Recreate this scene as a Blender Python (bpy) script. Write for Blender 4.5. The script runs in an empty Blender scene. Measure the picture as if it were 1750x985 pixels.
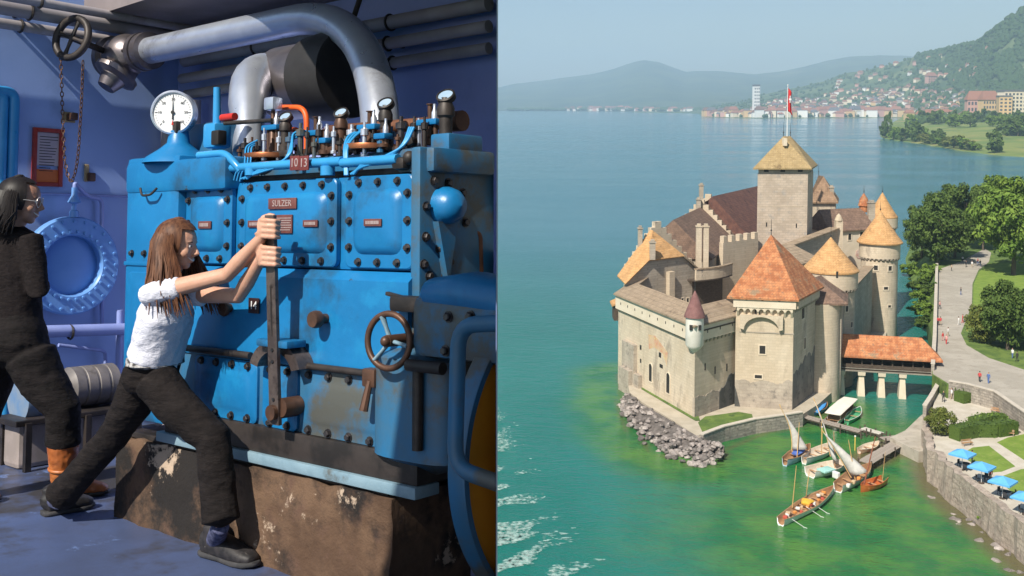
import bpy, bmesh, math, random
from math import sin, cos, pi, radians, sqrt, atan2
from mathutils import Vector, Matrix, noise as mnoise

SC = bpy.context.scene
COL = SC.collection
# ------------------------------------------------------------------ camera
CAM_H = 50.0                      # metres above the lake
FPX = 1750.0
PITCH = radians(3.6)
CY = 178 + FPX * math.tan(PITCH)  # row of the principal point
cam_d = bpy.data.cameras.new('camera')
cam = bpy.data.objects.new('camera', cam_d)
COL.objects.link(cam)
cam.location = (0, 0, CAM_H)
cam.rotation_euler = (radians(90) - PITCH, 0, 0)
cam_d.sensor_width = 36.0
cam_d.lens = 36.0
cam_d.shift_y = -(492.5 - CY) / 1750.0
cam_d.clip_start = 0.05
cam_d.clip_end = 60000
SC.camera = cam
# ------------------------------------------------------------------ world
SUN_EL = radians(47)
SUN_AZ = atan2(-0.59, -0.81)      # sun behind the camera, to its left
SUN_DIR = Vector((sin(SUN_AZ) * cos(SUN_EL), cos(SUN_AZ) * cos(SUN_EL), sin(SUN_EL)))
world = bpy.data.worlds.new('World')
SC.world = world
world.use_nodes = True
nt = world.node_tree
bg = nt.nodes['Background']
sky = nt.nodes.new('ShaderNodeTexSky')
sky.sky_type = 'NISHITA'
sky.sun_disc = False
sky.sun_elevation = SUN_EL
sky.sun_rotation = SUN_AZ
sky.altitude = 400
sky.air_density = 1.0
sky.dust_density = 1.6
sky.ozone_density = 1.2
nt.links.new(sky.outputs[0], bg.inputs[0])
bg.inputs[1].default_value = 0.078
sun_d = bpy.data.lights.new('sun', 'SUN')
sun_d.energy = 5.0
sun_d.angle = radians(0.6)
sun_d.color = (1.0, 0.94, 0.83)
sun = bpy.data.objects.new('sun', sun_d)
COL.objects.link(sun)
sun.location = (-40, -80, 140)
sun.rotation_euler = SUN_DIR.to_track_quat('Z', 'Y').to_euler()
# ------------------------------------------------------------------ render
SC.view_settings.view_transform = 'Standard'
SC.view_settings.look = 'None'
SC.view_settings.exposure = 0.42
SC.view_settings.gamma = 1.0
SC.render.engine = 'CYCLES'
SC.cycles.use_denoising = True
SC.cycles.max_bounces = 7
SC.cycles.diffuse_bounces = 3
SC.cycles.glossy_bounces = 3
SC.cycles.transmission_bounces = 4
SC.cycles.volume_bounces = 2
SC.cycles.sample_clamp_indirect = 4.0
SC.cycles.caustics_reflective = False
SC.cycles.caustics_refractive = False

# ------------------------------------------------------------------ pixels to rays (1750 x 985 frame)
def ray(u, v):
    d = Vector(((u - 875) / FPX, 1.0, -(v - CY) / FPX))
    c, s = cos(PITCH), sin(PITCH)
    return Vector((d.x, d.y * c + d.z * s, -d.y * s + d.z * c))
CAM = Vector((0, 0, CAM_H))
def W(u, v, z=0.0):
    """world point on the level plane z seen at (u, v)"""
    r = ray(u, v)
    return CAM + r * ((z - CAM_H) / r.z)
def D(u, v, y):
    """world point at distance y seen at (u, v)"""
    r = ray(u, v)
    return CAM + r * (y / r.y)
def frame_ray(M, u, v):
    Mi = M.inverted()
    o = Mi @ CAM
    return o, (Mi.to_3x3() @ ray(u, v))

# ------------------------------------------------------------------ mesh builder
class MB:
    def __init__(s):
        s.v = []; s.f = []; s.m = []; s.mi = 0
    def add(s, vs, fs):
        b = len(s.v)
        s.v.extend([tuple(p) for p in vs])
        for f in fs:
            s.f.append([b + i for i in f]); s.m.append(s.mi)
        return s
    def box(s, c, d, R=None):
        x, y, z = d[0] / 2, d[1] / 2, d[2] / 2
        vs = [Vector((a * x, b * y, e * z)) for a in (-1, 1) for b in (-1, 1) for e in (-1, 1)]
        if R is not None: vs = [R @ p for p in vs]
        c = Vector(c)
        return s.add([p + c for p in vs], [(0, 1, 3, 2), (4, 6, 7, 5), (0, 4, 5, 1), (2, 3, 7, 6), (0, 2, 6, 4), (1, 5, 7, 3)])
    def bbox(s, c, d, b=0.01, R=None):
        """box with chamfered edges"""
        x, y, z = d[0] / 2, d[1] / 2, d[2] / 2
        b = min(b, x * .9, y * .9, z * .9)
        bm = bmesh.new()
        bmesh.ops.create_cube(bm, size=1.0)
        for q in bm.verts: q.co = Vector((q.co.x * 2 * x, q.co.y * 2 * y, q.co.z * 2 * z))
        bmesh.ops.bevel(bm, geom=bm.edges[:], offset=b, segments=2, affect='EDGES', profile=.6)
        bm.verts.index_update()
        c = Vector(c)
        vs = [(R @ q.co if R is not None else q.co.copy()) + c for q in bm.verts]
        fs = [[q.index for q in f.verts] for f in bm.faces]
        bm.free()
        return s.add(vs, fs)
    def prism(s, poly, z0, z1, cap=True):
        """vertical prism; z0/z1 number or list"""
        n = len(poly)
        a = z0 if isinstance(z0, (list, tuple)) else [z0] * n
        b = z1 if isinstance(z1, (list, tuple)) else [z1] * n
        vs = [(p[0], p[1], a[i]) for i, p in enumerate(poly)] + [(p[0], p[1], b[i]) for i, p in enumerate(poly)]
        fs = [(i, (i + 1) % n, n + (i + 1) % n, n + i) for i in range(n)]
        if cap: fs += [tuple(range(n - 1, -1, -1)), tuple(range(n, 2 * n))]
        return s.add(vs, fs)
    def extrude(s, poly, vec):
        """3-D planar polygon extruded along vec"""
        n = len(poly); vec = Vector(vec)
        vs = [Vector(p) for p in poly] + [Vector(p) + vec for p in poly]
        return s.add(vs, [(i, (i + 1) % n, n + (i + 1) % n, n + i) for i in range(n)] + [tuple(range(n - 1, -1, -1)), tuple(range(n, 2 * n))])
    def cyl(s, p0, p1, r0, r1=None, n=16, cap=True):
        if r1 is None: r1 = r0
        return s.tube([p0, p1], [r0, r1], n, cap)
    def tube(s, path, r, n=12, cap=True, closed=False):
        P = [Vector(p) for p in path]; m = len(P)
        rs = r if isinstance(r, (list, tuple)) else [r] * m
        T = []
        for i in range(m):
            a = P[(i - 1) % m] if (closed or i > 0) else P[i]
            b = P[(i + 1) % m] if (closed or i < m - 1) else P[i]
            t = (b - a); T.append(t.normalized() if t.length > 1e-9 else Vector((0, 0, 1)))
        up = Vector((0, 0, 1)) if abs(T[0].z) < .9 else Vector((1, 0, 0))
        nrm = (up - T[0] * up.dot(T[0])).normalized()
        vs = []
        for i in range(m):
            nrm = nrm - T[i] * nrm.dot(T[i])
            if nrm.length < 1e-6: nrm = T[i].orthogonal()
            nrm.normalize()
            bi = T[i].cross(nrm)
            for k in range(n):
                a = 2 * pi * k / n
                vs.append(P[i] + (nrm * cos(a) + bi * sin(a)) * rs[i])
        fs = []
        for i in range(m if closed else m - 1):
            j = (i + 1) % m
            for k in range(n):
                fs.append((i * n + k, i * n + (k + 1) % n, j * n + (k + 1) % n, j * n + k))
        if cap and not closed:
            fs += [tuple(range(n - 1, -1, -1)), tuple((m - 1) * n + k for k in range(n))]
        return s.add(vs, fs)
    def lathe(s, prof, o=(0, 0, 0), axis=(0, 0, 1), n=24, a0=0, a1=2 * pi):
        """profile of (r, t) turned about the axis through o"""
        ax = Vector(axis).normalized(); o = Vector(o)
        x = (Vector((1, 0, 0)) if abs(ax.x) < .9 else Vector((0, 1, 0)))
        x = (x - ax * x.dot(ax)).normalized(); y = ax.cross(x)
        full = abs(a1 - a0 - 2 * pi) < 1e-6
        k = n if full else n + 1
        vs = []
        for (r, t) in prof:
            for i in range(k):
                a = a0 + (a1 - a0) * i / n
                vs.append(o + ax * t + (x * cos(a) + y * sin(a)) * max(r, 1e-4))
        fs = []
        for j in range(len(prof) - 1):
            for i in range(n):
                i2 = (i + 1) % k
                fs.append((j * k + i, j * k + i2, (j + 1) * k + i2, (j + 1) * k + i))
        return s.add(vs, fs)
    def torus(s, c, axis, R, r, n=32, m=10):
        ax = Vector(axis).normalized(); x = ax.orthogonal().normalized(); y = ax.cross(x); c = Vector(c)
        return s.tube([c + (x * cos(2 * pi * i / n) + y * sin(2 * pi * i / n)) * R for i in range(n)], r, m, closed=True)
    def ball(s, c, r, n=12, m=8):
        c = Vector(c); r = r if isinstance(r, (tuple, list)) else (r, r, r)
        vs = [c + Vector((0, 0, r[2]))]
        for j in range(1, m):
            t = pi * j / m
            for i in range(n):
                a = 2 * pi * i / n
                vs.append(c + Vector((r[0] * sin(t) * cos(a), r[1] * sin(t) * sin(a), r[2] * cos(t))))
        vs.append(c - Vector((0, 0, r[2])))
        fs = [(0, 1 + i, 1 + (i + 1) % n) for i in range(n)]
        for j in range(m - 2):
            for i in range(n):
                fs.append((1 + j * n + i, 1 + (j + 1) * n + i, 1 + (j + 1) * n + (i + 1) % n, 1 + j * n + (i + 1) % n))
        l = len(vs) - 1
        fs += [(l, 1 + (m - 2) * n + (i + 1) % n, 1 + (m - 2) * n + i) for i in range(n)]
        return s.add(vs, fs)
    def loft(s, pts, rad, side=(0, 1, 0), n=16, power=2.0):
        """closed body of elliptic sections: rad = (along side, along the other)"""
        P = [Vector(p) for p in pts]; m = len(P); side = Vector(side)
        vs = []
        for i in range(m):
            t = (P[min(i + 1, m - 1)] - P[max(i - 1, 0)]).normalized()
            a = (side - t * side.dot(t)).normalized(); b = t.cross(a)
            ra, rb = rad[i] if isinstance(rad[i], (tuple, list)) else (rad[i], rad[i])
            for k in range(n):
                q = 2 * pi * k / n
                ca, sa = cos(q), sin(q)
                ca = math.copysign(abs(ca) ** (2 / power), ca); sa = math.copysign(abs(sa) ** (2 / power), sa)
                vs.append(P[i] + a * ra * ca + b * rb * sa)
        fs = [(i * n + k, i * n + (k + 1) % n, (i + 1) * n + (k + 1) % n, (i + 1) * n + k) for i in range(m - 1) for k in range(n)]
        t0 = (P[0] - P[1]).normalized(); t1 = (P[-1] - P[-2]).normalized()
        r0 = min(rad[0]) if isinstance(rad[0], (tuple, list)) else rad[0]
        r1 = min(rad[-1]) if isinstance(rad[-1], (tuple, list)) else rad[-1]
        c0, c1 = len(vs), len(vs) + 1
        vs += [P[0] + t0 * r0 * .5, P[-1] + t1 * r1 * .5]
        fs += [(c0, (k + 1) % n, k) for k in range(n)]
        fs += [(c1, (m - 1) * n + k, (m - 1) * n + (k + 1) % n) for k in range(n)]
        return s.add(vs, fs)
    def mesh(s, name, mats, smooth=None):
        me = bpy.data.meshes.new(name)
        me.from_pydata(s.v, [], s.f)
        for m in (mats if isinstance(mats, (list, tuple)) else [mats]):
            me.materials.append(m)
        if any(s.m): me.polygons.foreach_set('material_index', s.m)
        bm = bmesh.new(); bm.from_mesh(me)
        bmesh.ops.recalc_face_normals(bm, faces=bm.faces[:])
        if smooth is not None:
            for f in bm.faces: f.smooth = True
            lim = radians(smooth)
            for e in bm.edges:
                if len(e.link_faces) == 2 and e.calc_face_angle(0) > lim: e.smooth = False
        bm.to_mesh(me); bm.free()
        return me
    def build(s, name, mats, parent=None, smooth=None, M=None):
        return link(name, s.mesh(name, mats, smooth), parent, M)

def link(name, data, parent=None, M=None):
    o = bpy.data.objects.new(name, data)
    COL.objects.link(o)
    if parent is not None: o.parent = parent
    if M is not None: o.matrix_local = M
    return o
def tag(o, label=None, cat=None, group=None, kind=None):
    if label: o['label'] = label
    if cat: o['category'] = cat
    if group: o['group'] = group
    if kind: o['kind'] = kind
    return o
def thing(name, label, cat, M=None, group=None):
    o = bpy.data.objects.new(name, None)
    o.empty_display_size = .2
    COL.objects.link(o)
    if M is not None: o.matrix_local = M if isinstance(M, Matrix) else Matrix.Translation(Vector(M))
    return tag(o, label, cat, group)
def copy_tree(o, parent=None):
    c = o.copy(); COL.objects.link(c); c.parent = parent
    for ch in o.children: copy_tree(ch, c)
    return c
def arc(p0, p1, p2, n=8):
    """quadratic curve"""
    p0, p1, p2 = Vector(p0), Vector(p1), Vector(p2)
    return [p0 * (1 - t) ** 2 + p1 * 2 * t * (1 - t) + p2 * t * t for t in [i / n for i in range(n + 1)]]
def rounded(path, r, n=5):
    """polyline with rounded corners"""
    P = [Vector(p) for p in path]; out = [P[0]]
    for i in range(1, len(P) - 1):
        a = (P[i - 1] - P[i]); b = (P[i + 1] - P[i])
        q = min(r, a.length * .48, b.length * .48)
        out += arc(P[i] + a.normalized() * q, P[i], P[i] + b.normalized() * q, n)
    return out + [P[-1]]

# ------------------------------------------------------------------ materials
MATS = {}
def pmat(name, c1, c2=None, scale=4.0, rough=.6, metal=0.0, bump=0.0, bscale=None, stain=None, coat=0.0,
         stretch=None, detail=6.0, dist=0.03, spec=.5, brick=None, sheen=0.0, wear=None, c3=None, lo=.38, hi=.62):
    """noise mixed colours, optional streaked stain (colour, scale, threshold), bump, brick courses"""
    if name in MATS: return MATS[name]
    m = bpy.data.materials.new(name); MATS[name] = m
    m.use_nodes = True
    t = m.node_tree; N = t.nodes; L = t.links
    b = N['Principled BSDF']
    def rgb(c): return (c[0], c[1], c[2], 1)
    b.inputs['Roughness'].default_value = rough
    b.inputs['Metallic'].default_value = metal
    b.inputs['Specular IOR Level'].default_value = spec
    b.inputs['Coat Weight'].default_value = coat
    b.inputs['Coat Roughness'].default_value = .15
    if sheen: b.inputs['Sheen Weight'].default_value = sheen
    b.inputs['Base Color'].default_value = rgb(c1)
    tc = N.new('ShaderNodeTexCoord'); src = tc.outputs['Object']
    if stretch:
        mp = N.new('ShaderNodeMapping'); mp.inputs['Scale'].default_value = stretch
        L.new(src, mp.inputs['Vector']); vec = mp.outputs[0]
    else: vec = src
    def nz(sc, det=detail, rg=.6, v=None):
        q = N.new('ShaderNodeTexNoise'); q.inputs['Scale'].default_value = sc
        q.inputs['Detail'].default_value = det; q.inputs['Roughness'].default_value = rg
        L.new(v if v is not None else vec, q.inputs['Vector']); return q.outputs['Fac']
    def ramp(x, a, c):
        q = N.new('ShaderNodeMapRange'); q.interpolation_type = 'SMOOTHSTEP'
        q.inputs[1].default_value = a; q.inputs[2].default_value = c
        L.new(x, q.inputs[0]); return q.outputs[0]
    def mix(f, a, c):
        q = N.new('ShaderNodeMix'); q.data_type = 'RGBA'
        L.new(f, q.inputs[0])
        if isinstance(a, tuple): q.inputs[6].default_value = rgb(a)
        else: L.new(a, q.inputs[6])
        if isinstance(c, tuple): q.inputs[7].default_value = rgb(c)
        else: L.new(c, q.inputs[7])
        return q.outputs[2]
    out = None
    if c2 is not None:
        out = mix(ramp(nz(scale), lo, hi), tuple(c1), tuple(c2))
    if c3 is not None:
        out = mix(ramp(nz(scale * 2.7), .52, .7), out if out is not None else tuple(c1), tuple(c3))
    if stain:
        out = mix(ramp(nz(stain[1], 8, .65), stain[2], stain[2] + .12), out if out is not None else tuple(c1), tuple(stain[0]))
    if wear:
        f = ramp(nz(wear[1], 10, .7), wear[2], wear[2] + .04)
        out = mix(f, out if out is not None else tuple(c1), tuple(wear[0]))
    hsrc = None
    if brick:
        q = N.new('ShaderNodeTexBrick')
        q.inputs['Scale'].default_value = 1.0
        q.inputs['Brick Width'].default_value = brick[0]; q.inputs['Row Height'].default_value = brick[1]
        q.inputs['Mortar Size'].default_value = brick[2]; q.inputs['Mortar Smooth'].default_value = .3
        q.inputs['Color1'].default_value = (.75, .75, .75, 1); q.inputs['Color2'].default_value = (1.1, 1.1, 1.1, 1)
        q.inputs['Mortar'].default_value = (.62, .62, .62, 1)
        # wall coordinates: along the wall, up
        sep = N.new('ShaderNodeSeparateXYZ'); L.new(src, sep.inputs[0])
        ad = N.new('ShaderNodeMath'); ad.operation = 'SUBTRACT'; L.new(sep.outputs[0], ad.inputs[0]); L.new(sep.outputs[1], ad.inputs[1])
        cb = N.new('ShaderNodeCombineXYZ'); L.new(ad.outputs[0], cb.inputs[0]); L.new(sep.outputs[2], cb.inputs[1])
        L.new(cb.outputs[0], q.inputs['Vector'])
        mu = N.new('ShaderNodeMix'); mu.data_type = 'RGBA'; mu.blend_type = 'MULTIPLY'; mu.inputs[0].default_value = brick[3]
        if out is None: mu.inputs[6].default_value = rgb(c1)
        else: L.new(out, mu.inputs[6])
        L.new(q.outputs['Color'], mu.inputs[7]); out = mu.outputs[2]
    if out is not None: L.new(out, b.inputs['Base Color'])
    if rough > .05:
        mr = N.new('ShaderNodeMapRange'); mr.inputs[3].default_value = max(.03, rough - .1); mr.inputs[4].default_value = min(1, rough + .12)
        L.new(nz(scale * 1.7, 4), mr.inputs[0]); L.new(mr.outputs[0], b.inputs['Roughness'])
    if bump:
        bp = N.new('ShaderNodeBump'); bp.inputs['Strength'].default_value = bump; bp.inputs['Distance'].default_value = dist
        L.new(nz(bscale or scale * 4, 8, .65), bp.inputs['Height']); L.new(bp.outputs[0], b.inputs['Normal'])
    return m
def srgb(r, g, b):
    f = lambda x: ((x / 255 + .055) / 1.055) ** 2.4 if x > 10 else x / 255 / 12.92
    return (f(r), f(g), f(b))
M_white = pmat('white_enamel', (.80, .80, .80), (.74, .74, .74), scale=6, rough=.35)
# ================================================================== LAKE, HILLS, SHORE
def lerp_tab(tab, x):
    if x <= tab[0][0]: return tab[0][1]
    for (a, p), (b, q) in zip(tab, tab[1:]):
        if x <= b: return p + (q - p) * (x - a) / (b - a)
    return tab[-1][1]
def water_material():
    m = bpy.data.materials.new('lake_water'); m.use_nodes = True
    t = m.node_tree; N = t.nodes; L = t.links; b = N['Principled BSDF']
    b.inputs['Roughness'].default_value = .07
    b.inputs['IOR'].default_value = 1.33
    at = N.new('ShaderNodeAttribute'); at.attribute_name = 'shallow'
    geo = N.new('ShaderNodeNewGeometry')
    def nz(sc, det, stretch=(1, 1, 1)):
        mp = N.new('ShaderNodeMapping'); mp.inputs['Scale'].default_value = stretch
        mp.inputs['Rotation'].default_value = (0, 0, .35)
        L.new(geo.outputs['Position'], mp.inputs[0])
        q = N.new('ShaderNodeTexNoise'); q.inputs['Scale'].default_value = sc; q.inputs['Detail'].default_value = det
        q.inputs['Roughness'].default_value = .62
        L.new(mp.outputs[0], q.inputs[0]); return q.outputs['Fac']
    def mix(f, a, c, blend='MIX'):
        q = N.new('ShaderNodeMix'); q.data_type = 'RGBA'; q.blend_type = blend
        for s, i in ((f, 0), (a, 6), (c, 7)):
            if isinstance(s, (tuple, float, int)): q.inputs[i].default_value = s if not isinstance(s, tuple) else (*s, 1)
            else: L.new(s, q.inputs[i])
        return q.outputs[2]
    def rng(x, a, c, lo=0, hi=1):
        q = N.new('ShaderNodeMapRange'); q.interpolation_type = 'SMOOTHSTEP'
        q.inputs[1].default_value = a; q.inputs[2].default_value = c; q.inputs[3].default_value = lo; q.inputs[4].default_value = hi
        L.new(x, q.inputs[0]); return q.outputs[0]
    deep = mix(rng(nz(.02, 4, (1, .35, 1)), .35, .65), (.004, .130, .098), (.012, .165, .138))
    weed = mix(rng(nz(.16, 7), .36, .66), (.012, .130, .036), (.068, .190, .036))
    sep = N.new('ShaderNodeSeparateColor'); L.new(at.outputs['Color'], sep.inputs[0])
    ad = N.new('ShaderNodeMath'); ad.operation = 'ADD'; L.new(sep.outputs[0], ad.inputs[0])
    ns = N.new('ShaderNodeMath'); ns.operation = 'MULTIPLY_ADD'; ns.inputs[1].default_value = .30; ns.inputs[2].default_value = -.15
    L.new(nz(.12, 5), ns.inputs[0]); L.new(ns.outputs[0], ad.inputs[1])
    c = mix(rng(ad.outputs[0], .12, .75), deep, weed)
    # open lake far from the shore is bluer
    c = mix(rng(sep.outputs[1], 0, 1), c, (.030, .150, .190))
    # shallow brownish edge
    c = mix(rng(sep.outputs[2], .45, 1), c, (.11, .10, .045))
    # wind streaks
    c = mix(rng(nz(.010, 5, (.25, 1, 1)), .5, .72, 0, .28), c, (.04, .17, .19))
    L.new(c, b.inputs['Base Color'])
    L.new(rng(nz(.012, 4, (.3, 1, 1)), .35, .7, .045, .16), b.inputs['Roughness'])
    add = N.new('ShaderNodeMath'); add.operation = 'MULTIPLY_ADD'; add.inputs[1].default_value = 2.6
    L.new(nz(.28, 5, (1, 1.8, 1)), add.inputs[0]); L.new(nz(1.6, 4, (1, 1.5, 1)), add.inputs[2])
    bp = N.new('ShaderNodeBump'); bp.inputs['Strength'].default_value = .75; bp.inputs['Distance'].default_value = .2
    L.new(add.outputs[0], bp.inputs['Height']); L.new(bp.outputs[0], b.inputs['Normal'])
    return m
def seg_dist(p, a, b):
    ab = b - a; t = max(0, min(1, (p - a).dot(ab) / max(ab.length_squared, 1e-9)))
    return (p - a - ab * t).length
SHORE_PX = [(1058, 640), (1060, 690), (1075, 735), (1120, 775), (1180, 797), (1232, 795), (1245, 765), (1300, 742), (1390, 725), (1420, 700)]
SHORE2_PX = [(1480, 790), (1530, 760), (1585, 780), (1605, 838), (1650, 880), (1700, 920), (1760, 975), (1850, 1050)]
def make_lake():
    xs = [-9000, -4000, -1800, -800, -350, -150, -60, -30] + [-20 + 2.2 * i for i in range(62)] + [130, 160, 220, 350, 700, 1500, 3000, 6000, 9000]
    ys = [-600, -200, -50, 30, 70] + [90 + 2.2 * i for i in range(92)] + [305, 340, 400, 500, 700, 1000, 1500, 2300, 3500, 5000, 7500, 11000]
    s1 = [W(u, v).to_2d() for u, v in SHORE_PX]; s2 = [W(u, v).to_2d() for u, v in SHORE2_PX]
    har = [(W(1480, 800).to_2d(), 28), (W(1420, 880).to_2d(), 16), (W(1560, 930).to_2d(), 30), (W(1640, 990).to_2d(), 26), (W(1380, 760).to_2d(), 14)]
    vs = []; cl = []
    for y in ys:
        for x in xs:
            vs.append((x, y, 0)); p = Vector((x, y))
            d1 = min(seg_dist(p, a, b) for a, b in zip(s1, s1[1:]))
            d2 = min(seg_dist(p, a, b) for a, b in zip(s2, s2[1:]))
            sh = max(math.exp(-(d1 / 9) ** 2) * .95, math.exp(-(d2 / 15) ** 2))
            for c, r in har: sh = max(sh, .92 * math.exp(-((p - c).length / r) ** 2))
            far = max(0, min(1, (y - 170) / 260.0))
            edge = max(math.exp(-(d1 / 1.8) ** 2) * .8, math.exp(-(max(0, d2 - 1) / 3.2) ** 2))
            cl.append((sh, far, edge, 1))
    n = len(xs)
    fs = [(j * n + i, j * n + i + 1, (j + 1) * n + i + 1, (j + 1) * n + i) for j in range(len(ys) - 1) for i in range(n - 1)]
    me = bpy.data.meshes.new('lake'); me.from_pydata(vs, [], fs)
    ca = me.color_attributes.new('shallow', 'FLOAT_COLOR', 'POINT')
    ca.data.foreach_set('color', [c for q in cl for c in q])
    me.materials.append(water_material())
    o = link('lake', me); tag(o, kind='structure')
make_lake()

# ---- far hills: real distance and height, in columns of bearing
def hills(name, mat, cols, rows, fn, jag=0):
    """fn(u, t) -> world point"""
    vs = [fn(u, t) for u in cols for t in rows]
    n = len(rows)
    fs = [(i * n + j, (i + 1) * n + j, (i + 1) * n + j + 1, i * n + j + 1) for i in range(len(cols) - 1) for j in range(n - 1)]
    mb = MB(); mb.add(vs, fs)
    o = mb.build(name, mat, smooth=60); tag(o, kind='structure'); return o
MTN = [(700, 168), (780, 160), (850, 151), (880, 143), (910, 140), (960, 135), (1010, 128), (1050, 117), (1075, 109), (1100, 104), (1125, 108), (1150, 116), (1172, 122),
       (1200, 121), (1230, 122), (1260, 125), (1290, 127), (1330, 122), (1380, 112), (1420, 103), (1450, 98), (1500, 95), (1540, 96), (1600, 100), (1700, 105), (1900, 105)]
def at_bearing(u, dist, z):
    r = ray(u, 178); h = Vector((r.x, r.y, 0)); h = h / h.y
    return Vector((h.x * dist, dist, z))
def mtn(u, t):
    v = lerp_tab(MTN, u); d0 = lerp_tab([(700, 7600), (1000, 7200), (1200, 6000), (1900, 6000)], u); d1 = 11500
    zk = CAM_H + (178 - v) / FPX * d1
    d = d0 + (d1 - d0) * t if t <= 1 else d1 + 2500 * (t - 1)
    z = -1 + (zk + 1) * (max(0, t) ** 1.25 if t <= 1 else max(0, 1 - (t - 1) * .5))
    z += mnoise.fractal(Vector((u * .012, t * 3.1, 3.3)), 1, 2, 5) * 26 * min(1, t * 2) * (1 - abs(t - .5) * .9 if t <= 1 else .6)
    return at_bearing(u, d, z)
M_mtn = pmat('mountain_woods', (.030, .062, .030), (.075, .105, .045), scale=.0022, rough=.95, detail=9, stain=((.12, .13, .06), .0012, .56), c3=(.02, .04, .022))
hills('mountain', M_mtn, [300 + 8 * i for i in range(240)], [-.02, 0.02, .06, .12, .2, .3, .4, .5, .6, .7, .8, .88, .95, 1, 1.08, 1.3, 1.8], mtn)
HILL_V = [(1080, 194), (1150, 190), (1200, 186), (1260, 176), (1300, 164), (1340, 154), (1380, 146), (1416, 137), (1452, 124), (1513, 114), (1559, 99), (1604, 90), (1640, 82), (1665, 77), (1696, 56), (1726, 31), (1750, 17), (1800, -20), (1900, -80), (2000, -120)]
HILL_D0 = [(1000, 6500), (1080, 6200), (1195, 5400), (1204, 3900), (1300, 3550), (1400, 3650), (1540, 3700), (1700, 2900), (2000, 2500)]
HILL_D1 = [(1000, 7600), (1200, 6600), (1300, 6000), (1450, 5600), (1600, 4600), (1700, 3700), (1800, 3400), (2000, 3200)]
def hill_z(u, t):
    v = lerp_tab(HILL_V, u); d0 = lerp_tab(HILL_D0, u); d1 = lerp_tab(HILL_D1, u)
    zk = CAM_H + (178 - v) / FPX * d1
    d = d0 + (d1 - d0) * t if t <= 1 else d1 + 900 * (t - 1)
    e = 1.25 + .9 * max(0, min(1, (u - 1500) / 250))
    z = 2.5 + (zk - 2.5) * (max(0, t) ** e if t <= 1 else 1 - (t - 1) * .35)
    if t < 0: z = -1.2
    z += mnoise.fractal(Vector((u * .02, t * 4, 9.1)), 1, 2, 4) * 7 * min(1, max(0, t) * 3) * (1 if t <= 1 else .5)
    return d, z
def hill(u, t):
    d, z = hill_z(u, t); return at_bearing(u, d, z)
M_hill = pmat('hillside_green', (.045, .085, .030), (.11, .15, .055), scale=.006, rough=.95, detail=9, stain=((.17, .17, .07), .004, .58), c3=(.022, .050, .022))
hills('hillside', M_hill, [1080 + 8 * i for i in range(180)], [-.015, 0, .03, .07, .12, .18, .25, .33, .42, .5, .6, .7, .8, .88, .95, 1, 1.06, 1.3, 2], hill)
PEN_D = [(1506, 1600), (1510, 1490), (1525, 1430), (1560, 1330), (1600, 1215), (1640, 1110), (1680, 1040), (1710, 1000), (1750, 975), (1850, 900), (2000, 860)]
def pen(u, t):
    d0 = lerp_tab(PEN_D, u); d1 = lerp_tab(HILL_D0, u) + 60 if u > 1545 else d0 + (u - 1506) / 39 * 1500 + 40
    d = d0 + (d1 - d0) * max(t, -.02)
    z = -1.2 if t < 0 else .8 + 13 * min(1, t * 3) ** .8 * min(1, (u - 1500) / 90) + 5 * t
    z += mnoise.fractal(Vector((u * .03, t * 9, 1.1)), 1, 2, 3) * 1.2 * min(1, max(t, 0) * 10)
    return at_bearing(u, d, z)
M_pen = pmat('peninsula_meadow', (.115, .175, .030), (.20, .225, .055), scale=.012, rough=.95, detail=6, c3=(.06, .11, .03), stain=((.34, .25, .10), .006, .56))
hills('peninsula', M_pen, [1506, 1509] + [1514 + 8 * i for i in range(125)], [-.01, 0, .008, .02, .04, .07, .11, .16, .22, .3, .4, .55, .75, 1.0], pen)

# ---- near shore
M_grass = pmat('meadow_grass', (.075, .130, .022), (.13, .19, .035), scale=.35, rough=.95, bump=.5, bscale=6, c3=(.05, .09, .02))
M_lawn = pmat('lawn_grass', (.13, .21, .022), (.18, .26, .035), scale=.5, rough=.95, bump=.6, bscale=9, c3=(.22, .26, .06))
M_road = pmat('road_gravel', (.34, .305, .25), (.40, .36, .30), scale=.25, rough=.95, bump=.3, bscale=8, c3=(.30, .265, .215))
M_path = pmat('path_gravel', (.46, .41, .33), (.53, .48, .40), scale=.6, rough=.95, bump=.3, bscale=10)
M_stone = pmat('shore_stone', (.30, .265, .225), (.40, .35, .29), scale=.6, rough=.95, bump=.9, bscale=1.6, dist=.15, c3=(.20, .175, .15), brick=(.9, .42, .06, .8))
M_bank = pmat('bank_earth', (.10, .095, .06), (.17, .15, .09), scale=.3, rough=1, bump=.8, bscale=2, dist=.2)
UP = 6.0; GA = 3.8
def ring(pts, z): return [W(u, v, z) for u, v in pts]
UP_PX = [(1700, 372), (1600, 385), (1588, 410), (1592, 440), (1600, 458), (1595, 585), (1593, 640), (1618, 657), (1650, 661), (1700, 674), (1750, 709), (1830, 757), (2300, 800), (2300, 372)]
def ground():
    top = ring(UP_PX, UP)
    mb = MB(); n = len(top)
    bot = [Vector((p.x, p.y, -1.2)) for p in top]
    # canal bank spreads at the foot north of the bridge
    for i in (1, 2, 3, 4): bot[i].x -= (10, 9, 7, 4)[i - 1]
    mb.add(bot + top, [(i, (i + 1) % n, n + (i + 1) % n, n + i) for i in range(n)] + [tuple(range(n, 2 * n))])
    tag(mb.build('ground', M_grass), kind='structure')
ground()
def sheet(name, pts, z, mat, th=.02, kind='structure'):
    P = ring(pts, z) if not isinstance(pts[0], Vector) else pts
    mb = MB(); mb.prism([(p.x, p.y) for p in P], z - th, z)
    o = mb.build(name, mat); tag(o, kind=kind); return o
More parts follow.
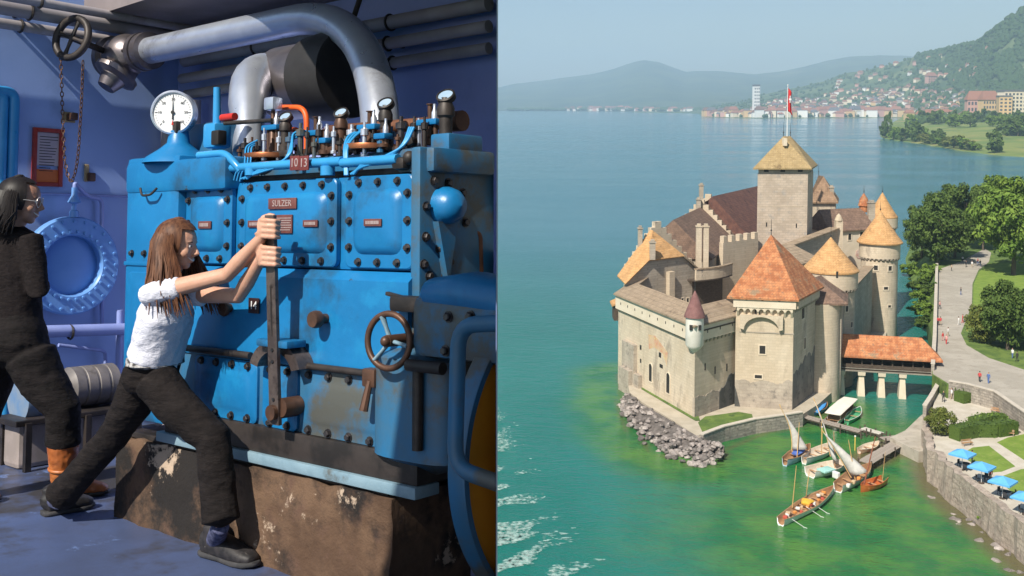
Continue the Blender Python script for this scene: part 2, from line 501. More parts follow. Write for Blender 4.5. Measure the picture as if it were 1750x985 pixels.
ROAD_PX = [(1600, 462), (1640, 448), (1683, 425), (1694, 432), (1690, 448), (1672, 462), (1662, 485), (1661, 520), (1652, 545), (1642, 570), (1652, 590), (1690, 612), (1750, 632), (1850, 660),
           (2000, 700), (2000, 760), (1830, 752), (1750, 705), (1700, 671), (1650, 659), (1620, 655), (1594, 639), (1596, 585)]
sheet('road', ROAD_PX, UP + .03, M_road, .05)
LAWN_PX = [(1663, 520), (1664, 486), (1674, 464), (1692, 450), (1760, 448), (1850, 470), (1850, 560), (1740, 545), (1690, 540)]
sheet('lawn', LAWN_PX, UP + .034, M_lawn, .05)
GA_PX = [(1593, 640), (1596, 690), (1583, 732), (1588, 768), (1640, 815), (1700, 860), (1760, 905), (1850, 985), (2100, 1010), (2300, 800), (1830, 757), (1750, 720), (1700, 690), (1650, 672), (1618, 664)]
def garden():
    P = ring(GA_PX, GA)
    mb = MB(); mb.prism([(p.x, p.y) for p in P], -1.2, GA)
    tag(mb.build('garden_ground', M_path), kind='structure')
garden()
for i, px in enumerate(([(1640, 778), (1662, 765), (1690, 762), (1735, 797), (1712, 806), (1690, 808)], [(1704, 756), (1722, 748), (1760, 740), (1800, 745), (1800, 775), (1756, 790)],
                        [(1702, 818), (1745, 802), (1800, 800), (1810, 880), (1762, 868)])):
    sheet('garden_lawn', px, GA + .03, M_lawn, .05)
sheet('ramp', [(1521, 748), (1547, 736), (1572, 712), (1600, 690), (1596, 745), (1588, 770), (1570, 772), (1545, 760)], 1.6, pmat('ramp_concrete', (.37, .33, .27), (.45, .40, .33), scale=.4, rough=.9, bump=.3, c3=(.30, .26, .2)), 2.8)
# castle rock: terrace under the walls
TER_PX = [(1074, 662), (1076, 671), (1098, 688), (1136, 710), (1169, 731), (1199, 751), (1235, 735), (1290, 722), (1340, 714), (1372, 708), (1400, 690), (1420, 672), (1478, 614), (1512, 586), (1524, 520), (1524, 450), (1300, 420), (1080, 560)]
sheet('castle_rock', TER_PX, 1.7, pmat('terrace_path', (.40, .345, .26), (.46, .40, .31), scale=.5, rough=.95, bump=.4), 2.9)
sheet('castle_grass', [(1200, 737), (1193, 722), (1205, 712), (1262, 704), (1285, 708), (1288, 719), (1236, 731), (1210, 740)], 1.78, M_grass, .06)
sheet('castle_grass', [(1096, 664), (1098, 660), (1193, 709), (1196, 718), (1188, 718)], 1.86, M_grass, .1)
# air between the camera and the far shore
def haze():
    mb = MB(); mb.box((0, 6200, 348), (22000, 14500, 700))
    m = bpy.data.materials.new('haze_air'); m.use_nodes = True
    t = m.node_tree; t.nodes.remove(t.nodes['Principled BSDF'])
    v = t.nodes.new('ShaderNodeVolumePrincipled'); v.inputs['Color'].default_value = (.62, .81, 1.0, 1)
    v.inputs['Density'].default_value = HAZE_DENS; v.inputs['Anisotropy'].default_value = 0.1
    t.links.new(v.outputs[0], t.nodes['Material Output'].inputs['Volume'])
    o = mb.build('haze', m); tag(o, 'pale blue summer haze over the lake', 'haze', kind='stuff')
HAZE_DENS = 1.15e-4
haze()
# ================================================================== ENGINE ROOM (stands level with its own floor, 7 degrees off the lake's level)
FLOOR_H = 1.36
TILT = PITCH + math.atan((402 - CY) / FPX)
MR = Matrix.Translation(CAM) @ Matrix.Rotation(-TILT, 4, 'X')
EYAW = math.atan2(-.636, .772)
EO = Vector((-.39, 3.9, -FLOOR_H))
ME = MR @ Matrix.Translation(EO) @ Matrix.Rotation(EYAW, 4, 'Z')      # x along the engine, y into it, z up from the floor
MEI = ME.inverted()
CE = MEI @ CAM
def e(u, v, y=0.0):
    """point seen at (u, v) on the upright plane y, in the room's frame"""
    r = MEI.to_3x3() @ ray(u, v); return CE + r * ((y - CE.y) / r.y)
def ex(u, v, x):
    r = MEI.to_3x3() @ ray(u, v); return CE + r * ((x - CE.x) / r.x)
def ez(u, v, z=0.0):
    r = MEI.to_3x3() @ ray(u, v); return CE + r * ((z - CE.z) / r.z)
XL = -4.0      # left wall
YB = 1.53      # back wall
ZC = 2.86      # ceiling
SE = (MEI.to_3x3() @ SUN_DIR)
pd = MEI.to_3x3() @ ray(849.6, 402); pd = Vector((pd.x, pd.y, 0)).normalized()      # partition runs along this line
def part_pt(t): return Vector((CE.x, CE.y, 0)) + pd * t
def part_t(y): return (y - CE.y) / pd.y
PN = Vector((pd.y, -pd.x, 0))     # towards the lake

M_wallblue = pmat('wall_bluelit', (.28, .41, .74), (.32, .45, .78), scale=1.3, rough=.6, bump=.15, bscale=40, dist=.004, stain=((.23, .34, .62), 1.1, .58), wear=((.30, .27, .24), 3.1, .73))  # the room's blue light is put into the left wall's colour
M_wallback = pmat('wall_violetlit', (.32, .40, .78), (.36, .44, .82), scale=1.2, rough=.6, bump=.15, bscale=40, dist=.004, stain=((.27, .34, .68), .9, .55))  # blue-violet light likewise put into the back wall's colour
M_ceil = pmat('ceiling_plaster', (.20, .17, .17), (.26, .22, .22), scale=1.5, rough=.9)
M_floor = pmat('floor_bluelit', (.065, .085, .16), (.085, .125, .27), scale=1.0, rough=.42, bump=.2, bscale=14, dist=.006, stain=((.048, .045, .046), .9, .45), wear=((.14, .21, .42), 1.5, .58), lo=.3, hi=.7)  # blue light and its brighter patches put into the floor colour
M_steel_sheet = pmat('partition_sheet', (.32, .34, .36), (.38, .40, .42), scale=1.2, rough=.6, metal=.2)
def room():
    # floor
    a = part_pt(-1.6); b = part_pt(part_t(YB + .15))
    poly = [(XL - .12, YB + .15), (XL - .12, -4.6), (a.x, -4.6), (a.x, a.y), (b.x, b.y)]
    mb = MB(); mb.prism(poly, -.12, 0)
    tag(mb.build('floor', M_floor, M=ME), kind='structure')
    c_ = part_pt(part_t(YB)) - PN * .002; d_ = part_pt(part_t(YB + .12)) - PN * .002
    mb = MB(); mb.prism([(XL - .12, YB), (c_.x, YB), (d_.x, YB + .12), (XL - .12, YB + .12)], 0.0, 3.3)
    tag(mb.build('wall_back', M_wallback, M=ME), kind='structure')
    mb = MB(); mb.prism([(XL - .12, -1.6), (XL, -1.6), (XL, YB), (XL - .12, YB)], 0.0, 3.3)
    tag(mb.build('wall_left', M_wallblue, M=ME), kind='structure')
    p0 = part_pt(2.75); p1 = part_pt(part_t(YB) - .002)
    q = PN * .0018
    mb = MB(); mb.prism([(p0 - q)[:2], (p1 - q)[:2], (p1 + q)[:2], (p0 + q)[:2]], 0, ZC)
    tag(mb.build('wall_right', M_steel_sheet, M=ME), kind='structure')
    c = part_pt(part_t(YB)); d = part_pt(-1.0)
    poly = [(XL, YB), (XL, .78), (-2.3, .68), (-1.5, .2), (-.95, -.4), (.2, -.55), (.50, -1.35), (.42, -2.3), (.38, -3.4), (.38, -4.5), (2.3, -4.5), (d.x, d.y), (c.x, c.y)]  # ceiling edge cut, and unseen front strip added, to shade wall and engine
    mb = MB(); mb.prism(poly, ZC, ZC + .14)
    tag(mb.build('ceiling', M_ceil, M=ME), kind='structure')
    # tall masonry pier that carries the room above the lake
    P = [ME @ Vector((x, y, -.13)) for x, y in ((XL - .1, YB + .1), (XL - .1, -4.5), (a.x - .05, -4.5), (a.x - .05, a.y - .02), (b.x - .06, b.y - .05))]
    n = len(P); mb = MB()
    mb.add([(p.x - .22, p.y, -1.5) for p in P] + P, [(i, (i + 1) % n, n + (i + 1) % n, n + i) for i in range(n)] + [tuple(range(n)), tuple(range(n, 2 * n))])
    tag(mb.build('tower_base', pmat('pier_stone', (.34, .31, .27), (.42, .38, .33), scale=.5, rough=.9, brick=(1.1, .5, .03, .7))), kind='structure')
room()
# ================================================================== THE CASTLE
M_wall = pmat('castle_render', (.53, .43, .31), (.60, .50, .375), scale=.22, rough=.92, bump=.6, bscale=2.2, dist=.08, c3=(.45, .365, .265), stain=((.36, .295, .225), .22, .57), wear=((.29, .245, .20), .55, .64), stretch=(1, 1, .45), brick=(1.1, .45, .05, .30))
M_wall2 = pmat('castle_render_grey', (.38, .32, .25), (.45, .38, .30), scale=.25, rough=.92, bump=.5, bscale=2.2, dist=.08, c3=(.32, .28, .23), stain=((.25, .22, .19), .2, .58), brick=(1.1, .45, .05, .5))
M_foot = pmat('castle_foot_stone', (.355, .30, .24), (.44, .375, .30), scale=.4, rough=.95, bump=.7, bscale=2.0, dist=.12, c3=(.22, .19, .16), brick=(1.3, .55, .05, .35))
M_cream = pmat('castle_cream', (.62, .52, .39), (.68, .58, .45), scale=.4, rough=.9, bump=.3, bscale=3, dist=.05)
M_keep = pmat('keep_stone', (.46, .37, .285), (.54, .44, .345), scale=.3, rough=.92, bump=.6, bscale=2.5, dist=.08, c3=(.40, .35, .30), brick=(1.2, .5, .05, .5))
def roofmat(name, a, b, c, row=.38, bump=.5):
    return pmat(name, a, b, scale=.9, rough=.9, bump=bump + .2, bscale=5, dist=.12, c3=c, stain=(tuple(.72 * q for q in c), .5, .58), stretch=None, detail=8, brick=(.5, row, .05, .6))
R_tan = roofmat('tile_tan', (.52, .285, .115), (.60, .345, .15), (.43, .235, .10))
R_red = pmat('tile_red', (.38, .13, .052), (.56, .235, .10), scale=.9, rough=.9, bump=.7, bscale=5, dist=.12, c3=(.29, .15, .085), stain=((.30, .20, .12), .45, .56), detail=9, brick=(.5, .38, .05, .6))
R_brown = roofmat('tile_brown', (.17, .105, .075), (.24, .15, .105), (.13, .085, .065))
R_dark = roofmat('tile_dark_red', (.115, .052, .042), (.165, .075, .055), (.09, .045, .04))
R_walk = roofmat('tile_walk', (.30, .225, .15), (.36, .27, .185), (.25, .18, .12))
M_open = pmat('opening_dark', (.016, .014, .013), (.028, .024, .021), scale=3, rough=.6)
M_wood = pmat('old_timber', (.060, .042, .030), (.10, .072, .052), scale=1.5, rough=.9, stretch=(1, 1, 6), bump=.4)
M_iron = pmat('iron_finial', (.06, .06, .06), rough=.5, metal=.6)
V3 = Vector
class Face:
    """upright wall plane from A to B seen from its right-hand side; local x along, y outward, z up"""
    def __init__(s, A, B):
        s.A = V3((A[0], A[1], 0)); s.B = V3((B[0], B[1], 0)); s.x = (s.B - s.A).normalized(); s.n = V3((s.x.y, -s.x.x, 0)); s.L = (s.B - s.A).length
        s.M = Matrix(((s.x.x, s.n.x, 0, s.A.x), (s.x.y, s.n.y, 0, s.A.y), (0, 0, 1, 0), (0, 0, 0, 1)))
    def px(s, u, v):
        r = ray(u, v); t = (s.A - CAM).dot(s.n) / r.dot(s.n); p = CAM + r * t
        return (p - s.A).dot(s.x), p.z
    def at(s, a, y, z): return s.M @ V3((a, y, z))
    def box(s, mb, a0, a1, y0, y1, z0, z1):
        mb.box(s.at((a0 + a1) / 2, (y0 + y1) / 2, (z0 + z1) / 2), (a1 - a0, abs(y1 - y0), z1 - z0), s.M.to_3x3())
    def window(s, root, a, z, w, h, arched=False, frame=True, mat=None, O=None):
        """dark recess with stone surround"""
        O = O or V3((0, 0, 0))
        def prof(w, h):
            if not arched: return [(-w / 2, -h / 2), (w / 2, -h / 2), (w / 2, h / 2), (-w / 2, h / 2)]
            return [(-w / 2, -h / 2), (w / 2, -h / 2)] + [(w / 2 * cos(t), h / 2 - w / 2 + w / 2 * sin(t)) for t in [pi * k / 6 for k in range(7)]]
        mb = MB(); mb.extrude([s.at(a + p[0], .03, z + p[1]) - O for p in prof(w, h)], s.n * -.3)
        o = mb.build('window', mat or M_open, root)
        if frame:
            i, q = prof(w, h), prof(w + .36, h + .36); n = len(i); m = MB()
            vs = [s.at(a + p[0], .03, z + p[1]) - O for p in i] + [s.at(a + p[0], .10, z + p[1]) - O for p in i] + [s.at(a + p[0], .10, z + p[1]) - O for p in q] + [s.at(a + p[0], -.05, z + p[1]) - O for p in q]
            fs = []
            for k in range(3):
                for j in range(n): fs.append((k * n + j, k * n + (j + 1) % n, (k + 1) * n + (j + 1) % n, (k + 1) * n + j))
            m.add(vs, fs); m.build('frame', M_cream, o)
        return o
def cthing(name, label, cat='tower', p=(50, 190)):
    return thing(name, label, cat, (p[0], p[1], 0))
def loc(root, pts):
    o = root.location; return [V3((p[0] - o.x, p[1] - o.y)) for p in pts]
def cbuild(mb, name, mat, root, smooth=None):
    """mesh given in world coordinates, stored relative to its root"""
    ro = root
    while ro.parent is not None: ro = ro.parent
    o = ro.location
    mb.v = [(v[0] - o.x, v[1] - o.y, v[2] - o.z) for v in mb.v]
    return mb.build(name, mat, root, smooth)
def cwin(F, root, u, v, w, h, arched=False, frame=True, mat=None):
    a, z = F.px(u, v); return F.window(root, a, z, w, h, arched, frame, mat, O=root.location)
def offset_poly(P, d):
    """grow a convex ccw/cw polygon outward"""
    c = sum((V3((p[0], p[1])) for p in P), V3((0, 0))) / len(P); n = len(P); out = []
    for i in range(n):
        a, b, e_ = V3(P[i - 1][:2]), V3(P[i][:2]), V3(P[(i + 1) % n][:2])
        def nn(p, q):
            t = (q - p).normalized(); m = V3((t.y, -t.x)); return m if m.dot((p + q) / 2 - c) > 0 else -m
        n1, n2 = nn(a, b), nn(b, e_); k = (n1 + n2).normalized(); out.append(b + k * d / max(.4, k.dot(n1)))
    return out
def hip_roof(root, P, ze, ridge, mat, over=.5, th=.3, name='roof', cols=8):
    """eaves polygon P at ze, ridge list of 1 or 2 points (x,y,z); two slightly sagging, uneven slopes"""
    Q = offset_poly(P, over); n = len(Q); mb = MB()
    eave = [V3((q[0], q[1], ze - over * .5)) for q in Q]; low = [V3((q[0], q[1], ze - over * .5 - th)) for q in Q]
    rid = [V3(r) for r in ridge]
    vs = eave + low + rid; fs = [(i, (i + 1) % n, n + (i + 1) % n, n + i) for i in range(n)]
    fs.append(tuple(range(n, 2 * n)))
    near = [min(range(len(rid)), key=lambda k: (rid[k] - e_).length) for e_ in eave]
    for i in range(n):
        j = (i + 1) % n
        if near[i] == near[j]: fs.append((i, j, 2 * n + near[i]))
        else: fs.append((i, j, 2 * n + near[j], 2 * n + near[i]))
    mb.add(vs, fs); return cbuild(mb, name, mat, root)
def finial(root, p, h, r=.07, ball=True):
    mb = MB(); mb.cyl(p, V3(p) + V3((0, 0, h)), r, r * .4, 8)
    if ball: mb.ball(V3(p) + V3((0, 0, h * .3)), r * 2.2, 8, 6)
    return cbuild(mb, 'finial', M_iron, root, 50)
def gable_roof(root, a, b, c, d, ze, zr, mat, over=.5, hip0=0, hip1=0, th=.28):
    """ridge from the middle of ab to the middle of cd"""
    a, b, c, d = [V3((p[0], p[1], 0)) for p in (a, b, c, d)]
    m0, m1 = (a + b) / 2, (c + d) / 2; t = (m1 - m0).normalized()
    r0 = m0 + t * hip0; r1 = m1 - t * hip1
    return hip_roof(root, [a, b, c, d], ze, [(r0.x, r0.y, zr), (r1.x, r1.y, zr)], mat, over, th)
def chimney(root, p, z0, z1, w=.9, d=.7, mat=None):
    mb = MB(); mb.box((p[0], p[1], (z0 + z1) / 2), (w, d, z1 - z0)); mb.box((p[0], p[1], z1 + .1), (w + .25, d + .25, .22)); mb.box((p[0], p[1], z1 + .42), (w * .7, d * .7, .4))
    return cbuild(mb, 'chimney', mat or M_wall2, root)
def corbels(F, root, a0, a1, z, n, mat=None, w=.36, h=.55, out=.45, name='corbel'):
    me = None
    for k in range(n):
        a = a0 + (a1 - a0) * (k + .5) / n
        if me is None:
            mb = MB(); vs = [(-w / 2, -.05, 0), (w / 2, -.05, 0), (w / 2, -.05, -h), (-w / 2, -.05, -h), (-w / 2, out, 0), (w / 2, out, 0), (w / 2, out, -h * .35), (-w / 2, out, -h * .35)]
            mb.add(vs, [(0, 1, 2, 3), (4, 7, 6, 5), (0, 4, 5, 1), (2, 6, 7, 3), (1, 5, 6, 2), (0, 3, 7, 4)]); me = mb.mesh(name, mat or M_wall2)
        link(name, me, root, Matrix.Translation(F.at(a, 0, z) - root.location) @ F.M.to_3x3().to_4x4())
def round_tower(name, label, c, r, z0, ze, za, wallm, roofm, re=None, corb=None, taper=.0, band=None, spike=2.0, n=40):
    T = cthing(name, label, 'tower', c)
    re = re or r + .6
    mb = MB(); mb.lathe([(r * (1 + taper), z0), (r * (1 + taper * .5), (z0 + ze) / 2), (r, ze)], n=n); mb.build('wall', wallm, T, 40)
    if corb is not None:
        zc = corb
        mb = MB(); mb.lathe([(r - .1, zc), (r + .45, zc + .1), (r + .45, ze - .05), (r - .1, ze)], n=n); mb.build('parapet', M_wall, T, 40)
        m2 = MB(); m2.add([(-.2, 0, 0), (.2, 0, 0), (.2, 0, -.7), (-.2, 0, -.7), (-.2, .5, 0), (.2, .5, 0), (.2, .5, -.25), (-.2, .5, -.25)], [(0, 1, 2, 3), (4, 7, 6, 5), (0, 4, 5, 1), (2, 6, 7, 3), (1, 5, 6, 2), (0, 3, 7, 4)])
        me = m2.mesh('corbel', M_foot); k = int(2 * pi * r / .8)
        for i in range(k):
            a = 2 * pi * i / k
            if sin(a) > .35: continue
            link('corbel', me, T, Matrix.Translation((cos(a) * (r - .05), sin(a) * (r - .05), zc + .1)) @ Matrix.Rotation(a - pi / 2, 4, 'Z'))
    mb = MB(); mb.lathe([(r - .2, ze - .15), (re, ze - .3), (re + .02, ze - .05), (re * .80, ze + (za - ze) * .17), (re * .40, ze + (za - ze) * .58), (.05, za)], n=n); ro = mb.build('roof', roofm, T, 25)
    mb = MB(); mb.cyl((0, 0, za - .1), (0, 0, za + spike), .07, .02, 8); mb.ball((0, 0, za + .25), .18, 8, 6); mb.build('finial', M_iron, ro, 50)
    return T
def tower_window(T, u, v, r, w, h, frame=True):
    """window on a round wall: nearest crossing of the ray with the cylinder"""
    d = ray(u, v); o = CAM - T.location; A = d.x ** 2 + d.y ** 2; B = 2 * (o.x * d.x + o.y * d.y); C_ = o.x ** 2 + o.y ** 2 - r * r
    q = B * B - 4 * A * C_
    if q < 0: return
    p = o + d * ((-B - sqrt(q)) / (2 * A)); n = V3((p.x, p.y, 0)).normalized(); x = V3((-n.y, n.x, 0))
    F = Face((p - x * 2)[:2], (p + x * 2)[:2])
    F.window(T, 2, p.z, w, h, frame=frame)

def castle():
    # ---------------- curtain wall towards the lake and the rocks
    ZE = 16.2
    B1 = W(1188, 556, ZE); B0 = W(1057, 503, ZE); B2 = W(1270, 535, ZE)
    Bm = B0.lerp(B1, .12); Bb = V3((B0.x + 2.2, B0.y + 6, 0)); Bc = V3((34, 222, 0)); Bd = V3((48, 248, 0))
    T = cthing('curtain_wall', 'long pale curtain wall with roofed walk rising behind the boulders', 'wall', (B1.x, B1.y))
    path = [Bd, Bc, Bb, B0, Bm, B1, B2]
    def strip(y0, y1, z0, z1, pts=path, zin=None):
        """band along the path between outward offsets y0<y1"""
        P = [V3((p.x, p.y)) for p in pts]; m = len(P); mb = MB(); O = []; I = []
        for i in range(m):
            t0 = (P[i] - P[max(i - 1, 0)]); t1 = (P[min(i + 1, m - 1)] - P[i])
            if t0.length < 1e-6: t0 = t1
            if t1.length < 1e-6: t1 = t0
            n0 = V3((t0.y, -t0.x)).normalized() * 1.0; n1 = V3((t1.y, -t1.x)).normalized()
            n0, n1 = [q if True else q for q in (n0, n1)]
            k = (n0 + n1).normalized(); sc = 1 / max(.35, k.dot(n0))
            O.append(P[i] + k * y1 * sc); I.append(P[i] + k * y0 * sc)
        zi0, zi1 = (z0, z1) if zin is None else zin
        vs = [(p.x, p.y, z0) for p in O] + [(p.x, p.y, z1) for p in O] + [(p.x, p.y, zi1) for p in I] + [(p.x, p.y, zi0) for p in I]
        fs = []
        for i in range(m - 1):
            for a, b in ((0, 1), (1, 2), (2, 3), (3, 0)): fs.append((a * m + i, a * m + i + 1, b * m + i + 1, b * m + i))
        fs += [(0, m, 2 * m, 3 * m), (m - 1, 2 * m - 1, 3 * m - 1, 4 * m - 1)]
        mb.add(vs, fs); return mb
    # outward is to the right of travel reversed: path runs with the outside on its right-hand side
    cbuild(strip(-2.2, 0, -1, ZE - .2), 'wall_face', M_wall, T)
    cbuild(strip(-.1, .5, ZE - 2.5, ZE - .05), 'parapet', M_cream, T)
    cbuild(strip(-3.4, .85, ZE - .12, ZE + .12, zin=(ZE + 1.55, ZE + 1.8)), 'walk_roof', R_walk, T)
    FL = Face(B0, B1); FR = Face(B1, B2)
    corbels(FL, T, .3, FL.L - 1.2, ZE - 2.45, 34, w=.30, h=.55, out=.42); corbels(FR, T, 1.4, FR.L - .2, ZE - 2.45, 11, w=.45, h=.8, out=.42)
    for k in range(9):
        a = 2 + k * (FL.L - 5) / 8; FL.window(T, a, ZE - 1.3, .22, .42, frame=False, O=T.location - FL.n * .5)
    for k in range(3):
        a = 2.6 + k * 3.4; FR.window(T, a, ZE - 1.3, .22, .42, frame=False, O=T.location - FR.n * .5)
    mb = MB(); FR.box(mb, 1.2, FR.L - .1, .48, .62, ZE - 1.05, ZE - .85); cbuild(mb, 'string_course', M_wood, T)
    # foot of the wall, rougher stone
    def ragged(F, root, a0, a1, zt, mat, y=.05, amp=.8, name='wall_foot', sd=0, slope=0, seg=.22):
        n = int((a1 - a0) / seg); m = MB(); P_ = [(a0, -1)]
        P_ += [(a0 + (a1 - a0) * i / n, zt + slope * i / n + amp * mnoise.noise(V3((i * .12 + sd, sd, 1))) + .4 * amp * mnoise.noise(V3((i * .5, sd, 4)))) for i in range(n + 1)] + [(a1, -1)]
        m.extrude([F.at(x, y, z) for x, z in P_], F.n * -.4); return cbuild(m, name, mat, root)
    ragged(FR, T, .05, FR.L - .1, 4.9, M_foot, .06, .5, sd=3)
    ragged(FR, T, FR.L * .50, FR.L + .2, 4.5, pmat('dark_stone', (.060, .060, .055), (.10, .095, .085), scale=.5, rough=.9, bump=.5, bscale=2, dist=.1, c3=(.04, .045, .035)), .10, 1.0, 'dark_patch', 9, 4.0)  # darker stone patch low on the wall, taller toward the tower
    for u, v, w, h, ar in ((1112, 637, 1.1, 3.0, 1), (1142, 655, 1.15, 3.3, 1), (1095, 594, .6, .8, 0), (1128, 607, .8, .8, 0), (1095, 617, .5, .7, 0), (1130, 626, 1.1, .6, 0)):
        cwin(FL, T, u, v, w, h, bool(ar), frame=bool(ar))
    for u, v, w, h in ((1205, 627, .3, 1.1), (1222, 633, .3, 1.2), (1242, 628, .3, 1.2)): cwin(FR, T, u, v, w, h, frame=False)
    # faded painting on the plaster
    a, z = FL.px(1108, 584); b, z2 = FL.px(1141, 607)
    mb = MB(); pts = [(a, z + 1.2), (a + (b - a) * .35, z + 1.5), (b, z2 + .4), (b - .2, z2 - 2.0), (b - 1.6, z2 - .2), (a + 2.2, z - .5), (a + .3, z - 1.2)]
    mb.extrude([FL.at(p[0], .012, p[1]) for p in pts], FL.n * -.1)
    cbuild(mb, 'wall_painting', pmat('faded_mural', (.56, .40, .26), (.54, .27, .17), scale=.6, rough=.9, c3=(.60, .50, .20)), T)
    # grey buttress with the chute at its foot
    Fb = Face(B0, B1); s0, _ = Fb.px(1069, 600); s1, _ = Fb.px(1089, 600); _, zt = Fb.px(1078, 585)
    mb = MB(); Fb.box(mb, s0, s1, -.5, .7, -1, zt); Fb.box(mb, s0 + .3, s1 - .3, .6, 1.5, -1, 4.2); Fb.box(mb, s1 - .2, s1 + 2.0, -.2, .8, -1, 3.9)
    cbuild(mb, 'buttress', M_foot, T)
    # wooden latrine on the lake side
    p = W(1052, 535, 12.5); mb = MB(); mb.box((p.x + .9, p.y + 1.5, 12.6), (2.4, 3.2, 3.0)); cbuild(mb, 'latrine', M_wood, T)
    mb = MB(); q = V3((p.x + .9, p.y + 1.5, 0)); mb.add([q + V3((-1.6, -2, 14.0)), q + V3((-1.6, 2, 14.0)), q + V3((1.6, 2, 15.4)), q + V3((1.6, -2, 15.4)), q + V3((-1.6, -2, 13.7)), q + V3((-1.6, 2, 13.7)), q + V3((1.6, 2, 15.1)), q + V3((1.6, -2, 15.1))], [(0, 1, 2, 3), (7, 6, 5, 4), (0, 4, 5, 1), (1, 5, 6, 2), (2, 6, 7, 3), (3, 7, 4, 0)]); cbuild(mb, 'latrine_roof', R_tan, T)
    # corner turret, part of the wall
    C1 = B1 + V3((0, .4, 0)); ct = MB()
    zb = 12.6
    ct.lathe([(.05, zb - .9), (.9, zb - .1), (1.38, zb + .5), (1.38, ZE + 1.4)], o=(C1.x, C1.y, 0), n=26)
    tur = cbuild(ct, 'turret', pmat('turret_white', (.68, .63, .55), (.74, .69, .62), scale=.5, rough=.9), T, 40)
    mb = MB(); mb.lathe([(1.35, ZE + 1.2), (1.62, ZE + 1.2), (1.62, ZE + 1.4), (1.05, ZE + 2.9), (.5, ZE + 4.3), (.03, ZE + 5.3)], o=(C1.x, C1.y, 0), n=26); cbuild(mb, 'turret_roof', pmat('turret_tile', (.17, .075, .070), (.23, .11, .10), scale=1, rough=.85, bump=.4), tur, 25)
    mb = MB(); mb.cyl((C1.x, C1.y, ZE + 5.2), (C1.x, C1.y, ZE + 7), .06, .02, 8); cbuild(mb, 'finial', M_iron, tur)
    for u in (1178, 1193):
        d = ray(u, 560); p = C1 + V3((-.75 if u < 1185 else .55, -1.12 if u < 1185 else -1.2, 0)); mb = MB(); mb.box((p.x, p.y, ZE - .2), (.45, .5, .8)); cbuild(mb, 'loophole', M_open, tur)
    # ---------------- front tower
    ze = 20.0
    f1 = W(1357, 505, ze); f0 = W(1258, 501, ze); f2 = W(1394, 486, ze); f3 = V3((f0.x + (f2.x - f1.x) * .9, f0.y + (f2.y - f1.y) * .9, 0))
    T = cthing('gate_tower', 'square cream tower with red hipped roof behind the harbour quay', 'tower', (f1.x, f1.y))
    P = [f0, f1, f2, f3]
    mb = MB(); mb.prism([p[:2] for p in P], -1, ze - .3); cbuild(mb, 'wall', M_wall, T)
    FF = Face(f0, f1); FS = Face(f1, f2)
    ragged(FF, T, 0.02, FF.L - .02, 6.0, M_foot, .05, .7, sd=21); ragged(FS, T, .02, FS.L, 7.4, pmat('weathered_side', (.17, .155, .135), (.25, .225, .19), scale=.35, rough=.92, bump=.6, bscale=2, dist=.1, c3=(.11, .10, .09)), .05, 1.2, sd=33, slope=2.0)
    ragged(FF, T, 0.0, 1.6, 5.0, MATS['dark_stone'], .09, .8, 'dark_patch', 5, -5.0, .3)  # dark stone patch at the tower's left foot, falling to the right
    mb = MB(); FF.box(mb, -.4, FF.L + .3, -.1, .75, ze - 2.1, ze - .35); cbuild(mb, 'parapet', M_cream, T)
    corbels(FF, T, -.2, FF.L + .2, ze - 2.0, 9, w=.30, h=1.75, out=.66, mat=M_cream)
    # small arches between the corbels
    mb = MB()
    for k in range(8):
        a = -.2 + (FF.L + .4) * (k + 1.0) / 9; w = (FF.L + .4) / 9 * .36
        pts = [(a - w - .14, ze - 2.05), (a + w + .14, ze - 2.05), (a + w + .14, ze - 2.75)] + [(a + w * cos(t), ze - 2.75 + w * 1.15 * sin(t)) for t in [pi * j / 6 for j in range(7)]] + [(a - w - .14, ze - 2.75)]
        mb.extrude([FF.at(x, .62, z) for x, z in pts], FF.n * -.3)
    cbuild(mb, 'arcade', M_cream, T)
    # big blind arch
    a0, z0 = FF.px(1271, 562); a1, _ = FF.px(1331, 553); zc = z0; w = (a1 - a0) / 2; ac = (a0 + a1) / 2; top = ze - 3.3
    pts = [(a0 - .05, top), (a1 + .05, top)] + [(ac + w * cos(t), zc + min(w, top - zc - .25) * sin(t)) for t in [pi * j / 12 for j in range(13)]]
    pts = [(a0 - .6, top), (a1 + .6, top), (a1 + .6, zc + .2)] + pts[2:] + [(a0 - .6, zc + .2)]
    mb = MB(); mb.extrude([FF.at(x, .72, z) for x, z in pts], FF.n * -.8); cbuild(mb, 'arch', M_wall, T)
    mb = MB(); FF.box(mb, a0 - .7, FF.L + .1, -.05, .09, zc - .55, zc - .4); cbuild(mb, 'string_course', M_wall2, T)
    for u, v, w, h in ((1303, 598, .9, 1.3), (1296, 644, 1.1, .55)): cwin(FF, T, u, v, w, h)
    cwin(FF, T, 1294, 534, .8, 1.2, frame=False)
    for u in (1276, 1303, 1332):
        a, z = FF.px(u, 502); mb = MB(); FF.box(mb, a - .16, a + .16, .7, .80, ze - .95, ze - .45); cbuild(mb, 'loophole', M_open, T)
    for u, v, w, h in ((1372, 530, 1.6, 2.8), (1375, 587, .9, 1.8)): cwin(FS, T, u, v, w, h, mat=M_wood)
    mb = MB(); FS.box(mb, 0, FS.L, -.1, .7, ze - 2.1, ze - .35); cbuild(mb, 'side_parapet', M_wall, T)
    corbels(FS, T, .2, FS.L, ze - 2.0, 10, w=.34, h=1.0, out=.65)
    apex = D(1318, 401, (f0.y + f2.y) / 2)
    ro = hip_roof(T, P, ze, [(apex.x, apex.y, apex.z)], R_red, over=1.0)
    finial(ro, V3(apex) + V3((0, 0, -.1)), 2.6)
    # ---------------- half-round tower beside the bridge and its lean roof
    c = V3((f2.x + 1.6, f2.y + 3.0, 0))
    T = cthing('stair_tower', 'narrow rounded grey tower between the red-roofed tower and the covered bridge', 'tower', c)
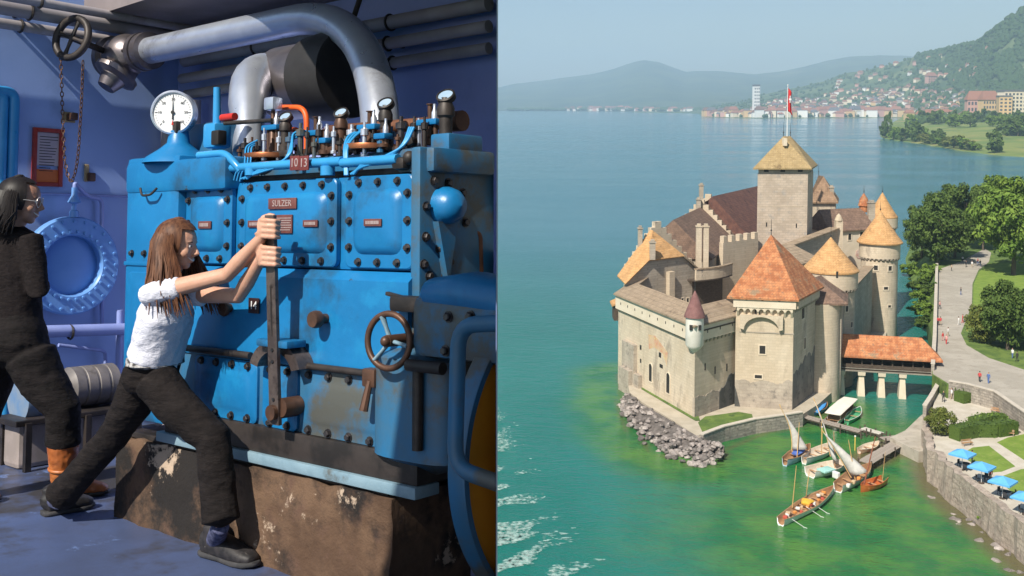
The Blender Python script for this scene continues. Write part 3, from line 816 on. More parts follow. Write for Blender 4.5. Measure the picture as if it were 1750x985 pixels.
    mb = MB(); mb.lathe([(3.5, -1), (3.35, 8), (3.3, 16.6)], n=32); mb.build('wall', M_wall, T, 40)
    q = c + V3((0, 3, 0)); mb = MB(); mb.prism([(-3.3, 0), (3.4, -1.2), (6.2, 6), (-1.5, 7.5)], -1, 16.5); mb.build('wing', M_wall2, T)
    hip_roof(T, [(c.x - 3.4, c.y - 2.6), (c.x + 3.4, c.y - 2.8), (c.x + 6.4, c.y + 6.2), (c.x - 1.6, c.y + 7.6)], 17.0, [(c.x - .4, c.y + 1.2, 20.5), (c.x + 2, c.y + 6, 20.0)], R_brown, over=.5)
    # ---------------- wall and stair wing towards the round towers
    g0, g1 = (c.x + 4.6, c.y + 3.5), (76, 214)
    Fw = Face(g0, g1)
    T = cthing('inner_wall', 'tall plain ward wall between the two round towers with cone roofs', 'wall', g0)
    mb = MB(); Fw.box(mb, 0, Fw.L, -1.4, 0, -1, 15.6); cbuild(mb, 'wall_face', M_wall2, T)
    mb = MB(); Fw.box(mb, 0, Fw.L, -1.9, .3, 15.6, 15.9); cbuild(mb, 'coping', R_walk, T)
    for u, v in ((1440, 520), (1432, 470)): cwin(Fw, T, u, v, .5, 1.1, frame=False)
    # ---------------- round towers
    d = 180.0; p = D(1425, 463, d); r = 4.3
    T1 = round_tower('round_tower', 'broad round tower with wide tan cone roof beside the red-roofed tower', (p.x, p.y + 2), r, -1, p.z, D(1430, 403, d + 4).z, M_wall, R_tan, re=4.95, corb=p.z - 3.2)
    for u, v, w, h in ((1447, 528, .5, 1.0), (1455, 555, .5, .9)): tower_window(T1, u, v, r, w, h)
    b = W(1521, 582, 0); r = 3.75; zz = D(1510, 413, b.y + 3.5).z
    T2 = round_tower('round_tower', 'slender tall round tower with tan cone roof standing in the canal', (b.x - 1.2, b.y + 4), r, -1, zz, D(1510, 360, b.y + 4).z, M_wall, R_tan, re=4.7, corb=zz - 3.4, taper=.02)
    for u, v, w, h in ((1497, 458, .8, 1.0), (1521, 459, .8, 1.0), (1514, 493, .9, .6), (1520, 524, .7, .5)): tower_window(T2, u, v, r + .02, w, h)
    d = 246.0; p = D(1515, 372, d)
    T3 = round_tower('round_tower', 'rearmost round tower with tan cone roof beyond the white hall', (p.x, p.y + 3), 3.2, -1, p.z, D(1515, 329, d + 3).z, M_wall, R_tan, re=3.65, corb=p.z - 2.6)
    for u in (1494, 1537): tower_window(T3, u, 384, 3.7, .6, .9, False)
    Fr = Face((b.x - 2, b.y + 6), (p.x + 1.5, p.y))
    T = cthing('back_wall', 'shaded ward wall joining the two tan coned towers on the canal', 'wall', Fr.A[:2])
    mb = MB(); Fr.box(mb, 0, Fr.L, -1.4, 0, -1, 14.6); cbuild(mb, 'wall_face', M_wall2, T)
    mb = MB(); Fr.box(mb, 0, Fr.L, -1.7, .3, 14.6, 14.9); cbuild(mb, 'coping', R_walk, T)
    # ---------------- keep
    dk = 214.0
    k0 = D(1295, 290, dk); k1 = D(1381, 290, dk); k2 = D(1390, 290, dk + 11); k3 = V3((k0.x + (k2.x - k1.x), k0.y + 11, 0))
    ze = D(1340, 284, dk).z
    T = cthing('keep_tower', 'tall plain square keep with tan pyramid roof and flagpole', 'tower', (k0.x, k0.y))
    P = [k0, k1, k2, k3]
    mb = MB(); mb.prism([q[:2] for q in P], 4, ze - 1.6); cbuild(mb, 'wall', M_keep, T)
    mb = MB(); mb.prism([q[:2] for q in offset_poly(P, -.12)], ze - 1.6, ze - .1); cbuild(mb, 'top_storey', M_wall2, T)
    FK = Face(k0, k1)
    for u in (1310, 1338, 1368):
        a, z = FK.px(u, 288); FK.window(T, a, ze - .85, 1.0, .8, frame=False, O=T.location + FK.n * .12)
    for u, v, w, h in ((1310, 384, .25, .9), (1361, 386, .25, .9)): cwin(FK, T, u, v, w, h, frame=False)
    a, z = FK.px(1340, 353); mb = MB(); FK.box(mb, .02, FK.L - .02, -.05, .05, z - .05, z + .05); cbuild(mb, 'string_course', M_wall, T)
    r0 = D(1339, 233, dk + 5); r1 = D(1351, 233, dk + 7)
    ro = hip_roof(T, P, ze, [tuple(r0), tuple(r1)], roofmat('tile_keep', (.36, .255, .12), (.43, .31, .155), (.30, .205, .10)), over=.8)
    finial(ro, r0 + V3((0, 0, -.1)), 3.0); finial(ro, r1 + V3((0, 0, -.1)), 3.0)
    mb = MB(); q = D(1341, 243, dk + 3); mb.box(q, (.7, 1.4, 1.6)); cbuild(mb, 'dormer', M_cream, ro)
    pb = (r0 + r1) / 2; ztop = D(1344, 146, dk + 6).z
    Tf = thing('flagpole', 'white flagpole on the keep roof', 'flagpole', (pb.x, pb.y, pb.z))
    mb = MB(); mb.cyl((0, 0, -.3), (0, 0, ztop - pb.z), .11, .06, 8); mb.build('pole', M_white, Tf, 50); mb = MB(); mb.ball((0, 0, ztop - pb.z), .16, 8, 6); mb.build('knob', M_white, Tf)
    Tg = thing('flag', 'red flag with a white cross hanging limp from the keep flagpole', 'flag', (pb.x, pb.y, ztop - .4))
    Mfl = pmat('flag_red', (.55, .02, .025), (.48, .02, .02), scale=1.2, rough=.8)
    mb = MB(); nx, nz = 8, 14; vs = []
    for j in range(nz + 1):
        for i in range(nx + 1):
            s = i / nx; t = j / nz; x = .1 + s * (.75 - .2 * sin(t * 3)); vs.append((x + .3 * t * s, .28 * sin(s * 7 + t * 2) * (.4 + t * .6), -.1 - t * 5.0 - s * 1.0))
    fs = [(j * (nx + 1) + i, j * (nx + 1) + i + 1, (j + 1) * (nx + 1) + i + 1, (j + 1) * (nx + 1) + i) for j in range(nz) for i in range(nx)]
    mb.add(vs, fs); fl = mb.build('cloth', Mfl, Tg, 60); so = fl.modifiers.new('thick', 'SOLIDIFY'); so.thickness = .02
    mb = MB()
    mb.box((.45, -.30, -2.6), (.16, .04, 1.5)); mb.box((.45, -.30, -2.6), (.5, .045, .35)); mb.build('white_cross', M_white, Tg)
    # ---------------- lake-side halls
    A0 = W(1072, 479, 18.0); A1 = W(1189, 463, 18.0)
    FA = Face(A0, A1); back = V3((.15, 5.6, 0))
    T = cthing('lake_house', 'half-hipped house with bright tan roof and crow-stepped gable above the curtain wall', 'house', (A0.x, A0.y))
    a_l, z_l = FA.px(1107, 443); a_r, z_r = FA.px(1166, 439)
    zt = (z_l + z_r) / 2
    gp = [(0, 4), (FA.L, 4), (FA.L, 18.4), (a_r, zt), (a_l, zt), (0, 18.0)]
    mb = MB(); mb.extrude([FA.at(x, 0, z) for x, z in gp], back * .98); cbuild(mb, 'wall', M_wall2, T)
    pk = D(1124, 394, A0.y + 8)
    mid = (a_l + a_r) / 2
    RP = lambda x, y, z: FA.at(x, y, z)
    rid0 = RP(mid - .2, -3.2, pk.z); rid1 = RP(mid - .2, -3.88, pk.z)
    def slab(pts, mat, name='roof', th=.3):
        m = MB(); P3 = [V3(q) for q in pts]; n_ = (P3[1] - P3[0]).cross(P3[2] - P3[0]).normalized()
        if n_.z < 0: n_ = -n_
        m.extrude(P3, -n_ * th); return cbuild(m, name, mat, T)
    slab([RP(a_l - .2, .5, zt), RP(a_r + .2, .5, zt), rid0], R_tan)
    slab([RP(-1.0, .6, 17.5), RP(a_l - .2, .5, zt), rid0, rid1, RP(1.0, -3.88, 18.2)], R_tan)
    slab([RP(a_r + .2, .5, zt), RP(FA.L + .2, .5, 18.6), RP(FA.L + .2, -3.88, 18.6), rid1, rid0], R_walk)
    # crow-stepped gable behind
    GO = FA.n * -3.9; FG = Face((FA.A + GO)[:2], (FA.B + GO)[:2])
    def crow(F, root, L_, T_, R_, n, y=0, th=.9, half=.8, zbot=4):
        pts = []
        for k in range(n):
            x = L_[0] + (T_[0] - half - L_[0]) * k / (n - 1); z = L_[1] + (T_[1] - L_[1]) * k / (n - 1); pz = L_[1] + (T_[1] - L_[1]) * (k - 1) / (n - 1) if k else zbot; pts += [(x, pz), (x, z)]
        for k in range(n - 1, -1, -1):
            x = R_[0] + (T_[0] + half - R_[0]) * k / (n - 1); z = R_[1] + (T_[1] - R_[1]) * k / (n - 1); pz = R_[1] + (T_[1] - R_[1]) * (k - 1) / (n - 1) if k else zbot; pts += [(x, z), (x, pz)]
        m = MB(); m.extrude([F.at(x, y, z) for x, z in pts], F.n * -th); cbuild(m, 'stepped_gable', M_wall, root)
        cm = MB(); cm.box((0, 0, 0), (1.0, th + .3, .14)); 
        return pts
    crow(FG, T, FG.px(1072, 452), FG.px(1125, 379), FG.px(1191, 452), 8)
    a, z = FA.px(1143, 490); mb = MB(); FA.box(mb, a - .7, a + .7, 0, .9, 8, FA.px(1143, 464)[1]); cbuild(mb, 'chimney_breast', M_wall, T)
    q = D(1115, 430, A0.y + 3); chimney(T, (q.x, q.y), q.z - 1.5, q.z + 1.6, 1.0, .8)
    q = D(1094, 395, A0.y + 7); chimney(T, (q.x, q.y), q.z - 4, q.z + .4, .8, .8)
    cwin(FA, T, 1093, 496, 2.2, 2.0, True); cwin(FA, T, 1121, 508, .9, 1.6)
    for u in (1166, 1175): cwin(FA, T, u, 516, .6, 1.4)
    # hall B behind, ridge running back along the lake
    b0 = W(1140, 381, 27); b1 = W(1198, 354, 27)
    b0 = b0.lerp(b1, .16)
    def hall(name, label, r0, r1, hw, ze_, zr, mat, wmat=M_wall2, chim=(), hip1=0):
        T_ = cthing(name, label, 'house', (r0.x, r0.y)); t_ = (r1 - r0); t_.z = 0; t_.normalize(); n_ = V3((t_.y, -t_.x, 0))
        a_, b_, c_, d_ = r0 - n_ * hw, r0 + n_ * hw, r1 + n_ * hw, r1 - n_ * hw
        m = MB(); m.prism([q[:2] for q in (a_, b_, c_, d_)], 4, ze_ - .1); 
        cbuild(m, 'wall', wmat, T_)
        for q, s in ((r0, 1), (r1, -1)):
            m = MB(); P_ = [q - n_ * hw, q + n_ * hw, q]; m.extrude([V3((P_[0].x, P_[0].y, ze_ - .15)), V3((P_[1].x, P_[1].y, ze_ - .15)), V3((q.x, q.y, zr - .25))], t_ * .6 * s); cbuild(m, 'gable', wmat, T_)
        gable_roof(T_, a_, b_, c_, d_, ze_, zr, mat, .5, 0, hip1)
        for (f, o, h) in chim:
            q = r0.lerp(r1, f) + n_ * o; chimney(T_, (q.x, q.y), zr - 4 - abs(o) * .6, zr + h - abs(o) * .85, .9, .8)
        return T_, n_, t_
    TB, nB, tB = hall('great_hall', 'long hall with mottled brown roof running back along the lake side', b0, b1, 7.4, 20.0, 27.0, R_brown, chim=((.97, -.4, 2.0),))
    for u_ in (1194, 1206):
        q = D(u_, 425, 197); chimney(TB, (q.x, q.y), 16, D(u_, 388, 197).z, 1.0, .9, M_wall)
    Fx = Face((b1 - nB * 7.6)[:2], (b1 + nB * 7.6)[:2])
    def steps(F, root, y, zb, zt, n=8, th=.9):
        pts = []; mid_ = F.L / 2
        for k in range(n):
            x = (mid_ - .7) * k / (n - 1); z = zb + (zt - zb) * k / (n - 1); pts += [(x, (z - (zt - zb) / (n - 1)) if k else 4), (x, z)]
        for k in range(n - 1, -1, -1):
            x = F.L - (mid_ - .7) * k / (n - 1); z = zb + (zt - zb) * k / (n - 1); pts += [(x, z), (x, (z - (zt - zb) / (n - 1)) if k else 4)]
        m = MB(); m.extrude([F.at(x, y, z) for x, z in pts], F.n * -th); return cbuild(m, 'stepped_gable', M_wall, root)
    steps(Fx, TB, 0, 20.8, 28.6)
    c0 = b1 + tB * 1.2; c1 = b1 + tB * 8
    T_, n_, t_ = hall('middle_hall', 'short hall with small brown roof between two stepped gables', c0, c1, 6.4, 21.0, 27.8, R_brown, chim=((.2, -.5, 4.2),))
    Fx2 = Face((c1 - n_ * 6.8)[:2], (c1 + n_ * 6.8)[:2]); steps(Fx2, T_, 0, 21.8, 29.2)
    e0 = W(1217, 336, 29); e1 = W(1300, 317, 29)
    hall('knights_hall', 'big hall with steep dark red roof behind the keep on the lake side', e0, e1, 8.0, 21.0, 29.0, R_dark)
    # courtyard ground inside the walls
    P = [B0 + V3((3, 3, 0)), B1 + V3((-.5, 3, 0)), B2 + V3((-1, 2, 0)), V3((f3.x, f3.y, 0)), V3((58, 190, 0)), V3((76, 216, 0)), V3((84, 246, 0)), V3((60, 262, 0)), V3((36, 222, 0))]
    mb = MB(); mb.prism([q[:2] for q in P], 1.0, 7.6); tag(mb.build('courtyard', pmat('courtyard_paving', (.30, .26, .21), (.36, .31, .25), scale=.5, rough=.95, brick=(.8, .8, .05, .5))), kind='structure')
    # crenellated inner wall left of the keep
    g0 = D(1236, 412, 205); g1 = D(1296, 404, 212); Fc = Face(g0, g1); zt = D(1262, 402, 208).z
    T = cthing('battlement_wall', 'low battlemented stone wall left of the keep', 'wall', (g0.x, g0.y))
    mb = MB(); Fc.box(mb, 0, Fc.L, -1, 0, 6, zt - 1.2); cbuild(mb, 'wall_face', M_wall, T)
    m = MB(); m.box((0, 0, 0), (1.05, 1.0, 1.3)); me = m.mesh('merlon', M_wall)
    for k in range(5): link('merlon', me, T, Matrix.Translation(Fc.at(.7 + k * (Fc.L - 1.4) / 4, -.5, zt - .56) - T.location) @ Fc.M.to_3x3().to_4x4())
    # roofed gallery across the court
    T = cthing('court_gallery', 'narrow roofed timber gallery crossing the courtyard beside the tan-roofed house', 'gallery', (40, 190))
    z1, z2 = 18.6, 19.0
    a, b = W(1190, 462, z1), W(1252, 452, z1); F_ = Face(a, b)
    arcp = [F_.at(F_.L * k / 8, .9 * sin(pi * k / 8), 0) for k in range(9)]
    for z0_, z1_, th_, mt, nm, oo in ((z1 - 2.0, z1, .35, M_wall, 'parapet', 0), (z1 + .003, z1 + .25, .7, R_walk, 'coping', .12), (8, z1 - 2.05, .2, M_open, 'shade_panel', -2.4)):  # dark timber panel put in for the shade under the gallery
        m = MB(); vs = []
        for p_ in arcp:
            q = p_ + F_.n * oo
            for yy, zz in ((0, z0_), (0, z1_), (-th_, z1_), (-th_, z0_)): vs.append(q + F_.n * yy + V3((0, 0, zz)))
        m.add(vs, [(4 * i + a_, 4 * i + (a_ + 1) % 4, 4 * i + 4 + (a_ + 1) % 4, 4 * i + 4 + a_) for i in range(8) for a_ in range(4)] + [(0, 1, 2, 3), (32, 33, 34, 35)]); cbuild(m, nm, mt if nm != 'shade_panel' else M_wood, T)
    m = MB(); m.extrude([p_ + V3((0, 0, z1 - 2.05)) for p_ in arcp] + [F_.at(F_.L, -2.6, z1 - 2.05), F_.at(0, -2.6, z1 - 2.05)], (0, 0, -.2)); cbuild(m, 'floor', M_wood, T)
    F2 = Face(W(1196, 505, 11), W(1241, 497, 11))
    T = cthing('arcade_house', 'low court building with pointed twin windows beside the red-roofed tower', 'house', F2.A[:2])
    mb = MB(); F2.box(mb, 0, F2.L, -3, 0, 5, 13.0); cbuild(mb, 'wall', M_wall2, T); mb = MB(); F2.box(mb, -.3, F2.L + .3, -3.2, .3, 13.0, 13.3); cbuild(mb, 'roof', R_brown, T)
    for k in range(3): F2.window(T, .9 + k * 1.3, 10.6, .8, 1.8, True, O=T.location)
    mb = MB(); F2.box(mb, 4.6, 5.1, .2, .6, 5, 12.6); cbuild(mb, 'pillar', M_cream, T)
    # ---------------- buildings right of the keep
    d = 236.0
    q0 = D(1384, 348, d); q1 = D(1428, 347, d); T = cthing('chapel_house', 'square house with steep brown tent roof just behind the keep', 'house', (q0.x, q0.y))
    ze_ = q1.z + .5; P = [q0, q1, q1 + V3((3, 9, 0)), q0 + V3((3, 9, 0))]
    mb = MB(); mb.prism([q[:2] for q in P], 4, ze_); cbuild(mb, 'wall', M_wall, T); ap = D(1399, 300, d + 4)
    ro = hip_roof(T, P, ze_, [tuple(ap), tuple(ap + V3((1.5, 1, -.3)))], roofmat('tile_chapel', (.26, .165, .10), (.33, .21, .13), (.21, .13, .085)), over=.6); finial(ro, ap, 3.0); q = D(1421, 325, d + 2); chimney(T, (q.x, q.y), q.z - 3, q.z + .5)
    d = 226.0
    q0 = D(1418, 392, d); q1 = D(1492, 389, d + 4); T = cthing('white_hall', 'long white hall with dull brown roof behind the round towers', 'house', (q0.x, q0.y))
    FW = Face(q0, q1); zt = q1.z; mb = MB(); FW.box(mb, 0, FW.L, -8, 0, 4, zt); cbuild(mb, 'wall', M_cream, T)
    zr = D(1455, 362, d + 5).z
    gable_roof(T, FW.at(0, -8, 0), FW.at(0, 0, 0), FW.at(FW.L, 0, 0), FW.at(FW.L, -8, 0), zt, zr + .6, R_brown, .5)
    for u, v, w, h in ((1472, 402, .8, 1.4), (1452, 405, .8, 1.4)): cwin(FW, T, u, v, w, h)
    a, z = FW.px(1469, 434); mb = MB(); mb.lathe([(.0001, 0), (1.1, 0), (1.1, .08), (.0001, .08)], o=FW.at(a, .02, z), axis=FW.n, n=28); dl = cbuild(mb, 'wall_dial', pmat('dial_paint', (.62, .50, .42), (.5, .28, .22), scale=2, rough=.8), T)
    q = D(1433, 390, d - 6); mb = MB(); mb.box((q.x, q.y, q.z - 4), (1.5, 1.3, 11)); mb.lathe([(.75, 0), (.9, .3), (.5, 1.3), (.0001, 1.8)], o=(q.x, q.y, q.z + 1.4), n=10); cbuild(mb, 'stair_turret', M_wall, T)
    q = D(1476, 352, d + 8); mb = MB(); mb.lathe([(1.0, -1.4), (1.0, 0), (1.25, 0), (.9, 1.6), (.0001, 3.0)], o=q, n=14); lt = cbuild(mb, 'lantern', R_red, T, 30); finial(lt, q + V3((0, 0, 2.8)), 2.0)
    q = D(1489, 356, d + 6); chimney(T, (q.x, q.y), q.z - 4, q.z + 1.2, 1.4, 1.2, M_wall2)
    # sloping lit wall in front of the keep
    a = D(1347, 424, 203); b = D(1432, 392, 219); F_ = Face(a, b); T = cthing('sloping_wall', 'ward wall with a sunlit sloping top running from the keep to the white hall', 'wall', (a.x, a.y))
    mb = MB(); mb.extrude([F_.at(0, 0, 6), F_.at(F_.L, 0, 6), F_.at(F_.L, 0, b.z), F_.at(0, 0, a.z)], F_.n * -1.6); cbuild(mb, 'wall_face', M_wall2, T)
    mb = MB(); mb.extrude([F_.at(-.2, .3, a.z - .05), F_.at(F_.L + .2, .3, b.z - .05), F_.at(F_.L + .2, .3, b.z + .3), F_.at(-.2, .3, a.z + .3)], F_.n * -2.3); cbuild(mb, 'coping', R_walk, T)
    a = D(1355, 446, 190); b = D(1400, 432, 196); F_ = Face(a, b); T = cthing('low_shed', 'low ward building with a dull brown lean-to roof beside the broad round tower', 'house', (a.x, a.y))
    mb = MB(); F_.box(mb, 0, F_.L, -6, 0, 4, a.z - .6); cbuild(mb, 'wall', M_wall2, T); mb = MB(); mb.extrude([F_.at(-.3, .6, a.z - .7), F_.at(F_.L + .3, .6, a.z - .7), F_.at(F_.L + .3, -6, a.z + 1.6), F_.at(-.3, -6, a.z + 1.6)], (0, 0, -.3)); cbuild(mb, 'roof', R_walk, T)
castle()
# ---------------- covered bridge
def bridge():
    p0 = W(1432, 686, 0); p1 = W(1612, 702, 0); p0 = V3((54.2, 174.0, 0)); p1 = W(1600, 640, 4.6); p1.z = 0
    t = (p1 - p0).normalized(); F = Face(p0, p1)
    T = cthing('covered_bridge', 'roofed timber bridge with red tiles on stone piers over the canal', 'bridge', p0)
    zd = 4.4; L = F.L; hw = 1.9
    mb = MB(); F.box(mb, -3, L, -hw * 2, 0, zd, zd + .35); cbuild(mb, 'deck', M_wood, T)
    mb = MB(); F.box(mb, -3, L, -.1, .12, zd - .1, zd + .1); F.box(mb, -3, L, .02, .16, zd + .42, zd + .52); cbuild(mb, 'edge_beam', pmat('grey_beam', (.24, .21, .175), (.30, .27, .22), scale=1, rough=.9), T)
    ze = 7.3
    for k in range(13):
        a = -2.4 + k * (L + 2) / 12
        mb = MB(); F.box(mb, a - .1, a + .1, -.22, -.02, zd + .36, ze); cbuild(mb, 'post', M_wood, T)
    mb = MB(); F.box(mb, -2.9, L - .1, -.18, -.06, zd + .55, zd + 1.15); cbuild(mb, 'parapet_board', M_wood, T)
    mb = MB(); F.box(mb, -2.9, L - .1, -hw * 2 + .05, -hw * 2 + .2, zd + .36, ze); cbuild(mb, 'back_boarding', M_wood, T)
    mb = MB(); F.box(mb, -2.9, L - .1, -.14, -.04, ze - .5, ze + .1); cbuild(mb, 'wall_plate', M_wood, T)
    q = lambda a, y: F.at(a, y, 0)
    P = [q(-2.6, .0), q(L + .1, .0), q(L + .1, -hw * 2), q(-2.6, -hw * 2)]
    hip_roof(T, P, ze + .2, [tuple(F.at(-1.6, -hw, 10.3)), tuple(F.at(L - 2.2, -hw, 10.3))], R_red, over=.8)
    for u, v in ((1441, 688), (1477, 693), (1513, 696), (1551, 701)):
        w = W(u, v, 0); a = (w - F.A).dot(F.x)
        mb = MB(); c = F.at(a, -1.1, 0); R3 = F.M.to_3x3()
        vs = []
        for z, s in ((-1, .62), (0, .60), (3.6, .40), (3.6, .58), (4.3, .62)):
            vs += [c + R3 @ V3((x * s, y * s * 1.9, z)) for x, y in ((-1, -1), (1, -1), (1, 1), (-1, 1))]
        fs = [(i * 4 + j, i * 4 + (j + 1) % 4, i * 4 + 4 + (j + 1) % 4, i * 4 + 4 + j) for i in range(4) for j in range(4)] + [(16, 17, 18, 19)]
        mb.add(vs, fs); cbuild(mb, 'pier', M_cream, T)
    return F
BRF = bridge()
# ================================================================== THE ENGINE AND THE THINGS ROUND IT
M_blue = pmat('engine_paint', (.008, .150, .365), (.010, .175, .42), scale=2.5, rough=.36, bump=.3, bscale=18, dist=.006, stain=((.020, .085, .17), 1.5, .53), wear=((.05, .052, .055), 9, .665), c3=(.012, .20, .44))
M_blue2 = pmat('engine_paint_aged', (.020, .145, .31), (.045, .13, .22), scale=3, rough=.4, bump=.18, bscale=25, dist=.004, stain=((.085, .088, .078), 2.3, .47), wear=((.07, .06, .055), 12, .70))
M_cyan = pmat('pipe_lit_blue', (.03, .26, .56), (.04, .30, .62), scale=5, rough=.3)  # lighter blue: light on the small pipes put into their colour
M_bolt = pmat('bolt_steel', (.045, .042, .045), (.09, .08, .08), scale=30, rough=.35, metal=.7)
M_dark = pmat('dark_iron', (.022, .019, .018), (.05, .04, .036), scale=8, rough=.5, metal=.3, bump=.2, bscale=40, dist=.003)
M_rustp = pmat('rusty_pipe', (.12, .050, .030), (.20, .085, .045), scale=9, rough=.6, metal=.3, bump=.3, bscale=50, dist=.003)
M_leverm = pmat('lever_steel', (.10, .075, .070), (.17, .13, .115), scale=12, rough=.42, metal=.6, bump=.2, bscale=60, dist=.002, c3=(.06, .045, .04))
M_alu = pmat('pipe_aluminium', (.60, .64, .74), (.68, .72, .80), scale=5, rough=.30, metal=.72, bump=.12, bscale=5, dist=.02, stain=((.42, .43, .48), 3, .58))
M_duct = pmat('duct_sheet', (.17, .15, .16), (.24, .21, .21), scale=5, rough=.38, metal=.8, bump=.1, bscale=8, dist=.01)
M_black = pmat('black_rubber', (.012, .011, .011), (.02, .018, .018), scale=8, rough=.6)
M_brown = pmat('brown_iron', (.085, .045, .030), (.13, .065, .04), scale=14, rough=.45, metal=.4)
M_copper = pmat('copper_tube', (.36, .12, .055), (.44, .16, .07), scale=10, rough=.35, metal=.8)
M_orange = pmat('orange_hose', (.75, .10, .012), (.80, .13, .02), scale=6, rough=.45)
M_plate = pmat('plate_brown', (.13, .045, .040), (.17, .06, .05), scale=20, rough=.4)
M_letter = pmat('plate_lettering', (.55, .42, .40), rough=.4, metal=.4)
M_white = pmat('white_enamel', (.80, .80, .80), (.74, .74, .74), scale=6, rough=.35)
M_ink = pmat('black_ink', (.01, .01, .012), rough=.5)
M_red = pmat('red_paint', (.50, .025, .015), rough=.4)
M_greypipe = pmat('pipe_paint_grey', (.30, .27, .28), (.36, .33, .34), scale=3, rough=.55, stain=((.22, .19, .19), 2, .55))
M_found = pmat('foundation_concrete', (.085, .046, .026), (.15, .088, .052), scale=3, rough=.9, bump=.8, bscale=12, dist=.02, stain=((.012, .009, .008), 1.9, .45), wear=((.46, .35, .26), 3.6, .60), c3=(.11, .06, .04))  # shade put into the dark brown and black patches; pale chips are wear
M_rail = pmat('base_rail_paint', (.16, .26, .33), (.22, .33, .40), scale=4, rough=.5, stain=((.09, .08, .06), 3, .58), bump=.2)
M_glass = pmat('gauge_glass_face', (.35, .46, .58), (.30, .42, .56), scale=8, rough=.15)

def text_mesh(s, size, extrude=.001):
    c = bpy.data.curves.new('lettering', 'FONT'); c.body = s; c.size = size; c.extrude = extrude
    c.align_x = 'CENTER'; c.align_y = 'CENTER'; c.resolution_u = 2
    o = bpy.data.objects.new('lettering', c); COL.objects.link(o)
    bpy.context.view_layer.update()
    me = bpy.data.meshes.new_from_object(o.evaluated_get(bpy.context.evaluated_depsgraph_get()))
    bpy.data.objects.remove(o); return me
RX90 = Matrix.Rotation(pi / 2, 4, 'X')     # text plane xy -> xz, facing -y
def lettering(s, size, p, mat, parent, name='lettering'):
    me = text_mesh(s, size); me.materials.clear(); me.materials.append(mat)
    return link(name, me, parent, Matrix.Translation(p) @ RX90)
def rrect(x0, x1, z0, z1, r, n=4):
    out = []
    for cx, cz, a in ((x1 - r, z1 - r, 0), (x0 + r, z1 - r, pi / 2), (x0 + r, z0 + r, pi), (x1 - r, z0 + r, 1.5 * pi)):
        out += [(cx + r * cos(a + k * pi / 2 / n), cz + r * sin(a + k * pi / 2 / n)) for k in range(n + 1)]
    return out
def loops_front(mb, loops):
    """stack of equal-count (poly, y) loops in the xz plane, capped at the last"""
    vs = []; n = len(loops[0][0])
    for poly, y in loops: vs += [(p[0], y, p[1]) for p in poly]
    fs = [(j * n + i, j * n + (i + 1) % n, (j + 1) * n + (i + 1) % n, (j + 1) * n + i) for j in range(len(loops) - 1) for i in range(n)]
    fs.append(tuple((len(loops) - 1) * n + i for i in range(n)))
    fs.append(tuple(range(n)))
    mb.add(vs, fs); return mb
def cover(root, x0, x1, z0, z1, y=0.0, th=.03, inset=.05, name='cover_plate', mat=None, pil=True):
    mb = MB()
    L = [(rrect(x0, x1, z0, z1, .03), y + .012), (rrect(x0, x1, z0, z1, .03), y - .008), (rrect(x0 + .004, x1 - .004, z0 + .004, z1 - .004, .03), y - .012)]
    if pil:
        i = inset
        L += [(rrect(x0 + i, x1 - i, z0 + i, z1 - i, .045), y - .013), (rrect(x0 + i + .012, x1 - i - .012, z0 + i + .012, z1 - i - .012, .045), y - th * .8),
              (rrect(x0 + i + .03, x1 - i - .03, z0 + i + .03, z1 - i - .03, .04), y - th)]
    loops_front(mb, L)
    return mb.build(name, mat or M_blue, root, smooth=35)
BOLT = None
def bolt_mesh():
    mb = MB()
    mb.lathe([(.0001, -.002), (.017, -.002), (.017, .003), (.0001, .003)], axis=(0, -1, 0), n=12)
    mb.lathe([(.0125, .002), (.0125, .012), (.010, .015), (.0001, .015)], axis=(0, -1, 0), n=6)
    return mb.mesh('bolt', M_bolt, smooth=30)
BOLT = bolt_mesh()
def bolt(root, x, z, y=-.012, M=None, s=1.0):
    T = (Matrix.Translation((x, y, z)) if M is None else M) @ Matrix.Rotation(random.uniform(0, pi), 4, 'Y') @ Matrix.Scale(s, 4)
    return link('bolt', BOLT, root, T)
random.seed(5)
ENG = thing('diesel_engine', 'big bright blue stationary engine with bolted cover plates and long steel lever', 'engine', ME)
def Z(v, u=600, y=0): return e(u, v, y).z
def X(u, v=460, y=0): return e(u, v, y).x
Z_TOP, Z_MID, Z_LOW, Z_BOT = Z(301), Z(463), Z(625), Z(752)
X_L, X_A, X_R = X(232), X(318), X(711)
DEP = .40
LEVER = {}
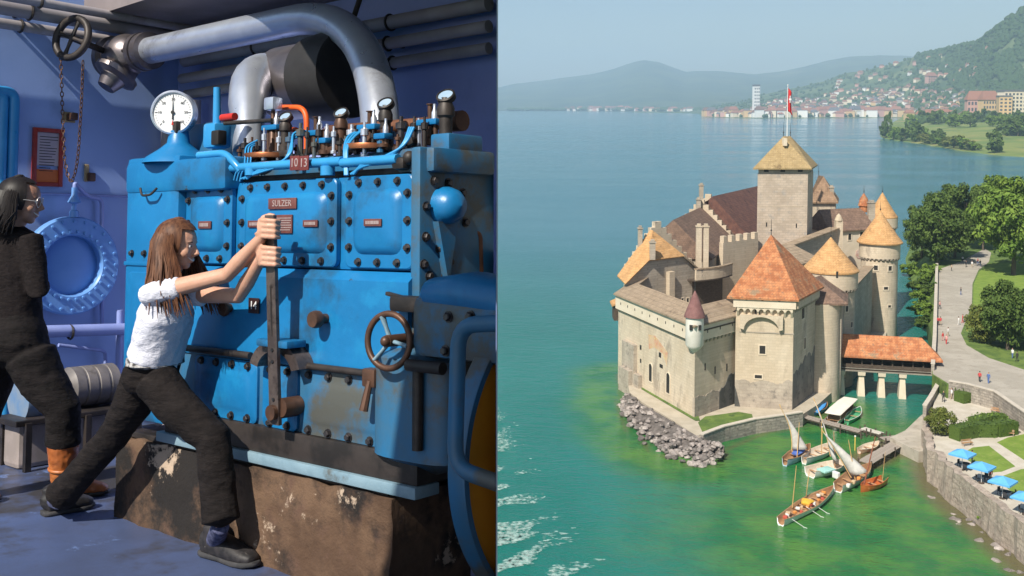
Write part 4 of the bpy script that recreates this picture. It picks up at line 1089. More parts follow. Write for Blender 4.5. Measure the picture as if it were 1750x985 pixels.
def engine():
    R = ENG
    # main castings
    mb = MB(); mb.bbox(((X_A + X_R) / 2, DEP / 2 + .008, (Z_TOP + Z_MID) / 2), (X_R - X_A, DEP - .016, Z_TOP - Z_MID), .02)
    mb.build('cylinder_block', M_blue, R, smooth=35)
    xb0, xb1 = X_A - .04, X_R + .005
    mb = MB()
    prof = [(-.005, Z_MID), (-.045, Z_MID - .035), (-.05, Z_LOW), (-.05, Z_LOW - .02), (DEP, Z_LOW - .02), (DEP, Z_MID)]
    mb.extrude([(xb0, y, z) for y, z in prof], (xb1 - xb0, 0, 0)); mb.build('crankcase', M_blue, R)
    mb = MB(); mb.bbox(((xb0 + xb1) / 2, DEP / 2 - .02, (Z_LOW - .02 + Z_BOT) / 2), (xb1 - xb0 - .004, DEP + .04, Z_LOW - .02 - Z_BOT), .01)
    mb.build('lower_case', M_blue2, R, smooth=35)
    # left end: tall housing with the gauge
    zt = e(300, 282, -.05).z
    mb = MB(); mb.bbox(((X_L + X_A) / 2 - .01, DEP / 2 - .02, (zt + .42) / 2 + .05), (X_A - X_L + .02, DEP + .06, zt - .42), .025)
    mb.build('end_housing', M_blue, R, smooth=35)
    xa, xb = X_L - .02, X(384, 300, -.06)
    zt2 = e(300, 272, -.06).z; zb2 = e(300, 328, -.06).z
    mb = MB(); mb.bbox(((xa + xb) / 2, .12, (zt2 + zb2) / 2), (xb - xa, .36, zt2 - zb2), .03)
    hood = mb.build('gauge_housing', M_blue, R, smooth=35)
    gc = e(297, 193, .02); gx = gc.x
    mb = MB(); mb.lathe([(.17, 0), (.15, .03), (.09, .07), (.055, .10), (.045, .16), (.0001, .16)], o=(gx, .05, zt2 - .01), n=24)
    mb.build('pedestal', M_blue, hood, smooth=50)
    mb = MB(); mb.bbox((gx, .04, zt2 + .165), (.075, .06, .06), .008); mb.cyl((gx, .04, zt2 + .14), (gx, .04, gc.z - .08), .018)
    mb.build('stem', M_dark, hood, smooth=40)
    # pressure gauge
    gr = .108
    gd = Vector((CE.x - gx, CE.y, 0)).normalized(); gd = (gd + Vector((0, -1, 0)) * .5).normalized()
    mb = MB(); mb.lathe([(.0001, -.035), (gr, -.035), (gr, .018), (gr - .008, .024), (gr - .012, .016)], o=(gx, .02, gc.z), axis=gd, n=40)
    g = mb.build('pressure_gauge', M_alu, R, smooth=40)
    mb = MB(); mb.lathe([(.0001, .012), (gr - .011, .012)], o=(gx, .02, gc.z), axis=gd, n=40)
    mb.build('dial', M_white, g)
    side = Vector((-gd.y, gd.x, 0)); O = Vector((gx, .02, gc.z)) + gd * .0145
    mb = MB()
    for k in range(31):
        a = radians(-135 + 270 * k / 30); d_ = side * sin(a) + Vector((0, 0, 1)) * cos(a); r1 = gr - .02; r0 = r1 - (.014 if k % 5 == 0 else .007)
        w = side * cos(a) - Vector((0, 0, 1)) * sin(a); w = w * (.0014 if k % 5 == 0 else .0008)
        mb.add([O + d_ * r0 - w, O + d_ * r0 + w, O + d_ * r1 + w, O + d_ * r1 - w], [(0, 1, 2, 3)])
    mb.build('dial_ticks', M_ink, g)
    mb = MB()
    o2 = O + gd * .002
    mb.add([o2 + side * .004 - Vector((0, 0, .035)), o2 - side * .004 - Vector((0, 0, .035)), o2 - side * .0008 + Vector((0, 0, .075)), o2 + side * .0008 + Vector((0, 0, .075))], [(0, 1, 2, 3)])
    mb.lathe([(.0001, .003), (.009, .003), (.009, 0)], o=o2, axis=gd, n=12)
    mb.build('needle', M_ink, g)
    mb = MB(); mb.add([o2 + side * .006 - Vector((0, 0, .062)), o2 - side * .006 - Vector((0, 0, .062)), o2 - Vector((0, 0, .035))], [(0, 1, 2)])
    mb.build('needle_tail', M_red, g)
    MG = Matrix.Translation(O) @ Matrix((( side.x, 0, gd.x), (side.y, 0, gd.y), (0, 1, 0))).to_4x4()
    for k in range(7):
        a = radians(-135 + 270 * k / 6)
        me = text_mesh(str(k * 10), .019, .0003); me.materials.clear(); me.materials.append(M_ink)
        link('numeral', me, g, MG @ Matrix.Translation((sin(a) * .064, cos(a) * .064, 0)))
    xs_ = (X_L + X_A) / 2 - .01; zs_ = e(275, 452, -.05).z
    mb = MB(); mb.bbox((xs_, -.052, zs_), (X_A - X_L + .01, .012, .02), .004); mb.build('seam_strip', M_blue, R, smooth=30)
    for k in range(4): bolt(R, X_L + .05 + k * (X_A - X_L - .1) / 3, zs_ + .05, -.052)
    mb = MB(); mb.tube(rounded([e(240, 322, -.08), e(242, 335, -.09), e(258, 333, -.09), e(268, 322, -.08)], .03, 4), .006, 8); mb.build('side_hose', M_dark, R, smooth=60)
    cover(R, X_L + .03, X_A - .05, Z(600, 275), zs_ - .04, y=-.05, inset=.04, th=.02, name='side_panel')
    # three upper covers with bolts
    def bolts_round(x0, x1, z0, z1, nx, nz, y=-.014, s=1.0):
        for i in range(nx):
            x = x0 + (x1 - x0) * (i + .5) / nx
            bolt(R, x, z1, y, s=s); bolt(R, x, z0, y, s=s)
        for j in range(nz):
            z = z0 + (z1 - z0) * (j + .55) / nz
            bolt(R, x0, z, y, s=s); bolt(R, x1, z, y, s=s)
    for (ua, ub, nx) in ((321, 399, 3), (412, 578, 5), (594, 709, 3)):
        x0, x1 = X(ua, 380), X(ub, 380)
        cover(R, x0, x1, Z_MID + .012, Z_TOP - .004, inset=.055, th=.035)
        bolts_round(x0 + .026, x1 - .026, Z_MID + .036, Z_TOP - .030, nx, 3)
    # lower covers
    for (ua, ub, nx) in ((333, 440, 4), (450, 509, 2), (514, 693, 5)):
        x0, x1 = X(ua, 690, -.05), X(ub, 690, -.05)
        o = cover(R, x0, x1, Z_BOT + .004, Z_LOW - .024, y=-.045, inset=.04, th=.022, mat=M_blue2 if ua == 514 else M_blue)
        for i in range(nx):
            x = x0 + (x1 - x0) * (i + .5) / nx
            bolt(R, x, Z_LOW - .045, -.058, s=1.1); bolt(R, x, Z_BOT + .025, -.058, s=1.1)
    # long rod and ledge under the crankcase
    for z, u0, u1, r in ((Z_LOW + .004, 318, 430, .016), (Z_LOW - .008, 505, 640, .014)):
        mb = MB(); mb.cyl((X(u0, 600, -.07), -.075, z), (X(u1, 600, -.07), -.075, z), r, n=10); mb.build('control_rod', M_dark, R, smooth=40)
    mb = MB(); mb.bbox((X(640, 630, -.07), -.08, Z_LOW - .02), (.07, .05, .07), .01); mb.cyl((X(632, 650, -.1), -.10, Z_LOW - .03), (X(628, 690, -.1), -.12, Z_LOW - .14), .012, .017, n=8)
    mb.build('latch', M_brown, R, smooth=40)
    mb = MB(); mb.bbox((X(215, 600, -.1) - .02, .0, Z_LOW + .03), (.16, .04, .045), .012); mb.build('side_handle', M_brown, R, smooth=40)
    # quadrant with lever
    lx = X(466, 600, -.17); lz0 = e(466, 725, -.15).z; lz1 = e(466, 368, -.19).z
    mb = MB()
    qc = Vector((e(478, 625, -.10).x, -.10, e(478, 640, -.1).z)); n = 14
    for r0, r1, y0, y1 in ((.10, .145, -.13, -.05),):
        vs = []
        for k in range(n + 1):
            a = radians(15 + 150 * k / n)
            for r in (r0, r1):
                for y in (y0, y1): vs.append((qc.x + r * 1.15 * cos(a), y, qc.z + r * .95 * sin(a)))
        fs = []
        for k in range(n):
            b = 4 * k; c = b + 4
            fs += [(b, b + 2, c + 2, c), (b + 1, c + 1, c + 3, b + 3), (b + 2, b + 3, c + 3, c + 2), (b, c, c + 1, b + 1)]
        fs += [(0, 1, 3, 2), (4 * n, 4 * n + 2, 4 * n + 3, 4 * n + 1)]
        mb.add(vs, fs)
    mb.build('lever_quadrant', M_leverm, R, smooth=30)
    mb = MB(); mb.bbox((e(482, 590, -.11).x, -.115, e(482, 588, -.11).z + .005), (.20, .10, .03), .008); mb.build('quadrant_bracket', M_blue, R, smooth=30)
    mb = MB()
    w, th = .060, .016
    bm = MB()
    yl0, yl1 = -.15, -.19
    LEVER.update(x=lx, z0=lz0, z1=lz1, y0=yl0, y1=yl1)
    pts = [(lx - w / 2, lz0), (lx + w / 2, lz0), (lx + w / 2 - .002, lz1), (lx - w / 2 + .002, lz1)]
    yf = lambda z: yl0 + (yl1 - yl0) * (z - lz0) / (lz1 - lz0)
    vs = [(x, yf(z) - th / 2, z) for x, z in pts] + [(x, yf(z) + th / 2, z) for x, z in pts]
    mb.add(vs, [(0, 1, 2, 3), (7, 6, 5, 4), (0, 4, 5, 1), (1, 5, 6, 2), (2, 6, 7, 3), (3, 7, 4, 0)])
    lev = mb.build('hand_lever', M_leverm, R)
    mb = MB()
    zg0, zg1 = lz0 + (lz1 - lz0) * .42, lz0 + (lz1 - lz0) * .66
    mb.add([(lx - .004, yf(zg0) - th / 2 - .0015, zg0), (lx + .004, yf(zg0) - th / 2 - .0015, zg0), (lx + .004, yf(zg1) - th / 2 - .0015, zg1), (lx - .004, yf(zg1) - th / 2 - .0015, zg1)], [(0, 1, 2, 3)])
    mb.build('slot', M_dark, lev)
    for k in (.30, .355, .06, .12):
        z = lz0 + (lz1 - lz0) * k
        mb = MB(); mb.lathe([(.0001, .004), (.007, .004), (.009, 0)], o=(lx, yf(z) - th / 2, z), axis=(0, -1, 0), n=10); mb.build('rivet', M_bolt, lev)
    mb = MB(); mb.cyl((lx, -.05, lz0 + .05), (lx, -.18, lz0 + .05), .03); mb.cyl((lx + .03, -.06, lz0 + .07), (lx + .03, -.15, lz0 + .07), .038)
    mb.build('lever_pivot', M_brown, R, smooth=40)
    # knobs and plugs
    for u, v, r, L_ in ((553, 545, .034, .075), (389, 527, .034, .045)):
        p = e(u, v, -.06)
        mb = MB(); mb.lathe([(.020, 0), (.020, L_ * .5), (r, L_ * .55), (r * 1.05, L_ * .8), (r * .9, L_), (.0001, L_)], o=(p.x, -.045, p.z), axis=(0, -1, 0), n=20)
        mb.build('knob', M_brown, R, smooth=40)
    # plates with lettering
    def plate(u0, u1, v0, v1, y, txt, size, mat=M_plate, tm=None, bars=None):
        a = e(u0, v1, y); b = e(u1, v0, y); c = (a + b) / 2
        mb = MB(); mb.bbox((c.x, y - .003, c.z), (b.x - a.x, .006, b.z - a.z), .002)
        p = mb.build('name_plate', mat, R, smooth=30)
        if bars:       # worn, unreadable relief
            nb, fw_ = bars; w_, h_ = b.x - a.x, b.z - a.z; rb = random.Random(int(u0)); q = MB()
            for i in range(nb):
                zc_ = c.z + h_ * .38 - (i + .5) * h_ * .76 / nb; x_ = c.x - w_ * fw_ / 2
                while x_ < c.x + w_ * fw_ / 2 - .003:
                    l_ = rb.uniform(.003, .008); q.box((x_ + l_ / 2, y - .0068, zc_), (l_, .0016, h_ * .76 / nb * (.45 if nb > 1 else .6))); x_ += l_ + .0022
            q.build('worn_relief', M_letter, p)
            return p
        for i, s in enumerate(txt.split('\n')):
            k = len(txt.split('\n'))
            lettering(s, size, Vector((c.x, y - .0068, c.z + (k - 1) * size * .55 - i * size * 1.1)), tm or M_letter, p)
        return p
    yp = -.037
    plate(460, 508, 338, 358, yp, 'SULZER', .038)
    plate(473, 501, 367, 399, yp, '', .014, bars=(6, .86))
    plate(425, 449, 377, 389, yp, '', .015, bars=(1, .7)); plate(519, 544, 376, 388, yp, '', .015, bars=(1, .7))
    plate(623, 653, 374, 387, yp, '', .020, bars=(1, .75)); plate(340, 362, 378, 391, yp, '', .015, bars=(1, .7))
    M_num = pmat('number_plate_black', (.03, .012, .012), rough=.4)
    plate(426, 444, 510, 535, -.052, '14', .050, M_num, M_white)
    pn = plate(497, 513, 266, 292, -.05, '10', .052, pmat('number_plate_red', (.16, .035, .03), rough=.4), M_letter)
    pn = plate(513, 529, 266, 292, -.05, '13', .052, MATS['number_plate_red'], M_letter)
    # ---- right end: bolted end plate, dome, pump casing
    xe = X_R + .006
    zt = e(712, 252, .0).z; ze = Z(600, 712)
    mb = MB(); mb.bbox((xe + .012, DEP / 2 - .01, (zt + ze) / 2), (.05, DEP + .03, zt - ze), .012); mb.build('end_plate', M_blue2, R, smooth=35)
    xo = xe + .037
    for u, v in ((741, 309), (766, 313), (728, 353), (727, 405), (769, 407), (724, 452), (768, 448), (733, 472), (760, 472), (750, 425), (790, 330), (795, 380)):
        p = ex(u, v, xo)
        bolt(R, 0, 0, M=Matrix.Translation((xo, p.y, p.z)) @ Matrix.Rotation(pi / 2, 4, 'Z'), s=1.15)
    p = ex(768, 352, xo + .03)
    mb = MB(); mb.lathe([(.075, -.03), (.075, .02), (.062, .06), (.04, .085), (.0001, .095)], o=(xo, p.y, p.z), axis=(1, 0, 0), n=28); mb.build('dome_cap', M_blue, R, smooth=45)
    mb = MB(); mb.extrude([(xo, p.y - .06, p.z - .06), (xo, p.y + .05, p.z - .06), (xo, p.y, p.z - .30)], (.03, 0, 0)); mb.build('rib', M_blue2, R)
    mb = MB(); mb.bbox((xo - .02, .20, zt + .02), (.10, .20, .08), .012); mb.build('end_bracket', M_blue2, R, smooth=35)
    # pump casing at the right end
    def cut(mbx):   # keep only what lies on the room's side of the partition
        me = mbx.mesh('t', M_blue)
        bm = bmesh.new(); bm.from_mesh(me); bpy.data.meshes.remove(me)
        q = part_pt(3) - PN * .004
        r = bmesh.ops.bisect_plane(bm, geom=bm.verts[:] + bm.edges[:] + bm.faces[:], plane_co=q, plane_no=PN, clear_outer=True)
        ed = [g for g in r['geom_cut'] if isinstance(g, bmesh.types.BMEdge)]
        bmesh.ops.holes_fill(bm, edges=ed)
        bm.verts.index_update(); out = MB(); out.add([v.co.copy() for v in bm.verts], [[v.index for v in f.verts] for f in bm.faces]); bm.free(); return out
    a = e(716, 612, -.10); b = e(716, 480, -.10)
    mb = MB(); mb.bbox((a.x + .30, -.02, (a.z + b.z) / 2 - .02), (.60, .26, b.z - a.z - .05), .05); cut(mb).build('pump_casing', M_blue2, R, smooth=40)
    mb = MB(); mb.loft([(a.x + .02, -.02, b.z - .07), (a.x + .06, -.02, b.z - .045), (a.x + .2, -.02, b.z - .04), (a.x + .5, -.02, b.z - .07), (a.x + .6, -.02, b.z - .10)], [(.10, .03), (.13, .06), (.135, .075), (.13, .07), (.1, .04)], n=20, power=2.6)
    cut(mb).build('pump_cover', M_blue, R, smooth=50)
    for u, v in ((765, 542), (803, 541), (760, 600)):
        q = e(u, v, -.155); bolt(R, q.x, q.z, -.15, s=1.2)
    a = e(700, 772, -.06); b = e(700, 612, -.06)
    mb = MB(); mb.loft([(a.x + .02, .05, a.z - .02), (a.x + .02, .05, b.z)], [(.22, .17), (.22, .17)], side=(1, 0, 0), n=24, power=3.2)
    cut(mb).build('pump_foot', M_blue2, R, smooth=40)
    mb = MB(); mb.cyl((a.x + .11, -.13, a.z + .03), (a.x + .11, -.13, b.z), .02); mb.cyl((a.x + .08, -.15, b.z - .01), (a.x + .25, -.15, b.z - .01), .022); cut(mb).build('drain_pipe', M_dark, R, smooth=40)
    # guard rail pipe
    y = -.36
    path = rounded([e(860, 552, y), e(784, 556, y), e(777, 800, y), e(860, 829, y)], .075, 6)
    mb = MB(); mb.tube(path, .026, 14); cut(mb).build('guard_rail', M_blue2, R, smooth=60)
    # handwheel
    c = e(664, 583, -.16); wr = .098
    mb = MB(); mb.torus((c.x, -.16, c.z), (.12, -1, .05), wr, .012, 36, 10)
    hw = mb.build('handwheel', M_brown, R, smooth=60)
    ax = Vector((.12, -1, .05)).normalized(); sx = ax.orthogonal().normalized(); sy = ax.cross(sx)
    for k in range(3):
        a = 2.2 + k * 2 * pi / 3; d_ = sx * cos(a) + sy * sin(a)
        mb = MB(); mb.loft([Vector((c.x, -.15, c.z)) + d_ * .01, Vector((c.x, -.155, c.z)) + d_ * .05, Vector((c.x, -.16, c.z)) + d_ * .093], [(.012, .008), (.010, .007), (.016, .008)], side=ax, n=10); mb.build('spoke', M_rail, hw, smooth=60)
    mb = MB(); mb.cyl((c.x, -.04, c.z), (c.x, -.17, c.z), .022); mb.ball((c.x, -.175, c.z), .02); mb.build('hub', M_brown, hw, smooth=50)
    mb = MB(); mb.bbox((c.x + .02, -.08, c.z + .13), (.16, .05, .06), .015); mb.bbox((c.x + .01, -.085, c.z + .15), (.2, .02, .015), .004, R=Matrix.Rotation(.15, 3, 'Y')); mb.build('bracket', M_dark, R, smooth=40)
    mb = MB(); mb.bbox((c.x + .03, -.07, c.z - .135), (.15, .06, .07), .025); mb.build('bracket', M_blue2, R, smooth=40)
    # base rail, gap and skirt
    zr = Z(808); xr = X(704, 840, -.05)
    mb = MB(); mb.bbox(((xb0 + xr) / 2 + .02, .14, Z_BOT - .05), (xr - xb0 + .05, .42, .11), .01); mb.build('base_frame', M_dark, R, smooth=30)
    mb = MB(); mb.bbox(((xb0 + xr) / 2, -.02, zr), (xr - xb0 + .1, .13, .045), .008); mb.build('base_rail', M_rail, R, smooth=30)
    mb = MB(); random.seed(3)
    for k in range(7):
        x = xb0 + .1 + k * (xr - xb0 - .2) / 6; mb.bbox((x, -.04, zr + .03), (.035, .05, .03), .01)
    mb.build('rail_clamps', M_rail, R, smooth=30)
    # ---- top: heads, injectors, dials, pipes
    zt = Z_TOP
    mb = MB(); mb.bbox(((X_A + X_R) / 2 + .03, .22, zt + .05), (X_R - X_A - .1, .26, .10), .02); mb.build('head_deck', M_blue2, R, smooth=35)
    a = e(706, 296, .06); b = e(800, 252, .06)
    mb = MB(); mb.bbox((X_R - .02, .19, (zt + e(740, 252, .05).z) / 2), (.20, .36, e(740, 252, .05).z - zt), .02); mb.build('head_box', M_blue2, R, smooth=35)
    a = e(330, 262, .18)
    mb = MB(); mb.bbox((a.x + .09, .24, a.z + .04), (.26, .2, .20), .015); mb.build('head_box', M_blue2, R, smooth=35)
    # brass gaskets + injector groups
    for (u, v) in ((462, 268), (633, 253)):
        p = e(u, v, .12); mb = MB(); mb.lathe([(.0001, -.01), (.115, -.01), (.118, 0), (.115, .012), (.0001, .012)], o=(p.x, .12, p.z), n=28); mb.build('gasket_ring', M_copper, R, smooth=40)
    def dial(u, v, y, r, stem_v, mat=M_brown, sr=.022):
        p = e(u, v, y); s = e(u, stem_v, y)
        mb = MB(); mb.lathe([(sr * 1.5, 0), (sr * 1.5, .02), (sr, .03), (sr, (p.z - s.z) * .55), (sr * 1.35, (p.z - s.z) * .6), (sr * 1.35, (p.z - s.z) * .75), (sr * .7, p.z - s.z - .005)], o=(p.x, y, s.z), n=16)
        st = mb.build('thermometer_stem', mat, R, smooth=40)
        ax = Vector((.25, -.72, .72)).normalized()
        mb = MB(); mb.lathe([(.0001, -.014), (r, -.014), (r, .008), (r - .006, .012), (r - .008, .006)], o=p, axis=ax, n=24); d_ = mb.build('dial_case', M_dark, st, smooth=40)
        mb = MB(); mb.lathe([(.0001, .0055), (r - .007, .0055)], o=p, axis=ax, n=24); mb.build('dial_face', M_glass, st)
    dial(583, 194, .12, .033, 258); dial(659, 178, .10, .035, 250, M_dark); dial(762, 165, .14, .038, 248, M_dark, .026); dial(488, 201, .14, .033, 258, M_dark)
    def spindle(u, v0, v1, y, w=.05):
        t = e(u, v0, y); s = e(u, v1, y); h = t.z - s.z
        mb = MB(); mb.cyl((t.x - w * .6, y, s.z), (t.x - w * .6, y, s.z + h * .55), .010, n=8); mb.cyl((t.x + w * .6, y, s.z), (t.x + w * .6, y, s.z + h * .55), .010, n=8)
        mb.lathe([(.028, 0), (.028, h * .15), (.018, h * .2), (.018, h * .45), (.010, h * .5), (.010, h * .97), (.016, h * .98), (.016, h), (.0001, h)], o=(t.x, y, s.z), n=12)
        i = mb.build('injector', M_brown, R, smooth=40)
        mb = MB(); mb.bbox((t.x, y, s.z + h * .55), (w * 2.2, .05, .024), .006); mb.build('yoke', M_blue, i, smooth=30)
        mb = MB(); mb.lathe([(.013, 0), (.013, .035), (.006, .05), (.006, .07), (.0001, .07)], o=(t.x + w * .5, y, s.z + h * .56), n=10); mb.build('nipple', M_alu, i, smooth=40)
    spindle(467, 178, 268, .12); spindle(540, 200, 262, .13); spindle(632, 190, 252, .12); spindle(735, 178, 248, .15); spindle(555, 222, 264, .09, .03); spindle(655, 218, 252, .08, .03)
    p = e(467, 178, .12); mb = MB(); mb.bbox((p.x, .12, p.z), (.07, .06, .06), .012); mb.build('injector_cap', M_alu, R, smooth=40)
    # exhaust header, orange hose
    y = .24
    mb = MB(); mb.cyl(e(560, 225, y), e(781, 208, y), .028, n=14); q = e(775, 208, y); mb.cyl(q - Vector((.0, 0, 0)), q + Vector((.05, 0, 0)), .042, n=14); mb.build('exhaust_header', M_rustp, R, smooth=40)
    mb = MB(); mb.tube(rounded([e(478, 184, .2), e(524, 184, .2), e(524, 262, .2)], .07, 6), .013, 10); mb.build('hose', M_orange, R, smooth=60)
    mb = MB(); mb.tube(rounded([e(495, 222, .22), e(508, 222, .22), e(512, 230, .22)], .03, 4), .012, 10); mb.build('hose', M_orange, R, smooth=60)
    # thin blue fuel pipes
    def pipe(pts, r, mat=M_cyan, name='fuel_pipe', rr=.06):
        mb = MB(); mb.tube(rounded([e(*p) for p in pts], rr, 5), r, 8); mb.build(name, mat, R, smooth=60)
    for k in range(3):
        o = k * 5
        pipe([(400 + o, 308 + k, -.025), (404 + o, 292, -.03), (418 + o, 285 - k, -.02), (420 + o, 250, .05), (440, 240 + o, .1)], .0045)
    for k in range(3):
        o = k * 5
        pipe([(412 + o, 306, -.03), (440, 296 - o * .5, -.03), (480, 284 - o * .6, -.03), (494 + o * .5, 262, 0), (500, 236 - o, .05), (525, 230 - o * .6, .1)], .005)
    for k in range(3):
        o = k * 6
        pipe([(590 + o * .3, 300, -.03), (588 + o * .4, 250, 0), (595 + o, 232, .05), (612 + o, 225 - o * .3, .1)], .006)
        pipe([(600 + o * .4, 298, -.03), (620, 284 - o * .5, -.03), (660, 276 - o * .7, -.02), (690 + o * .3, 248, .02), (700 + o * .6, 218, .06)], .006)
    pipe([(392, 288, -.02), (500, 281, -.02), (585, 276, -.02)], .020); pipe([(585, 279, -.02), (680, 272, -.02)], .02)
    pipe([(340, 266, -.03), (385, 262, -.03), (402, 280, -.03), (412, 292, -.02)], .018, rr=.05)
    pipe([(430, 288, -.02), (430, 300, -.02)], .03); pipe([(560, 284, -.02), (560, 300, -.02)], .03)
    p = e(371, 150, .1); s = e(371, 240, .1)
    mb = MB(); mb.cyl((s.x, .1, s.z), (p.x, .1, p.z), .022, .017); mb.bbox((s.x, .1, s.z + .02), (.1, .1, .12), .02); r_ = mb.build('relief_valve', M_cyan, R, smooth=40)
    mb = MB(); q = e(380, 202, .08); mb.cyl(q, q + Vector((.10, 0, 0)), .018); mb.build('red_tap', M_red, r_, smooth=40)
    mb = MB(); mb.cyl(e(384, 211, .08), e(465, 206, .1), .010); mb.build('link_rod', M_dark, R, smooth=40)
    mb = MB(); q = e(374, 236, .04); mb.bbox(q, (.06, .05, .07), .01); mb.build('junction_box', M_dark, R, smooth=40)
    mb = MB(); a = e(700, 280, .02); mb.bbox((a.x - .02, .02, a.z), (.07, .1, .05), .02); mb.ball((a.x + .02, 0, a.z + .02), .028); mb.build('fitting', M_dark, R, smooth=40)
    # studs, cocks and rocker gear crowded on the deck
    rnd = random.Random(44)
    for k in range(34):
        u = 410 + (735 - 410) * (k + rnd.uniform(-.3, .3)) / 34; y = rnd.uniform(.04, .20); v1 = lerp_tab([(410, 286), (735, 262)], u) - rnd.uniform(2, 12); hh = rnd.uniform(.05, .15)
        p = e(u, v1, y); r = rnd.uniform(.007, .014)
        mb = MB(); mb.lathe([(r * 1.8, 0), (r * 1.8, .012), (r, .014), (r, hh * .6), (r * 1.7, hh * .62), (r * 1.7, hh * .8), (r * .6, hh * .84), (r * .6, hh), (.0001, hh)], o=p, n=8); mb.build('stud', rnd.choice((M_brown, M_dark, M_bolt, M_alu, M_blue2)), R, smooth=40)
    for k in range(7):
        u = 440 + 42 * k; p = e(u, lerp_tab([(410, 268), (735, 246)], u), .1); mb = MB(); mb.bbox(p, (.12, .035, .03), .01, Matrix.Rotation(rnd.uniform(-.4, .4), 3, 'Y')); mb.build('rocker_arm', rnd.choice((M_dark, M_brown)), R, smooth=40)
    mb = MB(); mb.bbox(((X_A + X_R) / 2 + .1, .10, Z_TOP + .012), (X_R - X_A - .35, .12, .03), .008); mb.build('drip_tray', M_dark, R, smooth=30)
    # small copper pipe at the right back corner
    mb = MB(); mb.tube(rounded([ex(806, 392, xo - .02), ex(818, 402, xo - .01), ex(820, 480, xo - .01)], .04), .016, 10); cut(mb).build('return_pipe', M_rustp, R, smooth=60)
    # flywheel, sunk in a slot of the partition
    xf = .52
    L_ = ex(789, 800, xf); T_ = ex(848, 588, xf); cz = ex(830, 800, xf).z
    # centre so that the rim passes through L_ and T_
    dy = T_.y - L_.y; dz = T_.z - cz
    fr = (dy * dy + dz * dz) / (2 * dy); fy = L_.y + fr
    mb = MB(); mb.lathe([(fr - .032, -.045), (fr - .004, -.045), (fr, -.04), (fr, .02), (fr - .004, .028), (fr - .026, .028), (fr - .032, .012)], o=(xf - .02, fy, cz), axis=(1, 0, 0), n=96)
    fw = cut(mb).build('flywheel', M_blue2, R, smooth=35)
    mb = MB(); mb.lathe([(.0001, -.03), (fr - .031, -.03), (fr - .031, .002), (fr - .05, .006), (.0001, .006)], o=(xf - .02, fy, cz), axis=(1, 0, 0), n=96)
    cut(mb).build('flywheel_disc', pmat('flywheel_orange', (.85, .29, .012), (.88, .33, .016), scale=3, rough=.45, stain=((.42, .12, .01), 2.5, .6)), fw, smooth=35)
engine()

# ---- foundation block under the engine
def foundation():
    x0 = ez(200, 850, 0).x; x0 = e(205, 800, -.06).x; x1 = X(668, 900, -.08)
    zt = Z(826)
    t = thing('foundation_block', 'chipped brown concrete plinth with black oil stains under the blue engine', 'plinth', ME)
    mb = MB(); random.seed(8)
    nx, nz = 40, 8
    ys = -.075
    vs = []; fs = []
    for j in range(nz + 1):
        for i in range(nx + 1):
            x = x0 + (x1 - x0) * i / nx; z = zt * j / nz
            d = mnoise.fractal(Vector((x * 4, z * 6, 2)), 1, 2, 4) * .018
            if j == nz: d += .02 * mnoise.noise(Vector((x * 11, 1, 3)))
            vs.append((x, ys + d - .01 * (1 - z / zt), z + (.02 * mnoise.noise(Vector((x * 9, 5, 3))) if j == nz else 0)))
    n = nx + 1
    for j in range(nz):
        for i in range(nx): fs.append((j * n + i, j * n + i + 1, (j + 1) * n + i + 1, (j + 1) * n + i))
    b = len(vs)
    for i in range(nx + 1):
        vs.append((x0 + (x1 - x0) * i / nx, .36, zt)); vs.append((x0 + (x1 - x0) * i / nx, .36, 0))
    for i in range(nx):
        fs.append((nz * n + i, nz * n + i + 1, b + 2 * i + 2, b + 2 * i)); fs.append((b + 2 * i, b + 2 * i + 2, b + 2 * i + 3, b + 2 * i + 1))
    fs.append(tuple(j * n for j in range(nz + 1)) + (b, b + 1)); fs.append(tuple(j * n + nx for j in range(nz, -1, -1)) + (b + 2 * nx + 1, b + 2 * nx))
    mb.add(vs, fs); mb.build('concrete_body', M_found, t, smooth=50)
    mb = MB(); mb.bbox(((x0 + x1) / 2, .15, zt + .012), (x1 - x0 - .1, .4, .03), .005); mb.build('grout_bed', M_dark, t)
foundation()
